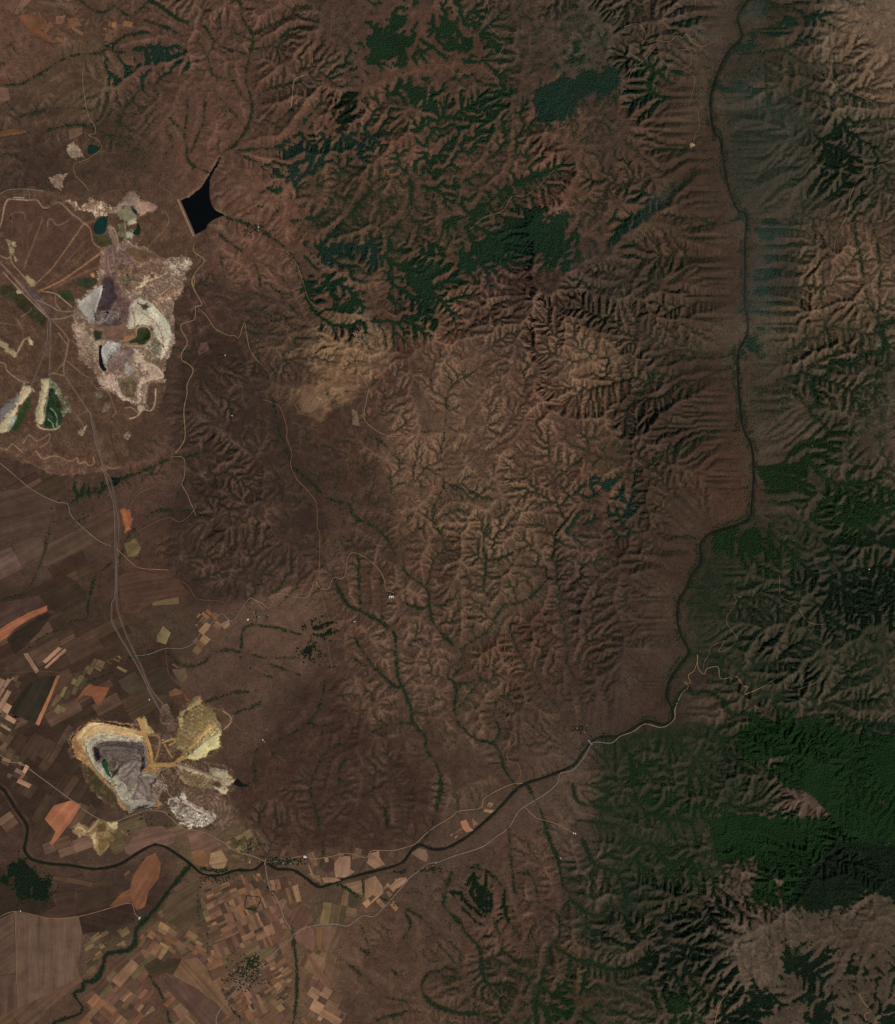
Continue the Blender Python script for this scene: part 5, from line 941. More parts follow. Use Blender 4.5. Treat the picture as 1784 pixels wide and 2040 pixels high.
# river bed and lake bed a little below the water
H = np.where(DRIV < 3.6, np.minimum(H, VRIV - .03), H)
dl = sdist(X, Y, RESERVOIR, 30)
H = np.where(dl > 0, LAKE_Z - .02 - .004*np.minimum(dl, 20), np.where(dl > -25, np.maximum(np.maximum(H, LAKE_Z + .02) if False else H, LAKE_Z + .01 - .0*dl), H))
H = np.where((dl <= 0) & (dl > -26), np.maximum(H, LAKE_Z + .012), H)
dd_ = seg_dist(X, Y, [(354., 396.), (387., 472.)], 40)
H = np.where((dd_ < 14) & (dl <= 0), np.minimum(H, LAKE_Z + .02), H); H = np.where((dd_ >= 14) & (dd_ < 30) & (dl < 0), np.minimum(H, LAKE_Z + .02 + (dd_ - 14)*.03), H)
# ------------------------------------------------------------------ mines: each traced layer shapes the ground and becomes a part of its thing
def terrain_mat(name, rough=.95, bush=False):
    q = NT(name); p = pos_of(q)
    a = q.n('Attribute'); a.attribute_name = 'tint'
    fine = q.math('ADD', q.math('MULTIPLY', q.noise(p, 2.6, 5, .7), .9), q.math('MULTIPLY', q.noise(p, .6, 4, .6), .7))
    f = q.math('MULTIPLY_ADD', q.math('SUBTRACT', fine, .8), .95, 1.)
    f2 = q.rng(q.noise(p, 6.5, 2, .8), .25, .75, .84, 1.16)
    col = q.scale(a.outputs['Color'], q.math('MULTIPLY', f, f2))
    if bush:                                   # grass, stones and bare soil: fine uneven ground cover
        g1 = q.noise(p, 2.3, 6, .78); g2 = q.noise(p, .28, 6, .7)
        col = q.scale(col, q.math('MULTIPLY', q.rng(g1, .3, .7, .70, 1.30), q.rng(g2, .3, .7, .88, 1.12)))
        col = q.mix(q.rng(q.noise(p, .5, 5, .7), .48, .68, 0., .35), col, q.mix(1., col, (1.25, .93, .80), 'MULTIPLY'))
        col = q.mix(q.rng(q.noise(p, 1.1, 5, .75), .60, .74, 0., .5), col, q.mix(1., col, (1.35, 1.32, 1.25), 'MULTIPLY'))
    if bush:
        b = q.n('Attribute'); b.attribute_name = 'bush'
        th = q.math('SUBTRACT', q.math('ADD', q.math('MULTIPLY', q.noise(p, 7.5, 2, .7), .75), q.math('MULTIPLY', q.noise(p, 1.3, 4, .65), .45)), q.math('SUBTRACT', .80, q.math('MULTIPLY', b.outputs['Fac'], .34)))
        col = q.mix(q.math('MULTIPLY', q.rng(th, 0., .10, 0., 1.), .8), col, (.030, .042, .020))
    return q.out(col, rough, .1, q.math('ADD', q.noise(p, 2.2, 6, .8), q.math('MULTIPLY', q.noise(p, 6., 3, .7), .5)), .8, .24 if bush else .14)
GROUND_MAT = terrain_mat('dry_ground', .95, True); MINE_MAT = terrain_mat('dug_earth')
def zone_noise(px, py, seed, step):
    """noise sampled at photo positions"""
    a = NOISES.setdefault((seed, step), fbm(420, 420, step, 4, seed))
    u = (px*1.7 + 37*seed) % 400; v = (py*1.7 + 91*seed) % 400
    iu = u.astype(int); iv = v.astype(int); fu = u - iu; fv = v - iv
    return (a[iv, iu]*(1-fu) + a[iv, iu+1]*fu)*(1-fv) + (a[iv+1, iu]*(1-fu) + a[iv+1, iu+1]*fu)*fv
NOISES = {}
def biggest(f, small):
    """faces of f without the loose crumbs of at most small faces"""
    if not small or len(f) == 0: return f
    owner = {}; grp = list(range(len(f)))
    def root(a):
        while grp[a] != a: grp[a] = grp[grp[a]]; a = grp[a]
        return a
    for i, q in enumerate(f.tolist()):
        for v in q:
            if v in owner: grp[root(i)] = root(owner[v])
            else: owner[v] = i
    r = np.array([root(i) for i in range(len(f))]); ids, n = np.unique(r, return_counts=True)
    return f[np.isin(r, ids[n >= max(small, n.max()*.12)])]
def build_mine(outer, layers, step, things, lift=.02, skip_ground=False):
    xs0 = min(p[0] for p in outer) - 4; xs1 = max(p[0] for p in outer) + 4; ys0 = min(p[1] for p in outer) - 4; ys1 = max(p[1] for p in outer) + 4
    gx = np.arange(xs0, xs1, step); gy = np.arange(ys0, ys1, step)
    PX, PY = np.meshgrid(gx, gy)
    base = sample(H, PX, PY); h = base.copy()
    nz = zone_noise(PX, PY, 1, 14); nf = zone_noise(PX, PY, 3, 30)
    wx_ = 7*zone_noise(PX, PY, 5, 11); wy_ = 7*zone_noise(PX, PY, 6, 11)
    nm = .55*zone_noise(PX*1.6 + wx_, PY*1.6 + wy_, 2, 6) + .6*zone_noise((PX + PY*.8)*.55 + wx_, (PX*.8 - PY)*1.5 + wy_, 7, 5) + .06*np.random.default_rng(12).normal(size=PX.shape)
    nr = 1 - np.abs(zone_noise(PX + wx_, PY + wy_, 4, 9))*4.
    vein = np.clip(1 - np.abs(zone_noise(PX + 1.5*wx_, PY + 1.5*wy_, 8, 13))*9., 0, 1)*np.clip(.3 + 1.6*nf, 0, 1)
    vein2 = np.clip(1 - np.abs(zone_noise(PX*1.3 - 1.5*wx_, PY*1.3 + 1.5*wy_, 9, 10))*7., 0, 1)*np.clip(.5 - 1.4*nf, 0, 1)
    out_d = sdist(gx, gy, outer, 30) + 2.2*nz + 1.2*nm
    col = np.stack([sample(TINTG[..., k], PX, PY) for k in range(3)], -1)
    lab = np.full(PX.shape, -1); lab[out_d > -1.5] = 0
    names = []
    for i, (part, th, shp, pts, wid, c, dz, ramp, mot, op) in enumerate(layers):
        names.append((part, th))
        reach = max(30, wid*2, ramp*2)
        if shp == 'P': d = sdist(gx, gy, pts, reach) + 2.6*nz + 2.0*nm + .8*nr
        else: d = wid/2 - seg_dist(gx, gy, smooth_line(pts, 3), reach) + .35*nm
        aedge = 2.2 if shp == 'P' else .9
        a = np.clip(d/aedge + .5, 0, 1)
        if a.max() <= 0: continue
        alt = np.array(S(*op['alt'])) if 'alt' in op else np.array(S(*c))*(.72 if sum(c) > 240 else 1.45)
        t = np.clip(.5*mot + (nm*.9 + nr*.35 - .1 + .5*nz)*1.25*mot, 0, 1)*.9
        cc = np.array(S(*c))[None, None]*(1 - t[..., None]) + alt*t[..., None]
        cc = cc*(1 + .16*nf + .16*nm)[..., None]
        cc = cc*(1 + (.95*mot*vein - .45*mot*vein2)[..., None])
        r = np.clip(d/ramp, 0, 1)**1.2 if dz is not None else None
        if dz is not None:
            tgt = base + dz + .10*mot*np.abs(dz)**.5*nm + .02*mot*nr
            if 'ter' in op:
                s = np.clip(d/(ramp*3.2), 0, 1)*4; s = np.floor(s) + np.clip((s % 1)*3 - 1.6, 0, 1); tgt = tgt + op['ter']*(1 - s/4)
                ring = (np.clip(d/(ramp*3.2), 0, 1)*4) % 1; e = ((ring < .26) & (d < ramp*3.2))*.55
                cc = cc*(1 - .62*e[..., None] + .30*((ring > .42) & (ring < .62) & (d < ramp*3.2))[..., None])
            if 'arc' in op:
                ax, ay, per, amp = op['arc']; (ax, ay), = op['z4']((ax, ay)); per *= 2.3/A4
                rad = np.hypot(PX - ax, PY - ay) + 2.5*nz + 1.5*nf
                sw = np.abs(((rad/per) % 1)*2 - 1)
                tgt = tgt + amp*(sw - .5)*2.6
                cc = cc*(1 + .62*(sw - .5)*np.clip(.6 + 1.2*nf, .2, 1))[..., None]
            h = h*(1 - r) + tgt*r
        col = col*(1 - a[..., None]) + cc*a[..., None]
        lab[(a > .5) & (lab >= 0)] = i
    h = h + lift
    h[out_d < 2] = (base + lift)[out_d < 2]
    ny, nx = PX.shape
    idx = np.arange(ny*nx).reshape(ny, nx)
    q = np.stack([idx[:-1, :-1], idx[1:, :-1], idx[1:, 1:], idx[:-1, 1:]], -1)
    ql = np.minimum.reduce([lab[:-1, :-1], lab[1:, :-1], lab[1:, 1:], lab[:-1, 1:]])*0 + lab[:-1, :-1]
    ok = (lab[:-1, :-1] >= 0) & (lab[1:, :-1] >= 0) & (lab[1:, 1:] >= 0) & (lab[:-1, 1:] >= 0)
    q = q.reshape(-1, 4)[ok.ravel()]; ql = ql.ravel()[ok.ravel()]
    wx = ((PX - 892)/10.).ravel(); wy = ((1020 - PY)/10.).ravel(); wz = h.ravel(); cf = col.reshape(-1, 3)
    # one mesh per (part, thing, connected run of layers with the same name)
    for i, (part, th) in enumerate(names):
        f = q[ql == i]
        f = biggest(f, 14 if part in ('ash_fan', 'scallop', 'haul_road', 'streak', 'bench_track') else 0)
        if len(f) < 6: continue
        used, inv = np.unique(f.ravel(), return_inverse=True)
        root = things[th]; o0 = root.location
        co = np.stack([wx[used] - o0.x, wy[used] - o0.y, wz[used] - o0.z], -1)
        me = mesh_np(part, co, inv.reshape(-1, 4), True, {'tint': ('FLOAT_COLOR', np.concatenate([cf[used], np.ones((len(used), 1))], 1))})
        link(part, me, MINE_MAT, root)
    return gx, gy, h
def thing_at(name, px, py, label=None, cat=None, kind=None, group=None):
    o = empty(name, W(px, py, float(sample(H, px, py)))); return tag(o, label, cat, group, kind)
south = {
 'ground': thing_at('mine_apron', 300, 1500, 'brown disturbed ground around the yellow rimmed pit and its spoil heaps', None, 'structure'),
 'pit': thing_at('open_pit_mine', 215, 1530, 'grey floored open pit coal mine with a bright yellow rim', 'open pit mine'),
 'yard': thing_at('coal_yard', 335, 1440, 'purplish brown coal yard between the yellow rimmed pit and the yellow spoil heap', 'coal yard'),
 'heapA': thing_at('spoil_heap', 390, 1460, 'yellow and olive spoil heap with curved ridges north east of the grey pit', 'spoil heap', None, 'spoil heaps around the mines'),
 'heapB': thing_at('spoil_heap', 420, 1540, 'long pale grey spoil heap pointing at the small dark pond', 'spoil heap', None, 'spoil heaps around the mines'),
 'heapC': thing_at('spoil_heap', 390, 1620, 'old pinkish mottled spoil heap south east of the grey pit', 'spoil heap', None, 'spoil heaps around the mines')}
MSG = build_mine(S_OUT, S_LAY, 1.25, south)
quarry = {'quarry': thing_at('sand_quarry', 205, 1665, 'small branching yellow sand quarry between the road and the river', 'sand quarry')}
build_mine(Q_OUT, Q_LAY, 1.25, quarry)
north = {
 'ground': thing_at('mine_apron', 150, 650, 'brown reclaimed mine ground crossed by fanning conveyor tracks beside the reservoir', None, 'structure'),
 'pitN': thing_at('open_pit_mine', 240, 600, 'mottled pink and purple open pit mine with a white crescent edge', 'open pit mine'),
 'heapD': thing_at('spoil_heap', 120, 900, 'brown scalloped spoil bank with loops along the plain edge', 'spoil heap', None, 'spoil heaps around the mines'),
 'heapE': thing_at('spoil_heap', 260, 400, 'pinkish grey spoil heap above the green pit ponds', 'spoil heap', None, 'spoil heaps around the mines'),
 'heapF': thing_at('spoil_heap', 40, 800, 'pale spoil heap slanting off the left edge beside a green strip', 'spoil heap', None, 'spoil heaps around the mines'),
 'heapG': thing_at('spoil_heap', 100, 800, 'pale and green striped spoil heap shaped like a narrow tongue', 'spoil heap', None, 'spoil heaps around the mines')}
MNG = build_mine(N_OUT, N_LAY, 1.5, north)
# small quarries and bare earth scars, each a little dug hollow
def scar(label, outer, c, alt, name='quarry', cat='quarry', dz=.06):
    t = thing_at(name, sum(p[0] for p in outer)/len(outer), sum(p[1] for p in outer)/len(outer), label, cat, None, 'small quarries and earth scars')
    build_mine(outer, [('quarry_floor', 'q', 'P', outer, 0, c, dz, 4, .6, {'alt': alt})], 1.25, {'q': t}, lift=.03)
scar('oval pale quarry beside a dark green pool under the bare ridge', Z(0,0,A6,[(400,860),(440,840),(470,880),(500,930),(450,945),(400,920)]), (134,110,88), (170,148,124))
scar('pinkish triangular quarry north of the buildings on the mine road', Z(0,0,A6,[(295,1050),(330,1040),(395,1030),(370,1080),(365,1130),(310,1090)]), (112,90,76), (146,118,92))
scar('bright orange earth patch beside the long double conveyor', Z(0,900,A6,[(715,340),(770,338),(785,400),(775,460),(745,480),(730,430)]), (150,88,54), (120,72,48), 'borrow_pit', 'borrow pit')
scar('olive yellow bare patch right of the conveyor crossing', Z(0,900,A6,[(745,590),(740,545),(800,510),(835,560),(830,605),(790,625),(755,622)]), (112,94,58), (84,72,44), 'borrow_pit', 'borrow pit')
scar('tiny pale quarry at the foot of the reddish slope left of the gorge', [(1372,286),(1380,283),(1385,290),(1377,294)], (200,170,125), (150,110,80))
# ------------------------------------------------------------------ the ground sheet, open where the mines stand
Hp = np.pad(H, 3, mode='edge'); Tp = np.pad(TINTG, ((3, 3), (3, 3), (0, 0)), mode='edge')
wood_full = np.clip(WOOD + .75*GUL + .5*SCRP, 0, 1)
gcol = TINTG*(1 + .10*n1 + .10*n2 + .07*n3)[..., None]
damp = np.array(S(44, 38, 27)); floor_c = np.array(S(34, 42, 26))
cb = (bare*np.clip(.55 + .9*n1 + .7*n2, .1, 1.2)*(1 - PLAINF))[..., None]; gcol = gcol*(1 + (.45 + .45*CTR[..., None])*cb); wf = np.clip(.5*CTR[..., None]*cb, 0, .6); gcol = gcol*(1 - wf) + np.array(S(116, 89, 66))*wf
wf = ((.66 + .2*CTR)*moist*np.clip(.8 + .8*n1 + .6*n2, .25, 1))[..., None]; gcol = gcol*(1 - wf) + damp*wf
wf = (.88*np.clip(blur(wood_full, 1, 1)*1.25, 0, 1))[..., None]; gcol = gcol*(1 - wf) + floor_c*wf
bank = np.array(S(92, 72, 55)); wf = (np.clip(1 - np.abs(DRIV - 6.2)/1.6, 0, 1)*PLAINF*np.clip(.55 + .8*n1 + .5*n2, 0, .8))[..., None]; gcol = gcol*(1 - wf) + bank*wf
bed = np.array(S(38, 33, 24)); wf = np.clip((3.2 + 1.2*n3 - DRIV)/1.4, 0, 1)[..., None]; gcol = gcol*(1 - wf) + bed*wf
shore = np.array(S(112, 90, 66)); wf = (np.clip(1 + (dl + 1)/5, 0, 1)*(dl < 2)*np.clip(.5 + n1 + .5*n2, 0, .8))[..., None]; gcol = gcol*(1 - wf) + shore*wf
gcol = np.pad(gcol, ((3, 3), (3, 3), (0, 0)), mode='edge')
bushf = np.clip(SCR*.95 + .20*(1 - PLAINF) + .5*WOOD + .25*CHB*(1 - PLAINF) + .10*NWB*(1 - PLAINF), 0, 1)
hole = np.zeros((NY, NX), bool)
for poly in (S_OUT, N_OUT, Q_OUT): hole |= sdist(X, Y, poly, 30) > 7
GX, GY = np.meshgrid((XE - 892)/10., (1020 - YE)/10.)
nyp, nxp = Hp.shape
idx = np.arange(nyp*nxp).reshape(nyp, nxp)
q = np.stack([idx[:-1, :-1], idx[1:, :-1], idx[1:, 1:], idx[:-1, 1:]], -1).reshape(-1, 4)
hp = np.pad(hole, 3); keep = ~(hp[:-1, :-1] & hp[1:, 1:] & hp[1:, :-1] & hp[:-1, 1:]).ravel()
co = np.stack([GX.ravel(), GY.ravel(), Hp.ravel()], -1)
me = mesh_np('hills', co, q[keep], True, {'tint': ('FLOAT_COLOR', np.concatenate([gcol.reshape(-1, 3), np.ones((nyp*nxp, 1))], 1)), 'bush': ('FLOAT', np.pad(bushf, 3, mode='edge').ravel())})
hills = tag(link('hills', me, GROUND_MAT), 'dry brown hills and plain cut by a dense net of gullies', None, None, 'structure')
del q, co, Hp, Tp
# ------------------------------------------------------------------ water
def water_mat(name, col, rough=.25):
    q = NT(name); p = pos_of(q)
    return q.out(q.scale(q.mix(0., col, col), q.rng(q.noise(p, .9, 3), .3, .7, .8, 1.2)), rough, .12, q.noise(p, 6, 2), .05, .02)
RIVER_MAT = water_mat('river_water', (.017,.017,.011)); LAKE_MAT = water_mat('lake_water', (.003,.004,.004)); TEAL = water_mat('teal_water', (.010,.040,.030)); GREENW = water_mat('green_water', (.022,.085,.032)); DARKW = water_mat('dark_water', (.010,.012,.011))
def ribbon(name, pts, width, mat, z=None, lift=.03, label=None, cat=None, kind='structure', group=None, step=3., wvar=0., seed=0, parent=None, zs=None):
    """a strip that follows the ground; width in photo px"""
    L = np.array(smooth_line(pts, step)); n = len(L)
    t = np.gradient(L, axis=0); t /= np.hypot(t[:, 0], t[:, 1])[:, None] + 1e-9
    nrm = np.stack([-t[:, 1], t[:, 0]], -1)
    r = np.random.default_rng(seed); w = width/2*(1 + wvar*np.interp(np.arange(n), np.arange(0, n + 4, 4), r.normal(size=len(np.arange(0, n + 4, 4)))))
    rows = []
    for s in (-1., 0., 1.):
        P = L + nrm*(s*w)[:, None]
        if zs is not None: zz = zs
        else: zz = np.maximum.reduce([sample(H, P[:, 0] + a, P[:, 1] + b) for a, b in ((0,0),(1.6,0),(-1.6,0),(0,1.6),(0,-1.6))]) + lift + (.004 if s == 0 else 0)
        rows.append(np.stack([(P[:, 0] - 892)/10., (1020 - P[:, 1])/10., zz], -1))
    co = np.stack(rows, 1).reshape(-1, 3)
    f = []
    k = np.arange(n - 1)*3
    f = np.concatenate([np.stack([k, k + 3, k + 4, k + 1], -1), np.stack([k + 1, k + 4, k + 5, k + 2], -1)])
    me = mesh_np(name, co, f[:, ::-1] if False else f, True)
    return tag(link(name, me, mat, parent), label, cat, group, kind)
rl = smooth_line(RIVER, 3); zr = np.interp(np.linspace(0, 1, len(rl)), np.linspace(0, 1, len(RZ)), RZ)
ribbon('river', RIVER, 4.3, RIVER_MAT, zs=zr - .004, label='dark river winding over the plain and up the wooded gorge', wvar=.17, step=3.)
ribbon('stream', STREAM, 2.2, RIVER_MAT, lift=.03, label='narrow dark tree lined stream joining the river from the south', wvar=.1)
def drape(name, poly, mat, z=None, lift=.04, grid=9., dens=5., label=None, cat=None, group=None, kind=None, parent=None, uvang=None, base=None):
    """a sheet over the ground inside a polygon (photo px); z fixes its level"""
    P = []
    for k in range(len(poly)):
        a, b = poly[k], poly[(k + 1) % len(poly)]; m = max(1, int(math.hypot(b[0]-a[0], b[1]-a[1])/dens))
        P += [(a[0] + (b[0]-a[0])*i/m, a[1] + (b[1]-a[1])*i/m) for i in range(m)]
    n = len(P); ex = []
    xs = np.arange(min(p[0] for p in P) + grid/2, max(p[0] for p in P), grid); ys = np.arange(min(p[1] for p in P) + grid/2, max(p[1] for p in P), grid)
    if len(xs) and len(ys):
        ins = sdist(xs, ys, P, 20) > grid*.35
        ex = [(float(xs[i]), float(ys[j])) for j, i in zip(*np.nonzero(ins))]
    v, e, f, _, _, _ = delaunay_2d_cdt([Vector(p) for p in P + ex], [], [list(range(n))], 1, 1e-4)
    vx = np.array([[p.x, p.y] for p in v])
    zz = np.full(len(vx), z) if z is not None else sample(H, vx[:, 0], vx[:, 1]) + lift
    co = np.stack([(vx[:, 0] - 892)/10., (1020 - vx[:, 1])/10., zz], -1)
    me = bpy.data.meshes.new(name)
    ff = []
    for t in f:
        a, b, c = (co[i] for i in t[:3]); up = (b[0]-a[0])*(c[1]-a[1]) - (b[1]-a[1])*(c[0]-a[0])
        ff.append(tuple(t) if up > 0 else tuple(t)[::-1])
    me.from_pydata(co.tolist(), [], ff); me.update()
    me.polygons.foreach_set('use_smooth', np.ones(len(me.polygons), bool))
    ca, sa = math.cos(math.radians(uvang or 0)), math.sin(math.radians(uvang or 0))
    uvl = me.uv_layers.new(name='UVMap'); li = np.zeros(len(me.loops), np.int32); me.loops.foreach_get('vertex_index', li)
    u = co[:, 0]*ca + co[:, 1]*sa; w = -co[:, 0]*sa + co[:, 1]*ca
    uvl.data.foreach_set('uv', np.stack([u, w], -1)[li].astype(np.float32).ravel())
    return tag(link(name, me, mat, parent), label, cat, group, kind)
def soft(poly, amp=1.2, seed=0, step=4.):
    return smooth_line(list(poly) + [poly[0]], step, amp, seed)[:-1]
drape('reservoir_water', soft(RESERVOIR, .5, 3), LAKE_MAT, z=LAKE_Z, label='near black reservoir behind the straight dam', kind='structure', grid=14)
def pond(label, poly, mat, dz=.03, gh=None, name='pond'):
    c = (sum(p[0] for p in poly)/len(poly), sum(p[1] for p in poly)/len(poly))
    if gh is not None:
        gx, gy, hh = gh; ins = inside(gx, gy, poly); z = float(np.percentile(hh[ins], 88)) + .015
    else:
        z = float(sample(H, *c)) + dz + .03
    return drape(name, soft(poly, .5, int(c[0]), 3.), mat, z=z, label=label, cat='pond', grid=6, dens=3, group='ponds in the mines and on the plain')
pond('teal pond at the left foot of the grey mine lobe', N1((850,640),(895,592),(965,580),(955,660),(935,720),(890,740),(845,725),(835,690)), TEAL, gh=MNG)
pond('tiny blue green pond right of the grey mine lobe', N1((1172,505),(1205,530),(1218,555),(1205,565),(1180,540)), TEAL, gh=MNG)
pond('crescent green pond below the tiny blue one in the mine', N1((1218,640),(1242,660),(1254,710),(1238,748),(1200,752),(1180,735),(1210,700)), water_mat('olive_water', (.018,.032,.018)), gh=MNG)
pond('thin black pond curled round the grey ash lobe in the mottled mine', N2((885,395),(915,390),(905,450),(920,560),(948,605),(915,618),(885,560),(878,470)), DARKW, gh=MNG)
pond('bright green pond on the floor of the grey pit', MS((468,745),(508,742),(515,820),(538,880),(520,902),(495,850),(462,780)), GREENW, gh=MSG)
pond('small dark triangular pond where the conveyors cross the creek', Z(0,900,A6,[(650,150),(690,152),(712,160),(700,190),(660,205)]), DARKW)
pond('small dark pond at the tip of the long grey spoil heap', Z(100,1350,A4,[(1650,905),(1670,900),(1710,940),(1780,965),(1700,975),(1650,960),(1630,950)]), DARKW)
pond('small dark pond at the end of the pale hill road', [(575,221),(580,214),(586,215),(591,222),(584,226),(577,225)], DARKW)
pond('dark green pool beside the oval pale quarry', Z(0,0,A6,[(525,870),(560,862),(590,880),(560,905),(525,910)]), TEAL)
pond('tiny dark pond by the dark crescent wood', Z(550,0,A6,[(335,1360),(350,1335),(385,1330),(375,1355),(340,1368)]), DARKW)
# dam
dam = tag(empty('dam', W(372, 434, LAKE_Z)), 'long straight earth dam closing the west side of the black reservoir', 'dam')
def dam_mesh():
    A, B = np.array([354., 396.]), np.array([387., 472.]); t = (B - A)/np.hypot(*(B - A)); nn = np.array([-t[1], t[0]])   # nn points west-south
    co = []; f = []
    prof = [(-5.5, -.03), (-2.2, .055), (2.2, .055), (12., -.10)]
    n = 14
    for i in range(n + 1):
        c = A + (B - A)*i/n
        for s, z in prof:
            p = c + nn*s; co.append(((p[0]-892)/10. - dam.location.x, (1020-p[1])/10. - dam.location.y, LAKE_Z + z - dam.location.z))
    for i in range(n):
        for k in range(3):
            a = i*4 + k; f.append((a, a + 4, a + 5, a + 1))
    return mesh_np('embankment', co, f, False)
link('embankment', dam_mesh(), plain_mat('dam_earth', S(98,72,54)), dam)
dr = ribbon('crest_road', [(354.5,397),(370,433),(386.5,471)], 2.2, plain_mat('crest_gravel', S(140,112,84)), zs=None, kind=None, parent=None)
n_ = len(dr.data.vertices)
for v in dr.data.vertices: v.co = Vector((v.co.x, v.co.y, LAKE_Z + .065)) - dam.location
dr.parent = dam
# ------------------------------------------------------------------ woods: crowns of uneven size scattered by the tree maps
TONES = [((.015,.040,.017),(.026,.062,.027)), ((.018,.043,.025),(.029,.063,.037)), ((.010,.020,.009),(.018,.034,.015)), ((.015,.037,.012),(.027,.058,.018)), ((.013,.040,.011),(.024,.062,.017))]  # teal pair: green foliage with bluish haze mixed into its colour
def crown_mat(name, a, b):
    q = NT(name); p = pos_of(q)
    at = q.n('Attribute', attribute_type='INSTANCER'); at.attribute_name = 'tone'
    v = q.math('ADD', q.math('MULTIPLY', at.outputs['Fac'], .6), q.math('MULTIPLY', q.noise(p, .22, 3), .4))
    return q.out(q.mix(v, a, b), .9, .1)
CROWN = [crown_mat('forest_crowns_' + n, *t) for n, t in zip(('green', 'teal', 'dark', 'leafy', 'deep'), TONES)]
GULLY_MAT = crown_mat('gully_crowns', (.014,.034,.014), (.028,.058,.024))
def scatter_group(name, mat, sub=2):
    g = bpy.data.node_groups.new(name, 'GeometryNodeTree')
    g.interface.new_socket('Geometry', in_out='INPUT', socket_type='NodeSocketGeometry'); g.interface.new_socket('Geometry', in_out='OUTPUT', socket_type='NodeSocketGeometry')
    N = g.nodes; L = g.links
    gi = N.new('NodeGroupInput'); go = N.new('NodeGroupOutput')
    m2p = N.new('GeometryNodeMeshToPoints'); L.new(gi.outputs[0], m2p.inputs[0])
    ico = N.new('GeometryNodeMeshIcoSphere'); ico.inputs['Radius'].default_value = 1.; ico.inputs['Subdivisions'].default_value = sub
    no = N.new('ShaderNodeTexNoise'); no.inputs['Scale'].default_value = 1.7
    sub_ = N.new('ShaderNodeVectorMath'); sub_.operation = 'SUBTRACT'; L.new(no.outputs['Color'], sub_.inputs[0]); sub_.inputs[1].default_value = (.5, .5, .5)
    sc = N.new('ShaderNodeVectorMath'); sc.operation = 'SCALE'; L.new(sub_.outputs[0], sc.inputs[0]); sc.inputs[3].default_value = 1.1
    sp = N.new('GeometryNodeSetPosition'); L.new(ico.outputs['Mesh'], sp.inputs['Geometry']); L.new(sc.outputs[0], sp.inputs['Offset'])
    sm = N.new('GeometryNodeSetMaterial'); L.new(sp.outputs[0], sm.inputs['Geometry']); sm.inputs['Material'].default_value = mat
    iop = N.new('GeometryNodeInstanceOnPoints'); L.new(m2p.outputs[0], iop.inputs['Points']); L.new(sm.outputs[0], iop.inputs['Instance'])
    for an, sock in (('size', 'Scale'), ('turn', 'Rotation')):
        na = N.new('GeometryNodeInputNamedAttribute'); na.data_type = 'FLOAT_VECTOR'; na.inputs['Name'].default_value = an
        L.new(na.outputs[0], iop.inputs[sock])
    L.new(iop.outputs[0], go.inputs[0])
    return g
GRP = [scatter_group('scatter_' + m.name, m) for m in CROWN]; GGUL = scatter_group('scatter_gully', GULLY_MAT); GSCR = scatter_group('scatter_scrub', GULLY_MAT, 1)
TR = np.random.default_rng(11)
STEP = 2.1
jx, jy = np.meshgrid(np.arange(-20, 1804, STEP), np.arange(-20, 2060, STEP))
jx = (jx + TR.uniform(-1.0, 1.0, jx.shape)).ravel(); jy = (jy + TR.uniform(-1.0, 1.0, jy.shape)).ravel()
ci = np.clip(np.rint((jx - X0)/GS).astype(int), 0, NX - 1); cj = np.clip(np.rint((jy - Y0)/GS).astype(int), 0, NY - 1)
blk = np.zeros((NY, NX), bool)
for poly in (S_OUT, N_OUT): blk |= inside(X, Y, poly)
for a in (WOOD, GUL, SCRP): a[blk] = 0; a[dl > -2] = 0
u = TR.random(jx.shape)
pw, pg, ps = WOOD[cj, ci], GUL[cj, ci], SCRP[cj, ci]
def plant(name, sel, grp, smin, smax, label, cat=None, hi=1.):
    n = int(sel.sum())
    if n < 5: return None
    px, py = jx[sel], jy[sel]
    s = TR.uniform(smin, smax, n)
    co = np.stack([(px - 892)/10., (1020 - py)/10., sample(H, px, py) + s*.25], -1)
    me = mesh_np(name, co, np.zeros((0, 4), np.int32), False) if False else bpy.data.meshes.new(name)
    me.vertices.add(n); me.vertices.foreach_set('co', co.astype(np.float32).ravel())
    for an, val in (('size', np.stack([s*TR.uniform(.85, 1.2, n), s*TR.uniform(.85, 1.2, n), s*TR.uniform(.8, 1.25, n)*hi], -1)), ('turn', np.stack([TR.uniform(-.3, .3, n), TR.uniform(-.3, .3, n), TR.uniform(0, 6.3, n)], -1))):
        at = me.attributes.new(an, 'FLOAT_VECTOR', 'POINT'); at.data.foreach_set('vector', val.astype(np.float32).ravel())
    at = me.attributes.new('tone', 'FLOAT', 'POINT'); at.data.foreach_set('value', np.clip(.45*TR.random(n) + .28 + .42*sample(n2, px, py) + .3*sample(n1, px, py), 0, 1).astype(np.float32))
    o = link(name, me); md = o.modifiers.new('scatter', 'NODES'); md.node_group = grp
    return tag(o, label, cat, None, 'stuff')
wid = WID[cj, ci]
wsel = u < pw
for fi, (lab, dens, tone, polys) in enumerate(FORESTS):
    plant('forest', wsel & (wid == fi), GRP[tone], .095, .175, lab, 'forest')
gsel = ~wsel & (u < pg*.95)
plant('gully_trees', gsel, GGUL, .065, .135, 'dark trees and bushes lining the gullies and creeks', 'trees')
ssel = ~wsel & ~gsel & (u < np.minimum(.8, ps*.8))
plant('scattered_scrub', ssel, GSCR, .05, .105, 'dark scrub scattered over the brown hillsides', 'scrub')
print('TREES', int(wsel.sum()), int(gsel.sum()), int(ssel.sum()))
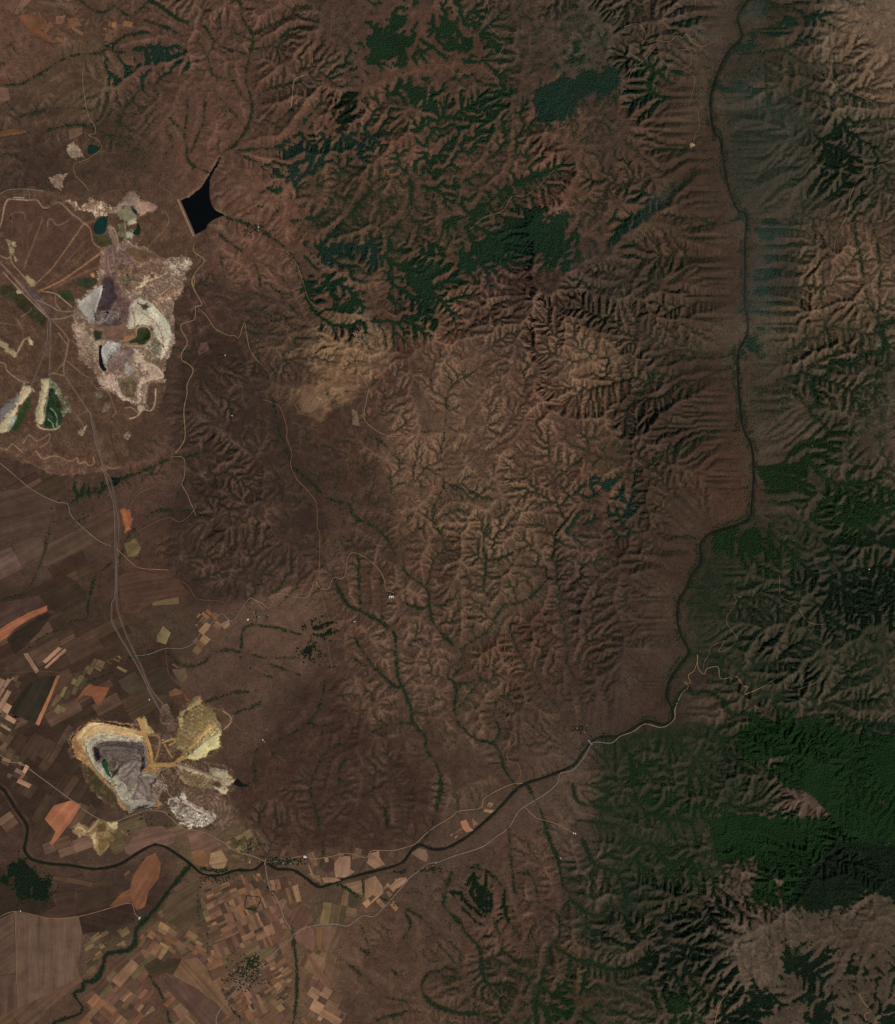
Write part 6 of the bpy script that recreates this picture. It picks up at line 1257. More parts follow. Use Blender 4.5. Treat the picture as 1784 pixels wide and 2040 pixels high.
# ------------------------------------------------------------------ fields
def field_mat():
    q = NT('tilled_soil'); oi = q.n('ObjectInfo'); tc = q.n('TexCoord'); p = pos_of(q)
    mp = q.n('Mapping'); q.l(tc.outputs['UV'], mp.inputs['Vector']); mp.inputs['Scale'].default_value = (.09, 2.2, 1)
    st = q.noise(mp.outputs[0], 1., 4, .65)
    mp2 = q.n('Mapping'); q.l(tc.outputs['UV'], mp2.inputs['Vector']); mp2.inputs['Scale'].default_value = (.03, .55, 1)
    st2 = q.noise(mp2.outputs[0], 1., 3, .5)
    f = q.math('MULTIPLY', q.rng(st, .25, .75, .72, 1.28), q.rng(q.noise(p, .35, 6, .68), .25, .75, .66, 1.32))
    f = q.math('MULTIPLY', f, q.rng(st2, .3, .7, .80, 1.20))
    f = q.math('MULTIPLY', f, q.rng(q.noise(p, 4., 3, .7), .25, .75, .92, 1.08))
    return q.out(q.scale(oi.outputs['Color'], f), .95, .08)
FIELD = field_mat()
K0 = lambda *p: Z(0, 1440, A6, p)
L0 = lambda *p: Z(0, 900, A6, p)
NN = lambda *p: Z(400, 1540, A5, p)
B0 = lambda *p: Z(0, 0, A6, p)
R0 = lambda *p: Z(750, 1540, A5, p)
FIELDS = [
 ('bright orange ploughed field lying between the road and the sand quarry', K0((265,570),(320,490),(400,465),(430,458),(480,490),(440,560),(380,640),(310,728),(293,715),(330,645)), (158,96,64), 50),
 ('largest pale brown striped field in the bottom left corner', K0((88,1118),(300,1162),(465,1150),(500,1270),(480,1360),(455,1420),(470,1500),(290,1605),(115,1690),(100,1500),(95,1300)), (102,77,59), 88),
 ('brown field at the left edge west of the largest striped field', K0((-60,1170),(0,1160),(84,1120),(97,1485),(0,1492),(-60,1500)), (92,67,52), 35),
 ('lower brown field at the left edge under the thin boundary line', K0((-60,1503),(97,1492),(112,1690),(0,1742),(-60,1760)), (90,66,51), 85),
 ('darkest brown field with a pale track along its top, beside the stream', K0((472,1152),(560,1128),(680,1095),(778,1073),(798,1130),(800,1180),(700,1205),(560,1240),(490,1255)), (58,42,34), -14),
 ('dark brown square field north of the pale field track', K0((340,960),(440,960),(458,1148),(300,1150),(280,1112),(335,1082)), (70,50,39), 10),
 ('dark brown field in the middle of the pale track bend', K0((462,1140),(455,1000),(640,960),(740,960),(700,1010),(650,1080)), (66,49,36), 20),
 ('reddish brown field with a pale smear south of the river', K0((790,900),(870,792),(920,770),(955,830),(942,920),(880,1000),(860,1090),(810,1110),(782,1060),(772,980)), (122,77,52), 60),
 ('orange brown triangular field beside the pale white works', K0((650,1085),(720,1010),(778,980),(778,1060),(680,1090)), (118,76,50), 15),
 ('pinkish brown field wrapped by the old river meander', K0((740,735),(780,700),(800,640),(880,615),(960,610),(1040,665),(1032,710),(1003,733),(920,712),(850,740),(775,782),(742,772)), (108,78,62), 15),
 ('brown field north of the pale tan half moon field', K0((1110,655),(1180,642),(1290,690),(1340,750),(1250,765),(1180,742),(1130,752)), (110,78,60), 25),
 ('pale tan half moon field by the river', K0((1250,772),(1310,752),(1350,812),(1328,860),(1270,866),(1238,830)), (148,114,78), 10),
 ('reddish patchy field touching the river bank left of the half moon field', K0((1130,762),(1200,752),(1240,782),(1232,850),(1190,850),(1155,835)), (118,80,50), 30),
 ('long tan field tapering down to the bottom edge left of the big village', K0((1030,1500),(1080,1405),(1170,1390),(1215,1440),(1260,1530),(1330,1620),(1400,1705),(1350,1730),(1280,1660),(1180,1580)), (116,84,57), -48),
 ('brown strip field running beside the long tan field', K0((1000,1485),(1028,1502),(1180,1584),(1280,1664),(1345,1735),(1290,1790),(1200,1790),(1100,1690),(960,1545)), (88,63,50), -48),
 ('dark olive field at the head of the long tan field', K0((850,1440),(930,1392),(1078,1396),(1028,1492),(990,1480),(900,1510)), (68,53,37), 20),
 ('olive striped fields on the slope east of the tree lined stream', K0((1000,1022),(1190,932),(1188,1100),(1228,1200),(1100,1230),(985,1180),(960,1110)), (82,64,44), 35),
 ('orange diagonal strip at the left edge of the plain', L0((-40,1060),(0,1050),(130,970),(280,908),(282,942),(180,990),(100,1040),(40,1100),(-40,1150)), (148,88,58), 28),
 ('very dark field under the orange diagonal strip', L0((40,1112),(110,1052),(280,952),(310,962),(240,1060),(170,1130),(90,1200)), (50,39,29), 28),
 ('upper of two thin pink strips on the dark plain', L0((252,1242),(348,1155),(366,1168),(272,1254)), (168,124,92), 42),
 ('lower of two thin pink strips on the dark plain', L0((264,1276),(385,1165),(397,1178),(276,1286)), (164,118,86), 42),
 ('short pink bar left of the two thin pink strips', L0((140,1196),(164,1190),(232,1300),(212,1312)), (152,112,86), -60),
 ('dark striped field left of the orange strip', L0((142,1400),(240,1332),(336,1330),(288,1460),(210,1605),(160,1590),(50,1540)), (50,42,31), 62),
 ('narrow orange strip pointing down at the yellow rimmed pit', L0((337,1325),(356,1325),(330,1390),(292,1480),(232,1622),(210,1612),(280,1462)), (160,102,68), 65),
 ('olive strip inside the dark striped field', L0((255,1350),(275,1350),(170,1570),(150,1565)), (76,62,40), 64),
 ('tan sliver inside the dark striped field', L0((186,1520),(204,1516),(176,1592),(154,1592)), (122,92,58), 65),
 ('orange red triangular field north of the yellow rimmed pit', L0((448,1478),(500,1400),(532,1374),(560,1388),(652,1396),(625,1450),(580,1512),(545,1448),(500,1440)), (134,80,52), 40),
 ('grey olive field crossed by the conveyor', L0((700,1352),(800,1300),(850,1370),(872,1430),(800,1462),(722,1402)), (72,59,43), 25),
 ('brown green field right of the conveyor by the small creek', L0((850,1290),(990,1270),(1010,1350),(1080,1400),(990,1440),(910,1440),(860,1350)), (62,49,36), 30),
 ('broad brown striped field by the dark grove at the left edge', L0((-40,235),(180,216),(328,300),(338,370),(300,448),(80,522),(-40,500)), (80,60,46), 16),
 ('brown field by the thin reedy ditch', L0((72,552),(240,492),(262,560),(256,610),(228,650),(142,690)), (88,66,52), 28),
 ('pale brown field at the left edge below the ditch junction', L0((-40,600),(0,588),(68,562),(138,690),(0,762),(-40,780)), (100,75,61), 28),
 ('striped brown field between the ditch and the conveyor', L0((290,542),(480,450),(552,500),(542,540),(400,620),(262,682),(250,650)), (84,64,49), 28),
 ('large reddish brown field right of the conveyor', L0((700,742),(800,690),(900,718),(1060,762),(1132,850),(1000,850),(880,910),(800,960),(722,952)), (82,56,42), 10),
 ('dark brown field left of the tree lined creek', L0((240,822),(390,732),(440,760),(512,830),(516,900),(480,960),(320,942),(284,935)), (60,46,33), 30),
 ('long brown field above the orange diagonal strip', L0((-40,900),(232,852),(270,902),(0,1042),(-40,1050)), (74,54,44), 26),
 ('yellow olive striped field near the small wood', L0((930,1088),(968,1030),(1012,1072),(982,1142),(928,1122)), (124,104,68), 70),
 ('olive yellow field above the small wood', L0((905,888),(1060,860),(1062,900),(902,912)), (106,86,56), 10),
 ('small pink square field right of the patchwork', L0((1308,1020),(1360,990),(1362,1030),(1330,1050)), (136,102,77), 40),
 ('grey olive field beside the southern creek', L0((1020,1290),(1100,1280),(1112,1340),(1070,1372)), (96,77,54), 60),
 ('small orange triangle near the yellow spoil heap', L0((1090,1430),(1132,1482),(1098,1470)), (122,73,43), 60),
 ('ragged orange patch near the yellow spoil heap', L0((1000,1425),(1040,1400),(1082,1422),(1060,1440),(1010,1452)), (116,77,46), 10),
 ('pink brown field at the upper left corner', B0((-30,-30),(128,-20),(80,78),(40,50),(-30,20)), (104,75,56), 45),
 ('pale tan field right of the corner field', B0((132,-20),(200,-20),(105,86),(82,80)), (116,84,62), 60),
 ('long brown strip fields pointing down to the orange field', B0((210,0),(440,20),(420,60),(330,40),(230,20)), (98,72,54), -10),
 ('orange red strip field of the upper left corner', B0((105,92),(200,80),(330,160),(240,180),(312,220),(290,250),(190,195)), (112,70,46), -35),
 ('small peach field in the upper left fields', B0((335,95),(392,90),(372,142),(335,140)), (132,92,66), 80),
 ('small orange field next to the peach field', B0((396,110),(450,104),(490,152),(410,166)), (122,82,52), 20),
 ('pink square field at the left edge above the creek', B0((-30,512),(50,520),(62,590),(-30,625)), (110,79,62), 10),
 ('orange strip at the left edge under the green hollow', B0((-30,790),(80,760),(156,770),(150,790),(85,800),(-30,812)), (104,70,44), 8),
 ('brown square field by the thin northern track', B0((408,765),(490,750),(492,790),(440,820),(410,826)), (104,76,56), 20),
 ('largest tan field on the north bank of the river', NN((950,640),(990,590),(1060,590),(1070,640),(1062,680),(1098,702),(1030,742),(960,740),(950,690)), (140,104,78), 70),
 ('dark brown field left of the largest tan field', NN((850,640),(920,612),(948,622),(948,690),(900,712),(852,680)), (74,54,44), 70),
 ('dark brown field right of the largest tan field', NN((1066,620),(1140,602),(1178,640),(1160,690),(1100,698),(1066,678)), (78,57,46), 60),
 ('tan field by the bend of the north bank road', NN((1202,572),(1270,552),(1272,600),(1312,650),(1240,680),(1182,642)), (136,101,75), -40),
 ('pale strip field on the north bank beside the river', NN((860,742),(958,742),(1000,762),(940,780),(880,782)), (130,97,70), 15),
 ('small tan fields at the river bend by the north bank', NN((762,712),(848,730),(858,780),(800,752)), (122,91,65), 20),
 ('fan shaped tan field at the river bend beside the hamlet', NN((1498,572),(1550,532),(1600,550),(1620,592),(1602,632),(1560,612)), (124,93,71), -40),
 ('tan wedge field between the river and the tree strip', NN((1010,790),(1150,760),(1152,868),(1090,842)), (122,93,66), 20),
 ('large tan field south of the river with dark bars', NN((1168,760),(1240,730),(1290,800),(1300,850),(1250,900),(1182,935),(1168,860)), (136,102,73), 85),
 ('pale tan field beside the southern road', NN((1380,752),(1460,740),(1472,770),(1400,822),(1388,792)), (148,110,81), 35),
 ('orange field crossing the southern road', NN((1340,930),(1372,908),(1406,962),(1390,986)), (140,95,62), 60),
 ('pinkish brown field left of the road junction', NN((620,982),(720,932),(778,960),(800,1050),(700,1112),(662,1138),(630,1062)), (104,72,55), 60),
 ('pinkish field in the angle below the road junction', NN((662,1172),(720,1120),(798,1096),(810,1270),(760,1250),(715,1205)), (112,79,60), 70),
 ('orange brown strip right of the junction field', NN((822,1092),(862,1092),(862,1270),(832,1250)), (130,90,58), 88),
 ('pale brown field beside the orange brown strip', NN((868,1090),(936,1084),(930,1180),(900,1278),(866,1270)), (114,83,62), 85),
 ('long diagonal tan strip south of the road junction', NN((742,1270),(782,1290),(922,1500),(902,1530),(858,1490)), (118,83,60), -58),
 ('tan brown field right of the diagonal strip', NN((892,1282),(950,1290),(950,1440),(930,1500),(882,1410)), (104,78,55), 80),
 ('square field enclosed by a dark hedge', NN((332,880),(412,896),(390,970),(324,946)), (110,82,60), 10),
 ('bright orange field on the north bank near the small hamlet', R0((595,345),(640,330),(664,380),(692,408),(640,422),(618,400)), (166,112,80), -50),
 ('tan field block on the hill plateau with a wooded corner', Z(350,550,A6,[(748,690),(800,680),(880,700),(945,722),(860,772),(800,808),(745,800)]), (112,86,62), 60),
 ('pale wedge field below the tan plateau creek', Z(350,550,A6,[(1045,780),(1075,800),(1095,890),(1050,880)]), (112,88,66), 70),
 ('small pinkish field by the track under the northern mine edge', Z(350,550,A6,[(150,395),(185,390),(200,430),(140,470),(130,440)]), (96,70,56), 50),
 ('small orange brown field beside the bright orange one', R0((680,320),(725,358),(690,380)), (134,90,62), 30),
 ('small yellow field on the north bank beside the river', R0((765,254),(842,264),(816,286),(765,276)), (132,107,71), -10),
]
def rough_edge(poly, seed):
    r = random.Random(seed); out = []
    for k in range(len(poly)):
        a, b = poly[k], poly[(k + 1) % len(poly)]; m = max(1, int(math.hypot(b[0]-a[0], b[1]-a[1])/6))
        out += [(a[0] + (b[0]-a[0])*i/m + r.uniform(-.35, .35), a[1] + (b[1]-a[1])*i/m + r.uniform(-.35, .35)) for i in range(m)]
    return out
for i, (lab, poly, c, ang) in enumerate(FIELDS):
    o = drape('field', rough_edge(poly, i), FIELD, lift=.046 + .0015*(i % 6), grid=8., dens=6., label=lab, cat='field', group='large fields on the plain', uvang=ang)
    g_ = .3*c[0] + .6*c[1] + .1*c[2]; o.color = (*S(*[(g_ + .93*(v - g_))*.95 for v in c]), 1)
# patchworks of small plots: the plots are pieces of the farmland they belong to
BRN = [(98,71,53),(86,62,48),(112,80,60),(74,55,43),(124,92,66),(94,72,51),(64,48,37),(106,75,54),(114,88,62),(88,62,47),(102,70,50),(56,46,34),(116,78,52)]
TAN = [(130,98,72),(112,84,62),(92,68,52),(146,110,80),(70,52,42),(104,78,56)]
PNK = [(150,116,90),(120,92,72),(60,46,36),(48,40,30),(88,66,50),(170,126,96),(72,56,40),(56,50,34)]
OLV = [(98,82,56),(84,70,46),(110,92,60),(72,60,40),(92,72,50),(60,52,34)]
YEL = [(116,88,60),(100,74,53),(130,102,68),(84,61,47),(70,53,40),(110,78,55),(92,69,48),(60,50,35),(104,70,49)]
DRK = [(64,48,36),(72,53,41),(58,44,33),(78,58,44),(68,52,38),(84,62,47),(62,44,34)]
MED = [(90,67,51),(100,75,57),(84,63,46),(110,84,62),(94,70,50),(78,58,43),(92,76,52)]
BASE = [ # broad low-contrast blocks that fill the plain between the named fields
 (L0((-50,60),(180,60),(420,240),(640,240),(660,560),(690,760),(660,1010),(760,1180),(900,1430),(930,1520),(430,1640),(-50,1784)),28,62,20,DRK,.8),
 (K0((-50,0),(200,20),(430,20),(430,330),(640,560),(400,640),(200,840),(60,500),(-50,380)),58,46,18,DRK,.8),
 (K0((160,620),(400,640),(640,600),(760,600),(1080,640),(1350,740),(1500,880),(1260,900),(1120,820),(920,715),(700,840),(380,840),(170,780)),20,40,16,MED,.75),
 (K0((-50,450),(60,520),(150,700),(140,760),(-50,740)),35,50,18,MED,.85),
 (K0((330,850),(560,870),(700,860),(900,760),(1100,840),(1000,1000),(850,1130),(470,1140),(330,1080)),15,44,18,DRK,.85),
 (K0((1000,1000),(1180,920),(1500,890),(1784,900),(1784,1784),(460,1784),(480,1540),(640,1400),(820,1320),(800,1200),(900,1130)),35,34,14,MED,.9),
 (K0((-50,1690),(120,1690),(300,1600),(470,1500),(490,1600),(300,1800),(-50,1800)),40,60,20,MED,.9),
 (NN((560,880),(1000,780),(1400,720),(1480,760),(1350,900),(1150,1010),(960,1060),(960,1560),(1000,1784),(560,1784)),62,32,14,MED,.85),
 (NN((480,600),(760,560),(1240,540),(1500,520),(1400,640),(1000,760),(840,800),(640,700)),70,26,10,MED,.7),
]
PATCH = [
 (L0((-20,1330),(128,1335),(50,1540),(90,1640),(60,1790),(-20,1790)),60,15,8,PNK,.72),
 (K0((-20,0),(80,0),(110,130),(170,255),(215,310),(130,400),(98,470),(40,330),(-20,200)),62,15,8,PNK,.62),
 (K0((1192,925),(1480,880),(1560,900),(1620,1000),(1740,1250),(1650,1340),(1480,1340),(1360,1400),(1350,1500),(1290,1540),(1230,1440),(1245,1340),(1230,1150)),24,17,7,BRN,.93),
 (K0((1720,1290),(1790,1240),(1790,1400),(1740,1400),(1700,1340)),30,14,8,BRN,.9),
 (K0((1560,1400),(1650,1345),(1720,1330),(1740,1400),(1745,1560),(1760,1700),(1650,1640),(1540,1560),(1590,1480)),35,16,7,YEL,.9),
 (K0((1290,1545),(1350,1510),(1400,1580),(1480,1580),(1540,1620),(1590,1790),(1440,1790),(1400,1700)),28,15,7,BRN,.85),
 (NN((560,1600),(660,1640),(740,1560),(745,1790),(560,1790),(480,1640)),38,16,8,YEL,.9),
 (NN((770,1540),(860,1530),(960,1560),(980,1700),(1080,1790),(800,1790)),60,17,10,TAN,.8),
 (K0((830,1225),(1000,1190),(1100,1235),(1228,1205),(1240,1335),(1085,1390),(930,1388),(825,1300)),-32,15,7,YEL,.9),
 (K0((500,1262),(800,1205),(795,1325),(650,1360),(600,1480),(490,1520),(500,1400)),32,13,7,OLV,.55),
 (K0((505,1550),(640,1425),(830,1445),(950,1550),(1090,1700),(1150,1790),(480,1790),(495,1620)),48,26,10,BRN,.72),
 (L0((520,1255),(700,1205),(765,1275),(700,1345),(560,1368),(440,1430),(385,1560),(290,1525),(440,1335)),62,14,7,OLV,.7),
 (L0((1150,962),(1300,942),(1310,1040),(1210,1140),(1060,1280),(1000,1265),(1100,1200),(1180,1095)),50,13,7,YEL,.65),
 (NN((765,565),(940,600),(850,640),(850,700),(770,690)),20,12,6,TAN,.6),
 (NN((930,575),(1090,562),(1160,598),(1060,586),(980,592)),-10,14,5,TAN,.7),
 (NN((800,860),(985,830),(1100,900),(1165,965),(1060,1050),(1000,1066),(830,1070)),80,24,11,OLV,.8),
 (NN((1182,900),(1290,860),(1330,830),(1370,870),(1340,925),(1270,975),(1180,965)),40,14,8,TAN,.85),
 (NN((1290,790),(1375,760),(1395,820),(1345,860),(1305,840)),40,12,8,TAN,.75),
 (K0((1335,645),(1450,592),(1505,680),(1430,762),(1355,742)),30,12,8,OLV,.8),
 (K0((1370,775),(1450,800),(1560,822),(1480,872),(1385,862)),82,10,4,YEL,.6),
 (B0((620,130),(780,130),(765,210),(640,250),(560,200)),75,12,6,[(118,82,50),(100,72,48),(82,62,44),(128,92,60)],.5),
 (B0((150,90),(330,150),(480,180),(460,260),(330,230),(230,150)),-30,26,6,[(104,74,50),(88,64,46),(96,68,46)],.6),
 (K0((560,880),(700,800),(840,760),(760,900),(620,900)),40,18,9,BRN,.6),
 (R0((520,445),(600,400),(650,440),(600,470),(545,470)),35,9,6,TAN,.7),
 (R0((650,300),(720,285),(760,230),(830,215),(850,240),(760,300)),-20,11,6,YEL,.5),
 (K0((1440,900),(1620,880),(1660,1000),(1500,980)),15,16,9,BRN,.5),
 (NN((400,790),(620,760),(740,840),(640,930),(520,900)),15,20,8,BRN,.6),
 (K0((330,830),(470,870),(600,880),(740,940),(560,950),(350,930)),-12,40,6,[(84,62,46),(70,52,38),(96,70,52)],.5),
]
farm = tag(empty('farmland', W(450, 1880, .0)), 'patchwork of small plots on the plain around the villages', None, None, 'structure')
PR = random.Random(5)
def inside1(m, poly):
    r = False
    for k in range(len(poly)):
        a, b = poly[k - 1], poly[k]
        if (a[1] > m[1]) != (b[1] > m[1]) and m[0] < (b[0]-a[0])*(m[1]-a[1])/(b[1]-a[1]) + a[0]: r = not r
    return r
plots = []
for bi, (poly, ang, lw, lh, pal, dens) in enumerate(BASE + PATCH):
    lay = 0 if bi < len(BASE) else 1
    ca, sa = math.cos(math.radians(ang)), math.sin(math.radians(ang))
    # image y runs down: rotate in world sense
    R = lambda p: (p[0]*ca - p[1]*sa, p[0]*sa + p[1]*ca); RI = lambda p: (p[0]*ca + p[1]*sa, -p[0]*sa + p[1]*ca)
    rp = [R(p) for p in poly]
    st = [(min(p[0] for p in rp), min(p[1] for p in rp), max(p[0] for p in rp), max(p[1] for p in rp), lw, lh, False)]
    while st:
        x0, y0, x1, y1, sw_, sh_, dn = st.pop(); w, h = x1 - x0, y1 - y0
        if not dn and lay and w < lw*4 and h < lw*4:
            dn = True
            if PR.random() < .45: sw_, sh_ = sh_, sw_
            k_ = PR.uniform(.7, 1.35); sw_ *= k_; sh_ *= k_
        if w > sw_*PR.uniform(1.0, 2.4) or h > sh_*PR.uniform(1.1, 2.6):
            t = PR.uniform(.36, .64)
            if w/sw_ > h/sh_: st += [(x0, y0, x0 + w*t, y1, sw_, sh_, dn), (x0 + w*t, y0, x1, y1, sw_, sh_, dn)]
            else: st += [(x0, y0, x1, y0 + h*t, sw_, sh_, dn), (x0, y0 + h*t, x1, y1, sw_, sh_, dn)]
            continue
        if PR.random() > dens: continue
        g = PR.uniform(.0, .3); j = lambda: PR.uniform(-1.1, 1.1)
        c = [RI((x0 + g + j(), y0 + g + j())), RI((x1 - g + j(), y0 + g + j())), RI((x1 - g + j(), y1 - g + j())), RI((x0 + g + j(), y1 - g + j()))]
        m = (sum(p[0] for p in c)/4, sum(p[1] for p in c)/4)
        ins = False
        for k in range(len(poly)):
            a, b = poly[k - 1], poly[k]
            if (a[1] > m[1]) != (b[1] > m[1]) and m[0] < (b[0]-a[0])*(m[1]-a[1])/(b[1]-a[1]) + a[0]: ins = not ins
        if not ins: continue
        col = PR.choice(pal); col = tuple(1.10*(.80*a + .20*b) for a, b in zip(col, (90, 68, 50))) if lay else col; v = PR.uniform(.86, 1.14)
        cs = [((c[0][0]*(1-a_) + c[1][0]*a_)*(1-b_) + (c[3][0]*(1-a_) + c[2][0]*a_)*b_, (c[0][1]*(1-a_) + c[1][1]*a_)*(1-b_) + (c[3][1]*(1-a_) + c[2][1]*a_)*b_) for a_ in (0, .17, .33, .5, .67, .83, 1) for b_ in (0, .17, .33, .5, .67, .83, 1)]
        ax_, ay_ = np.array([p[0] for p in cs]), np.array([p[1] for p in cs])
        if sample(DRIV, ax_, ay_).min() < 7.2 or sample(GUL, ax_, ay_).max() > .45: continue
        if lay == 0 and float(sample(PLAINF, *m)) < .55: continue
        if any(inside1(m, o_) for o_ in (S_OUT, N_OUT, Q_OUT)): continue
        plots.append((w*h, c, tuple(min(.8, q*v) for q in S(*col)), ang if w >= h else ang + 90, lay))
plots = [p for p in plots if all(-20 < x < 1804 and -20 < y < 2060 for x, y in p[1])]
plots.sort(key=lambda t: -t[0])
print('PLOTS', len(plots))
def plot_geo(c, n=2):
    pts = []
    for j in range(n + 1):
        for i in range(n + 1):
            u, v = i/n, j/n
            x = (c[0][0]*(1-u) + c[1][0]*u)*(1-v) + (c[3][0]*(1-u) + c[2][0]*u)*v; y = (c[0][1]*(1-u) + c[1][1]*u)*(1-v) + (c[3][1]*(1-u) + c[2][1]*u)*v
            pts.append((x, y))
    return np.array(pts)
PI = np.array([[j*3 + i, (j+1)*3 + i, (j+1)*3 + i + 1, j*3 + i + 1] for j in range(2) for i in range(2)])
rest_co, rest_f, rest_c, rest_uv = [], [], [], []
for k, (ar, c, col, ang, lay) in enumerate(plots):
    P = plot_geo(c); ca, sa = math.cos(math.radians(ang)), math.sin(math.radians(ang))
    wx, wy = (P[:, 0] - 892)/10., (1020 - P[:, 1])/10.
    zz = sample(H, P[:, 0], P[:, 1]) + (.06 if lay else .034) + .0011*(k % 7)
    uv = np.stack([wx*ca + wy*sa, -wx*sa + wy*ca], -1)
    if k < 300:
        co = np.stack([wx - farm.location.x, wy - farm.location.y, zz - farm.location.z], -1)
        o = link('plot', mesh_np('plot', co, PI, True, None, uv), FIELD, farm); o.color = (*col, 1)
    else:
        rest_f.append(PI + 9*len(rest_co)); rest_co.append(np.stack([wx - farm.location.x, wy - farm.location.y, zz - farm.location.z], -1)); rest_c.append(np.tile([*col, 1], (9, 1))); rest_uv.append(uv)
if rest_co:
    q = NT('tilled_plots'); at = q.n('Attribute'); at.attribute_name = 'tint'; p = pos_of(q)
    fm = q.out(q.scale(at.outputs['Color'], q.math('MULTIPLY', q.rng(q.noise(p, .8, 4), .25, .75, .82, 1.18), q.rng(q.noise(p, 5., 3, .7), .25, .75, .9, 1.1))), .95, .08)
    me = mesh_np('small_plots', np.concatenate(rest_co), np.concatenate(rest_f), True, {'tint': ('FLOAT_COLOR', np.concatenate(rest_c))}, np.concatenate(rest_uv))
    tag(link('small_plots', me, fm, farm), None, None, None, 'stuff')
# ------------------------------------------------------------------ roads, tracks and the long conveyor
def road_mat(name, c):
    q = NT(name); p = pos_of(q)
    return q.out(q.scale(q.mix(0., S(*c), S(*c)), q.rng(q.noise(p, 1.6, 4, .7), .25, .75, .72, 1.25)), .95, .1)
PAVED = road_mat('road_gravel', (116,101,85)); DIRT = road_mat('track_dirt', (108,79,58)); PALE = road_mat('pale_track', (128,101,75)); GREY = road_mat('conveyor_grey', (110,98,90)); DIM = road_mat('dim_track', (96,72,54)); RED = road_mat('reddish_track', (132,96,70))
FAINT = road_mat('faint_track', (106,84,64))
G5 = lambda *p: Z(350, 550, A6, p)
H5 = lambda *p: Z(500, 1100, A6, p)
E5 = lambda *p: Z(1000, 1100, A6, p)
T5 = lambda *p: Z(1100, 0, AE, p)
U5 = lambda *p: Z(550, 0, A6, p)
Q5 = lambda *p: Z(1184, 1440, A6, p)
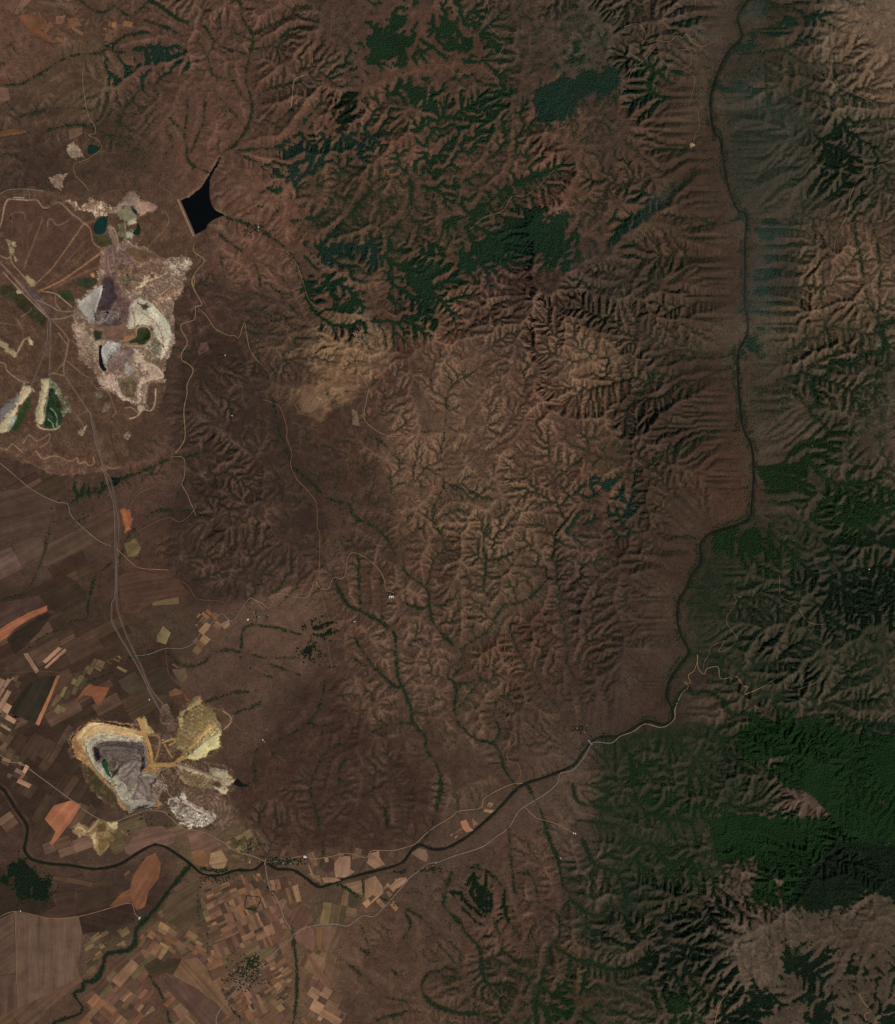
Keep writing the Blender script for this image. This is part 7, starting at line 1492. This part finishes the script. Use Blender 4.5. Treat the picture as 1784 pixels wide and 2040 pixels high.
ROADS = [
 ('road','paved road from the river bridge past the big village to the bottom edge',1.9,PAVED,K0((1573,835),(1580,900),(1600,980),(1650,1060),(1690,1170),(1738,1255),(1650,1340),(1560,1430),(1480,1480),(1410,1570),(1340,1650),(1285,1740),(1285,1800))),
 ('road','long road along the south bank up into the gorge',1.9,PAVED,NN((662,1148),(720,1110),(830,1080),(960,1075),(1050,1085),(1150,1015),(1230,1020),(1300,960),(1370,880),(1440,800),(1490,740),(1560,690),(1610,650),(1700,630)) + R0((440,635),(540,595),(620,570),(700,545),(780,510),(850,455),(940,390),(1000,290),(1050,240),(1200,150),(1280,80)) + E5((340,1330),(350,1308),(420,1290),(480,1225),(528,1142),(560,1125),(650,1130),(700,1092),(780,1062),(850,1018),(950,1038),(1022,990),(1027,930),(1060,850),(1090,810))),
 ('road','road past the lower mine to the river bridge',1.7,PAVED,K0((-40,160),(0,190),(60,230),(130,245),(250,330),(400,440),(520,530),(600,575),(650,587),(700,580),(800,540),(880,520),(960,525),(1010,560),(1060,610),(1100,630),(1200,645),(1310,700),(1400,760),(1500,790),(1573,822))),
 ('road','pale road on the north bank between the tan fields and the dark hill',1.5,PALE,NN((470,635),(560,625),(720,590),(800,610),(930,592),(1030,570),(1090,580),(1180,600),(1220,552),(1370,550),(1500,515),(1530,500),(1640,400),(1784,310)) + R0((590,270),(740,250),(760,190),(830,140),(960,80),(1040,72))),
 ('road','winding road from the dam south along the mine edge',2.0,PALE,B0((1150,1440),(1150,1490),(1212,1540),(1175,1590),(1140,1650),(1150,1700)) + G5((110,0),(98,50),(155,165),(120,182),(112,255),(40,280),(35,320),(70,390),(35,460),(40,500),(75,520),(105,560),(70,640),(68,700),(50,800),(55,960),(0,1050))),
 ('dirt_track','track from the mine road up to a white hairpin',1.5,PALE,G5((130,185),(170,220),(200,260),(235,310),(310,350),(350,352),(375,365),(395,310),(410,275),(420,340),(440,430),(480,495),(512,525))),
 ('dirt_track','long thin track running south over the dark hills',1.5,DIRT,G5((520,730),(570,750),(620,780),(660,900),(660,960),(690,1050),(682,1110),(710,1190),(790,1280),(835,1350),(840,1490),(855,1530),(850,1784)) + H5((405,60),(405,180),(440,330),(488,480),(455,520),(480,700))),
 ('dirt_track','track curving over the tan plateau',1.4,PALE,G5((710,430),(830,440),(880,520),(1010,540),(1070,480),(1110,420))),
 ('dirt_track','track falling from the tan plateau to the creek',1.4,PALE,G5((1070,490),(1080,560),(1115,610),(1142,670),(1130,740),(1120,850),(1200,920),(1270,945),(1370,945),(1430,870))),
 ('dirt_track','track round the brown field south of the tan plateau',1.3,DIRT,G5((620,782),(680,730),(740,810),(800,822),(860,770),(945,728))),
 ('dirt_track','zigzag track below the tan plateau edge',1.2,PALE,G5((1000,310),(1015,375),(1050,320),(1080,330),(1130,360))),
 ('dirt_track','pale contour track on the hill front above the plain',1.5,PALE,H5((0,270),(60,300),(110,330),(150,250),(200,250),(320,270),(360,220),(375,170),(410,210),(460,215),(490,150),(550,150),(580,20),(640,10),(740,80),(790,160),(800,220),(850,240))),
 ('road','pale hill road leading to the small dark pond',1.7,PALE,U5((92,628),(98,550),(108,480),(140,455),(185,440))),
 ('dirt_track','thin track climbing past the scrub north of the pond road',1.2,DIRT,U5((185,440),(215,380),(215,270),(250,205),(300,212),(325,190),(330,100),(380,60))),
 ('dirt_track','pale ridge track above the forked forest',1.4,DIRT,U5((800,410),(870,385),(1000,385),(1080,440),(1180,390),(1210,350),(1300,345),(1350,270),(1330,230),(1280,170),(1240,120),(1260,60),(1250,0))),
 ('dirt_track','pale ridge road between the thin wood strips',1.7,FAINT,U5((1700,1000),(1640,1015),(1560,1100),(1470,1160),(1400,1165),(1340,1250),(1230,1290),(1150,1360))),
 ('road','pale wavy road crossing the hills west of the gorge',1.5,FAINT,T5((375,140),(450,125),(490,190),(468,230),(540,212),(610,215),(650,185),(680,198),(697,175),(730,220),(780,240),(840,215))),
 ('dirt_track','track leaving the top edge left of the wavy road',1.3,DIRT,T5((300,-20),(335,60),(360,92))),
 ('dirt_track','zigzag track down into the reddish hills',1.3,FAINT,T5((548,230),(490,300),(430,355),(405,390),(390,430),(355,415),(340,480),(355,500),(390,530))),
 ('dirt_track','thin track going down to the tiny pale quarry',1.2,FAINT,T5((660,258),(715,262),(720,332),(680,360),(740,400),(730,480),(712,550),(755,570),(765,660),(748,690),(732,742))),
 ('road','pale winding road in the upper right corner',1.4,FAINT,T5((1790,70),(1740,60),(1700,62),(1660,100),(1620,130),(1600,170),(1540,190),(1520,260),(1480,250),(1450,290),(1455,390),(1500,450),(1580,490),(1660,530),(1700,570),(1745,590))),
 ('road','pale road on the right edge going down the ridge',1.4,FAINT,T5((1790,830),(1700,860),(1640,890),(1590,930),(1550,1020),(1540,1090),(1500,1180),(1475,1230),(1465,1330),(1480,1390),(1440,1480))),
 ('dirt_track','pale zigzag track climbing from the gorge mouth',1.7,PALE,E5((1095,815),(1105,790),(1080,768),(1118,775),(1105,730),(1138,702),(1160,640),(1158,608),(1165,690),(1200,722),(1215,690),(1280,680),(1290,740),(1320,750),(1350,740),(1358,752),(1390,735),(1430,790),(1455,800),(1440,840),(1540,800),(1605,760))),
 ('dirt_track','thin track looping over the ridge above the gorge mouth',1.3,FAINT,E5((1195,690),(1200,650),(1225,610),(1240,560),(1300,530),(1320,525),(1285,590),(1340,570),(1385,535),(1395,510),(1360,460),(1332,415),(1340,370),(1375,320),(1390,285),(1375,250),(1420,270))),
 ('dirt_track','pale switchback track near the dark forest wedge',1.3,FAINT,E5((1635,140),(1645,140),(1650,260),(1700,290),(1710,320),(1740,310),(1790,385),(1830,420),(1900,430))),
 ('dirt_track','track beside the eastern side creek',1.3,DIRT,E5((1690,700),(1670,750),(1680,800),(1720,820),(1790,800),(1860,770))),
 ('dirt_track','winding track through the hills north of the river',1.3,DIRT,E5((50,850),(75,900),(50,960),(28,1000),(50,1060),(88,1100),(30,1190),(40,1230),(100,1260),(106,1340),(60,1360))),
 ('dirt_track','looping track on the reddish southern hills',1.2,DIRT,H5((1500,420),(1510,500),(1500,630),(1545,570),(1550,670),(1500,690),(1400,645),(1500,740),(1550,750))),
 ('dirt_track','pale track to the farm with white roofs',1.5,PALE,E5((135,1508),(200,1570),(260,1590),(330,1612),(420,1660))),
 ('dirt_track','short track joining the farm track from the main road',1.3,DIM,E5((215,1460),(213,1540),(290,1572),(350,1600))),
 ('dirt_track','pale track on the bottom edge of the grey plateau',1.5,PALE,Q5((790,1600),(740,1670),(710,1800))),
 ('dirt_track','pale curved track in the bottom right corner',1.6,PALE,Q5((1565,1600),(1600,1660),(1635,1705),(1600,1730),(1630,1800))),
 ('road','straight farm road across the western plain',1.5,PAVED,L0((-40,40),(0,66),(100,150),(200,230),(330,295),(400,308),(418,370),(460,420),(550,500),(600,535),(660,560))),
 ('dirt_track','reddish track from the conveyor crossing to the hill foot',1.7,RED,L0((690,570),(730,610),(790,665),(840,690),(1000,700))),
 ('dirt_track','thin track along the foot of the dark hills',1.3,DIM,L0((880,700),(1060,760),(1120,800),(1170,870),(1300,885),(1400,930))),
 ('dirt_track','farm track through the middle plain east of the conveyor',1.4,PAVED,L0((790,1210),(880,1200),(980,1165),(1080,1165),(1150,1130),(1190,1070),(1240,1030),(1310,960),(1380,1000),(1480,870),(1560,930))),
 ('dirt_track','thin track heading for the yellow spoil heap',1.2,DIM,L0((980,1170),(1000,1310),(1050,1370),(1110,1415),(1130,1470))),
 ('dirt_track','thin field track on the dark plain',1.2,DIM,L0((-20,1312),(280,1300),(420,1320),(540,1280),(700,1210))),
 ('dirt_track','looping track between the mine and the dark hills',1.4,DIRT,L0((775,310),(830,240),(920,200),(942,160),(962,172),(1010,165),(1030,130))),
 ('dirt_track','track along the hill foot above the wooded ditch',1.6,PALE,L0((1010,30),(1090,40),(1092,150),(1078,190),(1110,250),(1125,290),(1150,345),(1160,380))),
 ('dirt_track','track following the wooded ditch westward',1.5,DIRT,L0((1150,345),(1110,390),(1060,415),(1010,390),(930,410),(820,470))),
 ('dirt_track','thin track to the farm on the brown slope',1.2,DIRT,L0((1370,1590),(1420,1640),(1500,1690),(1550,1720))),
 ('dirt_track','pale field track bending to the white works',1.5,PALE,K0((-30,1165),(90,1118),(300,1158),(460,1148),(560,1125),(680,1090),(778,1070),(800,1130),(832,1160))),
 ('dirt_track','thin boundary track between the bottom left fields',1.1,DIM,K0((97,1492),(0,1500),(-30,1505))),
 ('dirt_track','thin boundary line down the largest striped field',1.0,PALE,K0((88,1118),(95,1300),(99,1490),(112,1690))),
 ('dirt_track','thin track from the northern farms to the pale quarry',1.3,PALE,B0((500,370),(490,470),(510,620),(530,700),(560,740),(565,790),(522,797),(580,830),(600,880),(520,940),(440,975),(450,1040),(500,1090),(527,1130))),
 ('road','road entering at the left edge above the mine',1.6,PAVED,B0((-40,1160),(0,1148),(60,1122),(170,1120),(260,1132))),
 ('dirt_track','short track linking the road and the orange roofed works',1.4,PALE,B0((170,1122),(178,1178),(200,1190))),
 ('dirt_track','track from the reservoir head up the brown valley',1.3,DIRT,B0((1300,920),(1360,890),(1440,865),(1500,830),(1540,850))),
 ('dirt_track','thin track east of the reservoir through the hamlet',1.3,DIM,B0((1310,930),(1350,1000),(1340,1150)) + B0((1480,1290),(1560,1330),(1650,1370),(1700,1490))),
 ('dirt_track','thin track past the dark wood by the tan plateau',1.2,PALE,U5((0,1470),(60,1490),(120,1560),(155,1650),(200,1780)) + G5((880,200),(950,260),(1020,285))),
 ('dirt_track','track from the northern mine edge past the brown valley',1.5,DIRT,B0((1050,830),(1045,950),(1010,1030),(940,1080),(960,1110),(1010,1140),(1020,1190))),
]
for i, (nm, lab, w, m, pts) in enumerate(ROADS):
    ribbon(nm, pts, w*(.8 if nm == 'dirt_track' else .92), m, lift=.075 + .0013*(i % 17), label=lab, wvar=.12, seed=i, step=3.)
# conveyor: two parallel lines with drive houses
def conveyor(lab, pts, w, group):
    r = tag(empty('conveyor', W(*pts[0], float(sample(H, *pts[0])))), lab, 'conveyor', group)
    o = ribbon('belt', pts, w, GREY, lift=.12, kind=None, seed=3, step=4.)
    s = ribbon('service_road', [(x + 2.6, y) for x, y in pts], 1.0, DIRT, lift=.105, kind=None, seed=5, step=4., wvar=.2)
    for k in (o, s):
        for v in k.data.vertices: v.co -= r.location
        k.parent = r
    L = smooth_line(pts, 60)
    for p in (L[0], L[len(L)//2], L[-1]):
        b = bpy.data.meshes.new('drive_house'); bm = bmesh.new(); bmesh.ops.create_cube(bm, size=1.)
        bmesh.ops.scale(bm, vec=(.22, .30, .12), verts=bm.verts); bmesh.ops.bevel(bm, geom=bm.edges[:], offset=.02, segments=1, affect='EDGES'); bm.to_mesh(b); bm.free()
        d = link('drive_house', b, GREY, r); d.location = Vector(W(p[0], p[1], float(sample(H, *p)) + .1)) - r.location
CG = 'long conveyors between the two mines'
conveyor('left line of the long double conveyor joining the two mines', Z(0,600,A4,[(570,650),(640,760),(780,970),(800,1010),(850,1250),(900,1420)]) + L0((610,100),(640,200),(675,330),(682,560),(682,830),(662,900),(662,1000),(700,1080),(760,1180),(830,1300),(890,1430),(955,1545)), 1.2, CG)
conveyor('right line of the long double conveyor, reaching the coal yard', Z(0,600,A4,[(800,985),(850,1160),(925,1480)]) + L0((645,150),(665,210),(692,350),(704,480),(697,560),(694,650),(690,760),(690,900),(715,1000),(770,1140),(830,1260),(890,1400),(960,1490),(1000,1540)), 1.0, CG)
conveyor('left conveyor line running south from the mottled mine trunk', Z(0,600,A4,[(430,155),(412,400),(345,580),(275,750)]), 1.3, CG)
conveyor('straight conveyor line to the narrow green striped spoil heap', Z(0,600,A4,[(450,155),(445,400),(437,655)]), 1.3, CG)
# ------------------------------------------------------------------ villages, farms, bridges
WALL = plain_mat('plaster_wall', (.42,.38,.33), .15, 3.); ROOFS = [plain_mat('red_tile_roof', (.24,.13,.085), .3, 4.), plain_mat('brown_tile_roof', (.17,.12,.09), .3, 4.), plain_mat('grey_sheet_roof', (.34,.32,.29), .25, 4.), plain_mat('white_sheet_roof', (.8,.79,.76), .1, 4.)]
def house_meshes(rm, w=.16, l=.24, h=.09, rh=.06):
    a, b = w/2, l/2
    wall = bpy.data.meshes.new('wall'); v = [(-a,-b,-.1),(a,-b,-.1),(a,b,-.1),(-a,b,-.1),(-a,-b,h),(a,-b,h),(a,b,h),(-a,b,h),(0,-b,h+rh),(0,b,h+rh)]
    wall.from_pydata(v, [], [(0,1,5,8,4),(2,3,7,9,6),(1,2,6,5),(3,0,4,7)]); wall.materials.append(WALL)
    e = .018; roof = bpy.data.meshes.new('roof'); z0 = h - .012
    v = [(-a-e,-b-e,z0),(0,-b-e,h+rh+.006),(a+e,-b-e,z0),(-a-e,b+e,z0),(0,b+e,h+rh+.006),(a+e,b+e,z0)]
    v += [(x, y, z - .012) for x, y, z in v]
    roof.from_pydata(v, [], [(0,1,4,3),(1,2,5,4),(6,9,10,7),(7,10,11,8),(0,3,9,6),(2,8,11,5),(0,6,7,1),(1,7,8,2),(3,4,10,9),(4,5,11,10)]); roof.materials.append(rm)
    return wall, roof
KINDS = [house_meshes(ROOFS[0]), house_meshes(ROOFS[1], .15, .2), house_meshes(ROOFS[2], .17, .3, .08, .05), house_meshes(ROOFS[0], .13, .17)]
HR = random.Random(3)
def house(px, py, rot, kind, label, group, sc=1.):
    r = empty('house', W(px, py, float(sample(H, px, py)))); r.rotation_euler.z = rot; r.scale = (sc,)*3
    tag(r, label, 'house', group)
    for m, n in zip(KINDS[kind], ('wall', 'roof')): link(n, m, None, r)
    return r
VILL = [ # centre, spread, count, label, group, share of grey
 ((487,1935),(30,26),64,'small tile roofed house in the big round village on the southern plain','houses of the big round village',.25,1.0),
 ((562,1716),(36,7),34,'small house in the leafy village on the north bank by the bridge','houses of the leafy river village',.3,.9),
 ((430,1755),(24,5),16,'small house in the row along the south bank of the river','houses of the south bank row',.3,.8),
 ((853,1725),(14,5),12,'small red roofed house in the hamlet beside the fan shaped field','houses of the roadside hamlet',.1,.9),
 ((1160,1452),(14,9),14,'small house in the hamlet on the north bank at the gorge mouth','houses of the gorge mouth hamlet',.2,.8),
 ((512,456),(18,9),14,'small house in the hamlet east of the black reservoir','houses of the reservoir hamlet',.2,.8),
 ((712,668),(14,8),12,'small house on the edge of the tan plateau','houses of the tan plateau hamlet',.4,.8),
 ((222,95),(9,5),8,'small house in the hamlet at the creek of the upper left hills','houses of the upper creek hamlet',.3,.8),
 ((515,1225),(13,9),8,'small house in the hamlet at the hill foot near the round pale tank','houses of the hill foot hamlet',.3,.8),
 ((500,1690),(26,10),10,'small house on the dry slope above the river village','houses above the river village',.4,.8),
]
taken = []
for (cx_, cy_), (sx, sy), n, lab, grp, gs, sc in VILL:
    k = 0; tries = 0
    while k < n and tries < 2000:
        tries += 1
        x, y = HR.gauss(cx_, sx*.55), HR.gauss(cy_, sy*.55)
        if any(abs(x - a) + abs(y - b) < 4.2 for a, b in taken): continue
        if float(sample(DRIV, x, y)) < 6: continue
        taken.append((x, y)); k += 1
        house(x, y, HR.choice([.6, 2.2, .4, 1.9]) + HR.uniform(-.2, .2), 2 if HR.random() < gs else HR.choice([0, 0, 1, 3]), lab, grp, sc*HR.uniform(.8, 1.3))
def hall(name, label, px, py, w, l, h, rot, rm, wall=None, cat='building', group=None, parts=1, gap=.1):
    """a long gabled hall, w x l in photo px"""
    r = empty(name, W(px, py, float(sample(H, px, py)))); r.rotation_euler.z = math.radians(rot); tag(r, label, cat, group)
    wm, ro = house_meshes(rm, w/10., l/10., h, h*.45)
    link('wall', wm, None, r); link('roof', ro, None, r)
    return r
hall('shed','small white roofed shed in the hamlet east of the reservoir',515,452,2.2,3.4,.1,80,ROOFS[3],cat='shed')
hall('factory_hall','bright white roofed hall right of the leafy river village',608,1707,4.2,5.6,.14,80,ROOFS[3],cat='hall')
for i, (x, y, lab) in enumerate(((337,440,0),)): pass
# comb shaped white building
comb = tag(empty('stable', W(780, 1189, float(sample(H, 780, 1189)))), 'pale comb shaped building alone on the brown hills', 'building')
for nm, dx, dy, w, l in (('long_wing', 0, .12, .16, .95), ('short_wing', -.38, -.12, .14, .34), ('short_wing', 0, -.12, .14, .30), ('short_wing', .38, -.12, .14, .34)):
    wm, ro = house_meshes(ROOFS[2] if False else ROOFS[3], w, l, .09, .04)
    c = empty(nm); c.parent = comb; c.location = (dx, dy, 0); c.rotation_euler.z = math.pi/2 if nm == 'long_wing' else 0
    link('wall', wm, None, c); link('roof', ro, None, c)
WK = 'pale works and farm buildings'
hall('works_hall','white roofed works beside the tree lined stream',278,1829,2.4,5.2,.12,-35,ROOFS[3],cat='works')
hall('farm_shed','left white roofed barn of the farm on the south slope',1143,1660,1.8,2.6,.1,5,ROOFS[3],cat='barn')
hall('farm_shed','right white roofed barn of the farm on the south slope',1147,1661,1.8,2.6,.1,5,ROOFS[3],cat='barn')
hall('farm_shed','upper pale barn of the farm by the brown creek',524,1474,1.6,3.,.1,30,ROOFS[3],cat='barn')
hall('farm_shed','lower pale barn of the farm by the brown creek',527,1478,1.6,3.,.1,30,ROOFS[2],cat='barn')
hall('farm_shed','pale barn north of the farm by the brown creek',532,1454,1.3,2.2,.1,60,ROOFS[2],cat='barn')
hall('farm_shed','white barn in the fields under the hairpin track',449,708,1.4,2.4,.1,20,ROOFS[3],cat='barn')
hall('farm_shed','white barn alone on the dark hillside',463,828,1.4,2.4,.1,70,ROOFS[3],cat='barn')
hall('farm_shed','white barn on the brown hills near the comb shaped building',707,1238,1.4,2.6,.1,70,ROOFS[3],cat='barn')
hall('farm_shed','white barn beside the grey eroded slope south of the river',1117,1710,1.5,1.9,.1,20,ROOFS[3],cat='barn')
hall('farm_shed','white barn at the left end of the pale field track',41,1815,1.4,2.6,.1,20,ROOFS[3],cat='barn')
hall('farm_shed','white barn by the conveyor above the coal yard',298,1394,1.8,2.6,.1,10,ROOFS[3],cat='barn')
hall('works_hall','bright works hall inside the crossing mine roads',325,1474,1.6,2.4,.12,20,ROOFS[3],cat='works')
hall('farm_shed','white barn on the bottom left plain',294,2018,1.2,1.6,.08,0,ROOFS[3],cat='barn')
hall('farm_shed','pale barn at the white bend of the eastern stream',1619,888,1.2,2.2,.1,70,ROOFS[3],cat='barn')
hall('farm_shed','tiny white barn among the eastern woods',1732,1134,1.2,3.2,.1,75,ROOFS[3],cat='barn')
hall('farm_shed','pale barn on the creek bank north of the river',862,1568,1.3,2.,.1,30,ROOFS[2],cat='barn')
hall('farm_shed','pale barn in the hills west of the winding track',984,1392,1.3,2.,.1,30,ROOFS[2],cat='barn')
for k in range(6):
    hall('works_shed','orange roofed shed in the row at the upper left mine gate',26 + k*4.2,386 + (k % 2)*.6,1.3,3.2,.09,86,ROOFS[0],cat='shed',group='orange sheds at the mine gate')
hall('works_hall','long pale hall under the row of orange sheds',38,393,2.2,22,.11,88,ROOFS[2],cat='works')
for k, (x, y) in enumerate(((163,1029),(168,1027),(180,1031),(150,1042),(155,1040),(152,1046))):
    hall('farm_house','orange roofed farmhouse on the straight farm road',x,y,1.6,2.6,.1,40 + 20*(k % 3),ROOFS[0],cat='farmhouse',group='orange roofed farm on the western plain')
# round tank
tk = tag(empty('water_tank', W(494.5, 1234.5, float(sample(H, 494, 1234)))), 'round pale tank at the hill foot hamlet', 'tank')
def cyl(r0, h, n=28, z0=-.05):
    bm = bmesh.new(); bmesh.ops.create_cone(bm, cap_ends=True, segments=n, radius1=r0, radius2=r0*.97, depth=h - z0); bmesh.ops.translate(bm, verts=bm.verts, vec=(0, 0, (h + z0)/2)); me = bpy.data.meshes.new('tank'); bm.to_mesh(me); bm.free(); return me
link('tank_wall', cyl(.20, .09), plain_mat('tank_concrete', S(200,190,168), .1, 3), tk); lid = cyl(.16, .012, z0=0); link('tank_lid', lid, plain_mat('tank_lid', S(214,204,180), .1, 3), tk).location = (0, 0, .09)
# bridges
def bridge(label, px, py, ang, length, zz):
    r = tag(empty('bridge', W(px, py, zz)), label, 'bridge'); r.rotation_euler.z = math.radians(ang)
    for nm, sz, lo in (('deck', (length, .22, .03), (0, 0, .09)), ('parapet', (length, .025, .03), (0, .12, .12)), ('parapet', (length, .025, .03), (0, -.12, .12)), ('pier', (.06, .2, .3), (-.2, 0, -.08)), ('pier', (.06, .2, .3), (.2, 0, -.08))):
        me = bpy.data.meshes.new(nm); bm = bmesh.new(); bmesh.ops.create_cube(bm, size=1.); bmesh.ops.scale(bm, vec=sz, verts=bm.verts); bm.to_mesh(me); bm.free()
        link(nm, me, PAVED, r).location = lo
bridge('pale road bridge over the river at the leafy village', 528.5, 1718, 80, 1.5, float(sample(H, 528, 1711)))
bridge('small pale bridge over the river at the gorge mouth hamlet', 1176, 1479, 130, 1.3, float(sample(H, 1180, 1486)))
# hedge trees and groves of the villages
def grove(lab, spots, smin, smax):
    px = np.array([p[0] for p in spots]); py = np.array([p[1] for p in spots]); n = len(px); s = TR.uniform(smin, smax, n)
    me = bpy.data.meshes.new('village_trees'); me.vertices.add(n)
    me.vertices.foreach_set('co', np.stack([(px - 892)/10., (1020 - py)/10., sample(H, px, py) + s*.4], -1).astype(np.float32).ravel())
    for an, val in (('size', np.stack([s, s*TR.uniform(.8, 1.2, n), s*TR.uniform(.9, 1.3, n)], -1)), ('turn', np.stack([TR.uniform(-.3, .3, n), TR.uniform(-.3, .3, n), TR.uniform(0, 6.3, n)], -1))):
        at = me.attributes.new(an, 'FLOAT_VECTOR', 'POINT'); at.data.foreach_set('vector', val.astype(np.float32).ravel())
    at = me.attributes.new('tone', 'FLOAT', 'POINT'); at.data.foreach_set('value', TR.random(n).astype(np.float32))
    o = link('village_trees', me); o.modifiers.new('scatter', 'NODES').node_group = GGUL
    tag(o, lab, 'trees', None, 'stuff')
gp = lambda cx, cy, sx, sy, n: [(HR.gauss(cx, sx), HR.gauss(cy, sy)) for _ in range(n)]
def along(pts, step, w): return [(x + HR.uniform(-w, w), y + HR.uniform(-w, w)) for x, y in smooth_line(pts, step)]
grove('dark garden trees of the big round village', gp(505,1917,8,7,110) + gp(490,1938,20,17,240), .08, .17)
grove('dark garden trees of the leafy river village', gp(562,1717,20,4.5,170) + gp(435,1752,20,4,60) + gp(500,1688,16,8,50), .08, .16)
grove('trees of the roadside hamlet and the farms', gp(862,1732,12,4,80) + gp(1160,1452,10,6,50) + gp(512,456,14,6,60) + gp(222,92,8,4,30) + gp(712,665,14,6,50) + gp(515,1225,12,8,30) + gp(158,1035,10,8,30), .07, .14)
grove('dark hedge round the square field', [(492 + 0*i, 1785) for i in range(0)] + along(NN((330,872),(425,892),(392,980)), 1.6, .5) + along(NN((392,980),(316,955),(330,872)), 1.6, .5) + gp(500,1810,5,1.2,40), .08, .13)
grove('dark trees along the river bank of the southern plain', along(NN((970,790),(1040,820),(1090,860),(1130,885)), .8, 3.) + along(NN((1150,760),(1160,850)), 1.2, 1.2) + along(K0((1190,862),(1300,880),(1350,868)), .6, 3.5) + along(NN((1380,700),(1430,710),(1460,690)), 1., 2.4) + gp(540,1765,6,6,20), .08, .15)
# ------------------------------------------------------------------ thin mist lying in the gorge and a few hollows
def mist(label, px, py, rx, ry, ang, thick, tau):
    q = NT('mist'); v = q.n('VolumePrincipled'); v.inputs['Color'].default_value = (.76, .88, .70, 1); v.inputs['Density'].default_value = tau*.36/thick
    v.inputs['Anisotropy'].default_value = 0.
    o = q.n('OutputMaterial'); q.l(v.outputs[0], o.inputs['Volume'])
    bm = bmesh.new(); bmesh.ops.create_uvsphere(bm, u_segments=40, v_segments=20, radius=1.)
    for w in bm.verts:
        r = math.hypot(w.co.x, w.co.y); f = (1 - r*r)
        k = 1 + .22*math.sin(3*math.atan2(w.co.y, w.co.x) + px) + .12*math.sin(7*math.atan2(w.co.y, w.co.x) + py)
        w.co = Vector((w.co.x*k*rx/10., w.co.y*k*ry/10., (1 if w.co.z > 0 else -1)*f*thick/2))
    me = bpy.data.meshes.new('mist'); bm.to_mesh(me); bm.free(); me.materials.append(q.m)
    c = link('mist', me); c.location = W(px, py, float(sample(blur_h, px, py)) + thick*.5 + .3); c.rotation_euler.z = math.radians(ang)
    return tag(c, label, 'mist', None, 'stuff')
blur_h = blur(H, 12)
mist('thin bluish mist over the straight middle of the gorge', 1512, 600, 42, 150, 0, 1.2, .16)
mist('thin bluish mist over the gorge at the top edge', 1502, 22, 40, 26, 40, 1.0, .22)
mist('streak of thin mist left of the gorge below the wavy road', 1412, 73, 44, 11, -8, .8, .22)
mist('thin bluish mist over the round hollow right of the upper river bend', 1480, 195, 66, 46, 0, 1.0, .12)
mist('thin smoke drifting down the reddish slopes left of the gorge', 1300, 410, 24, 110, -42, 1.0, .13)
mist('thin bluish mist on the slopes right of the upper gorge', 1560, 250, 80, 50, 10, 1.0, .09)
mist('thin mist on the right bank at the gorge widening', 1540, 475, 52, 34, 20, 1.0, .11)
mist('thin mist over the plain by the gorge mouth hamlet', 1150, 1500, 60, 40, 30, 1.0, .07)
mist('wide thin bluish veil along the gorge from the top edge to the middle', 1510, 330, 115, 390, 0, 1.6, .075)
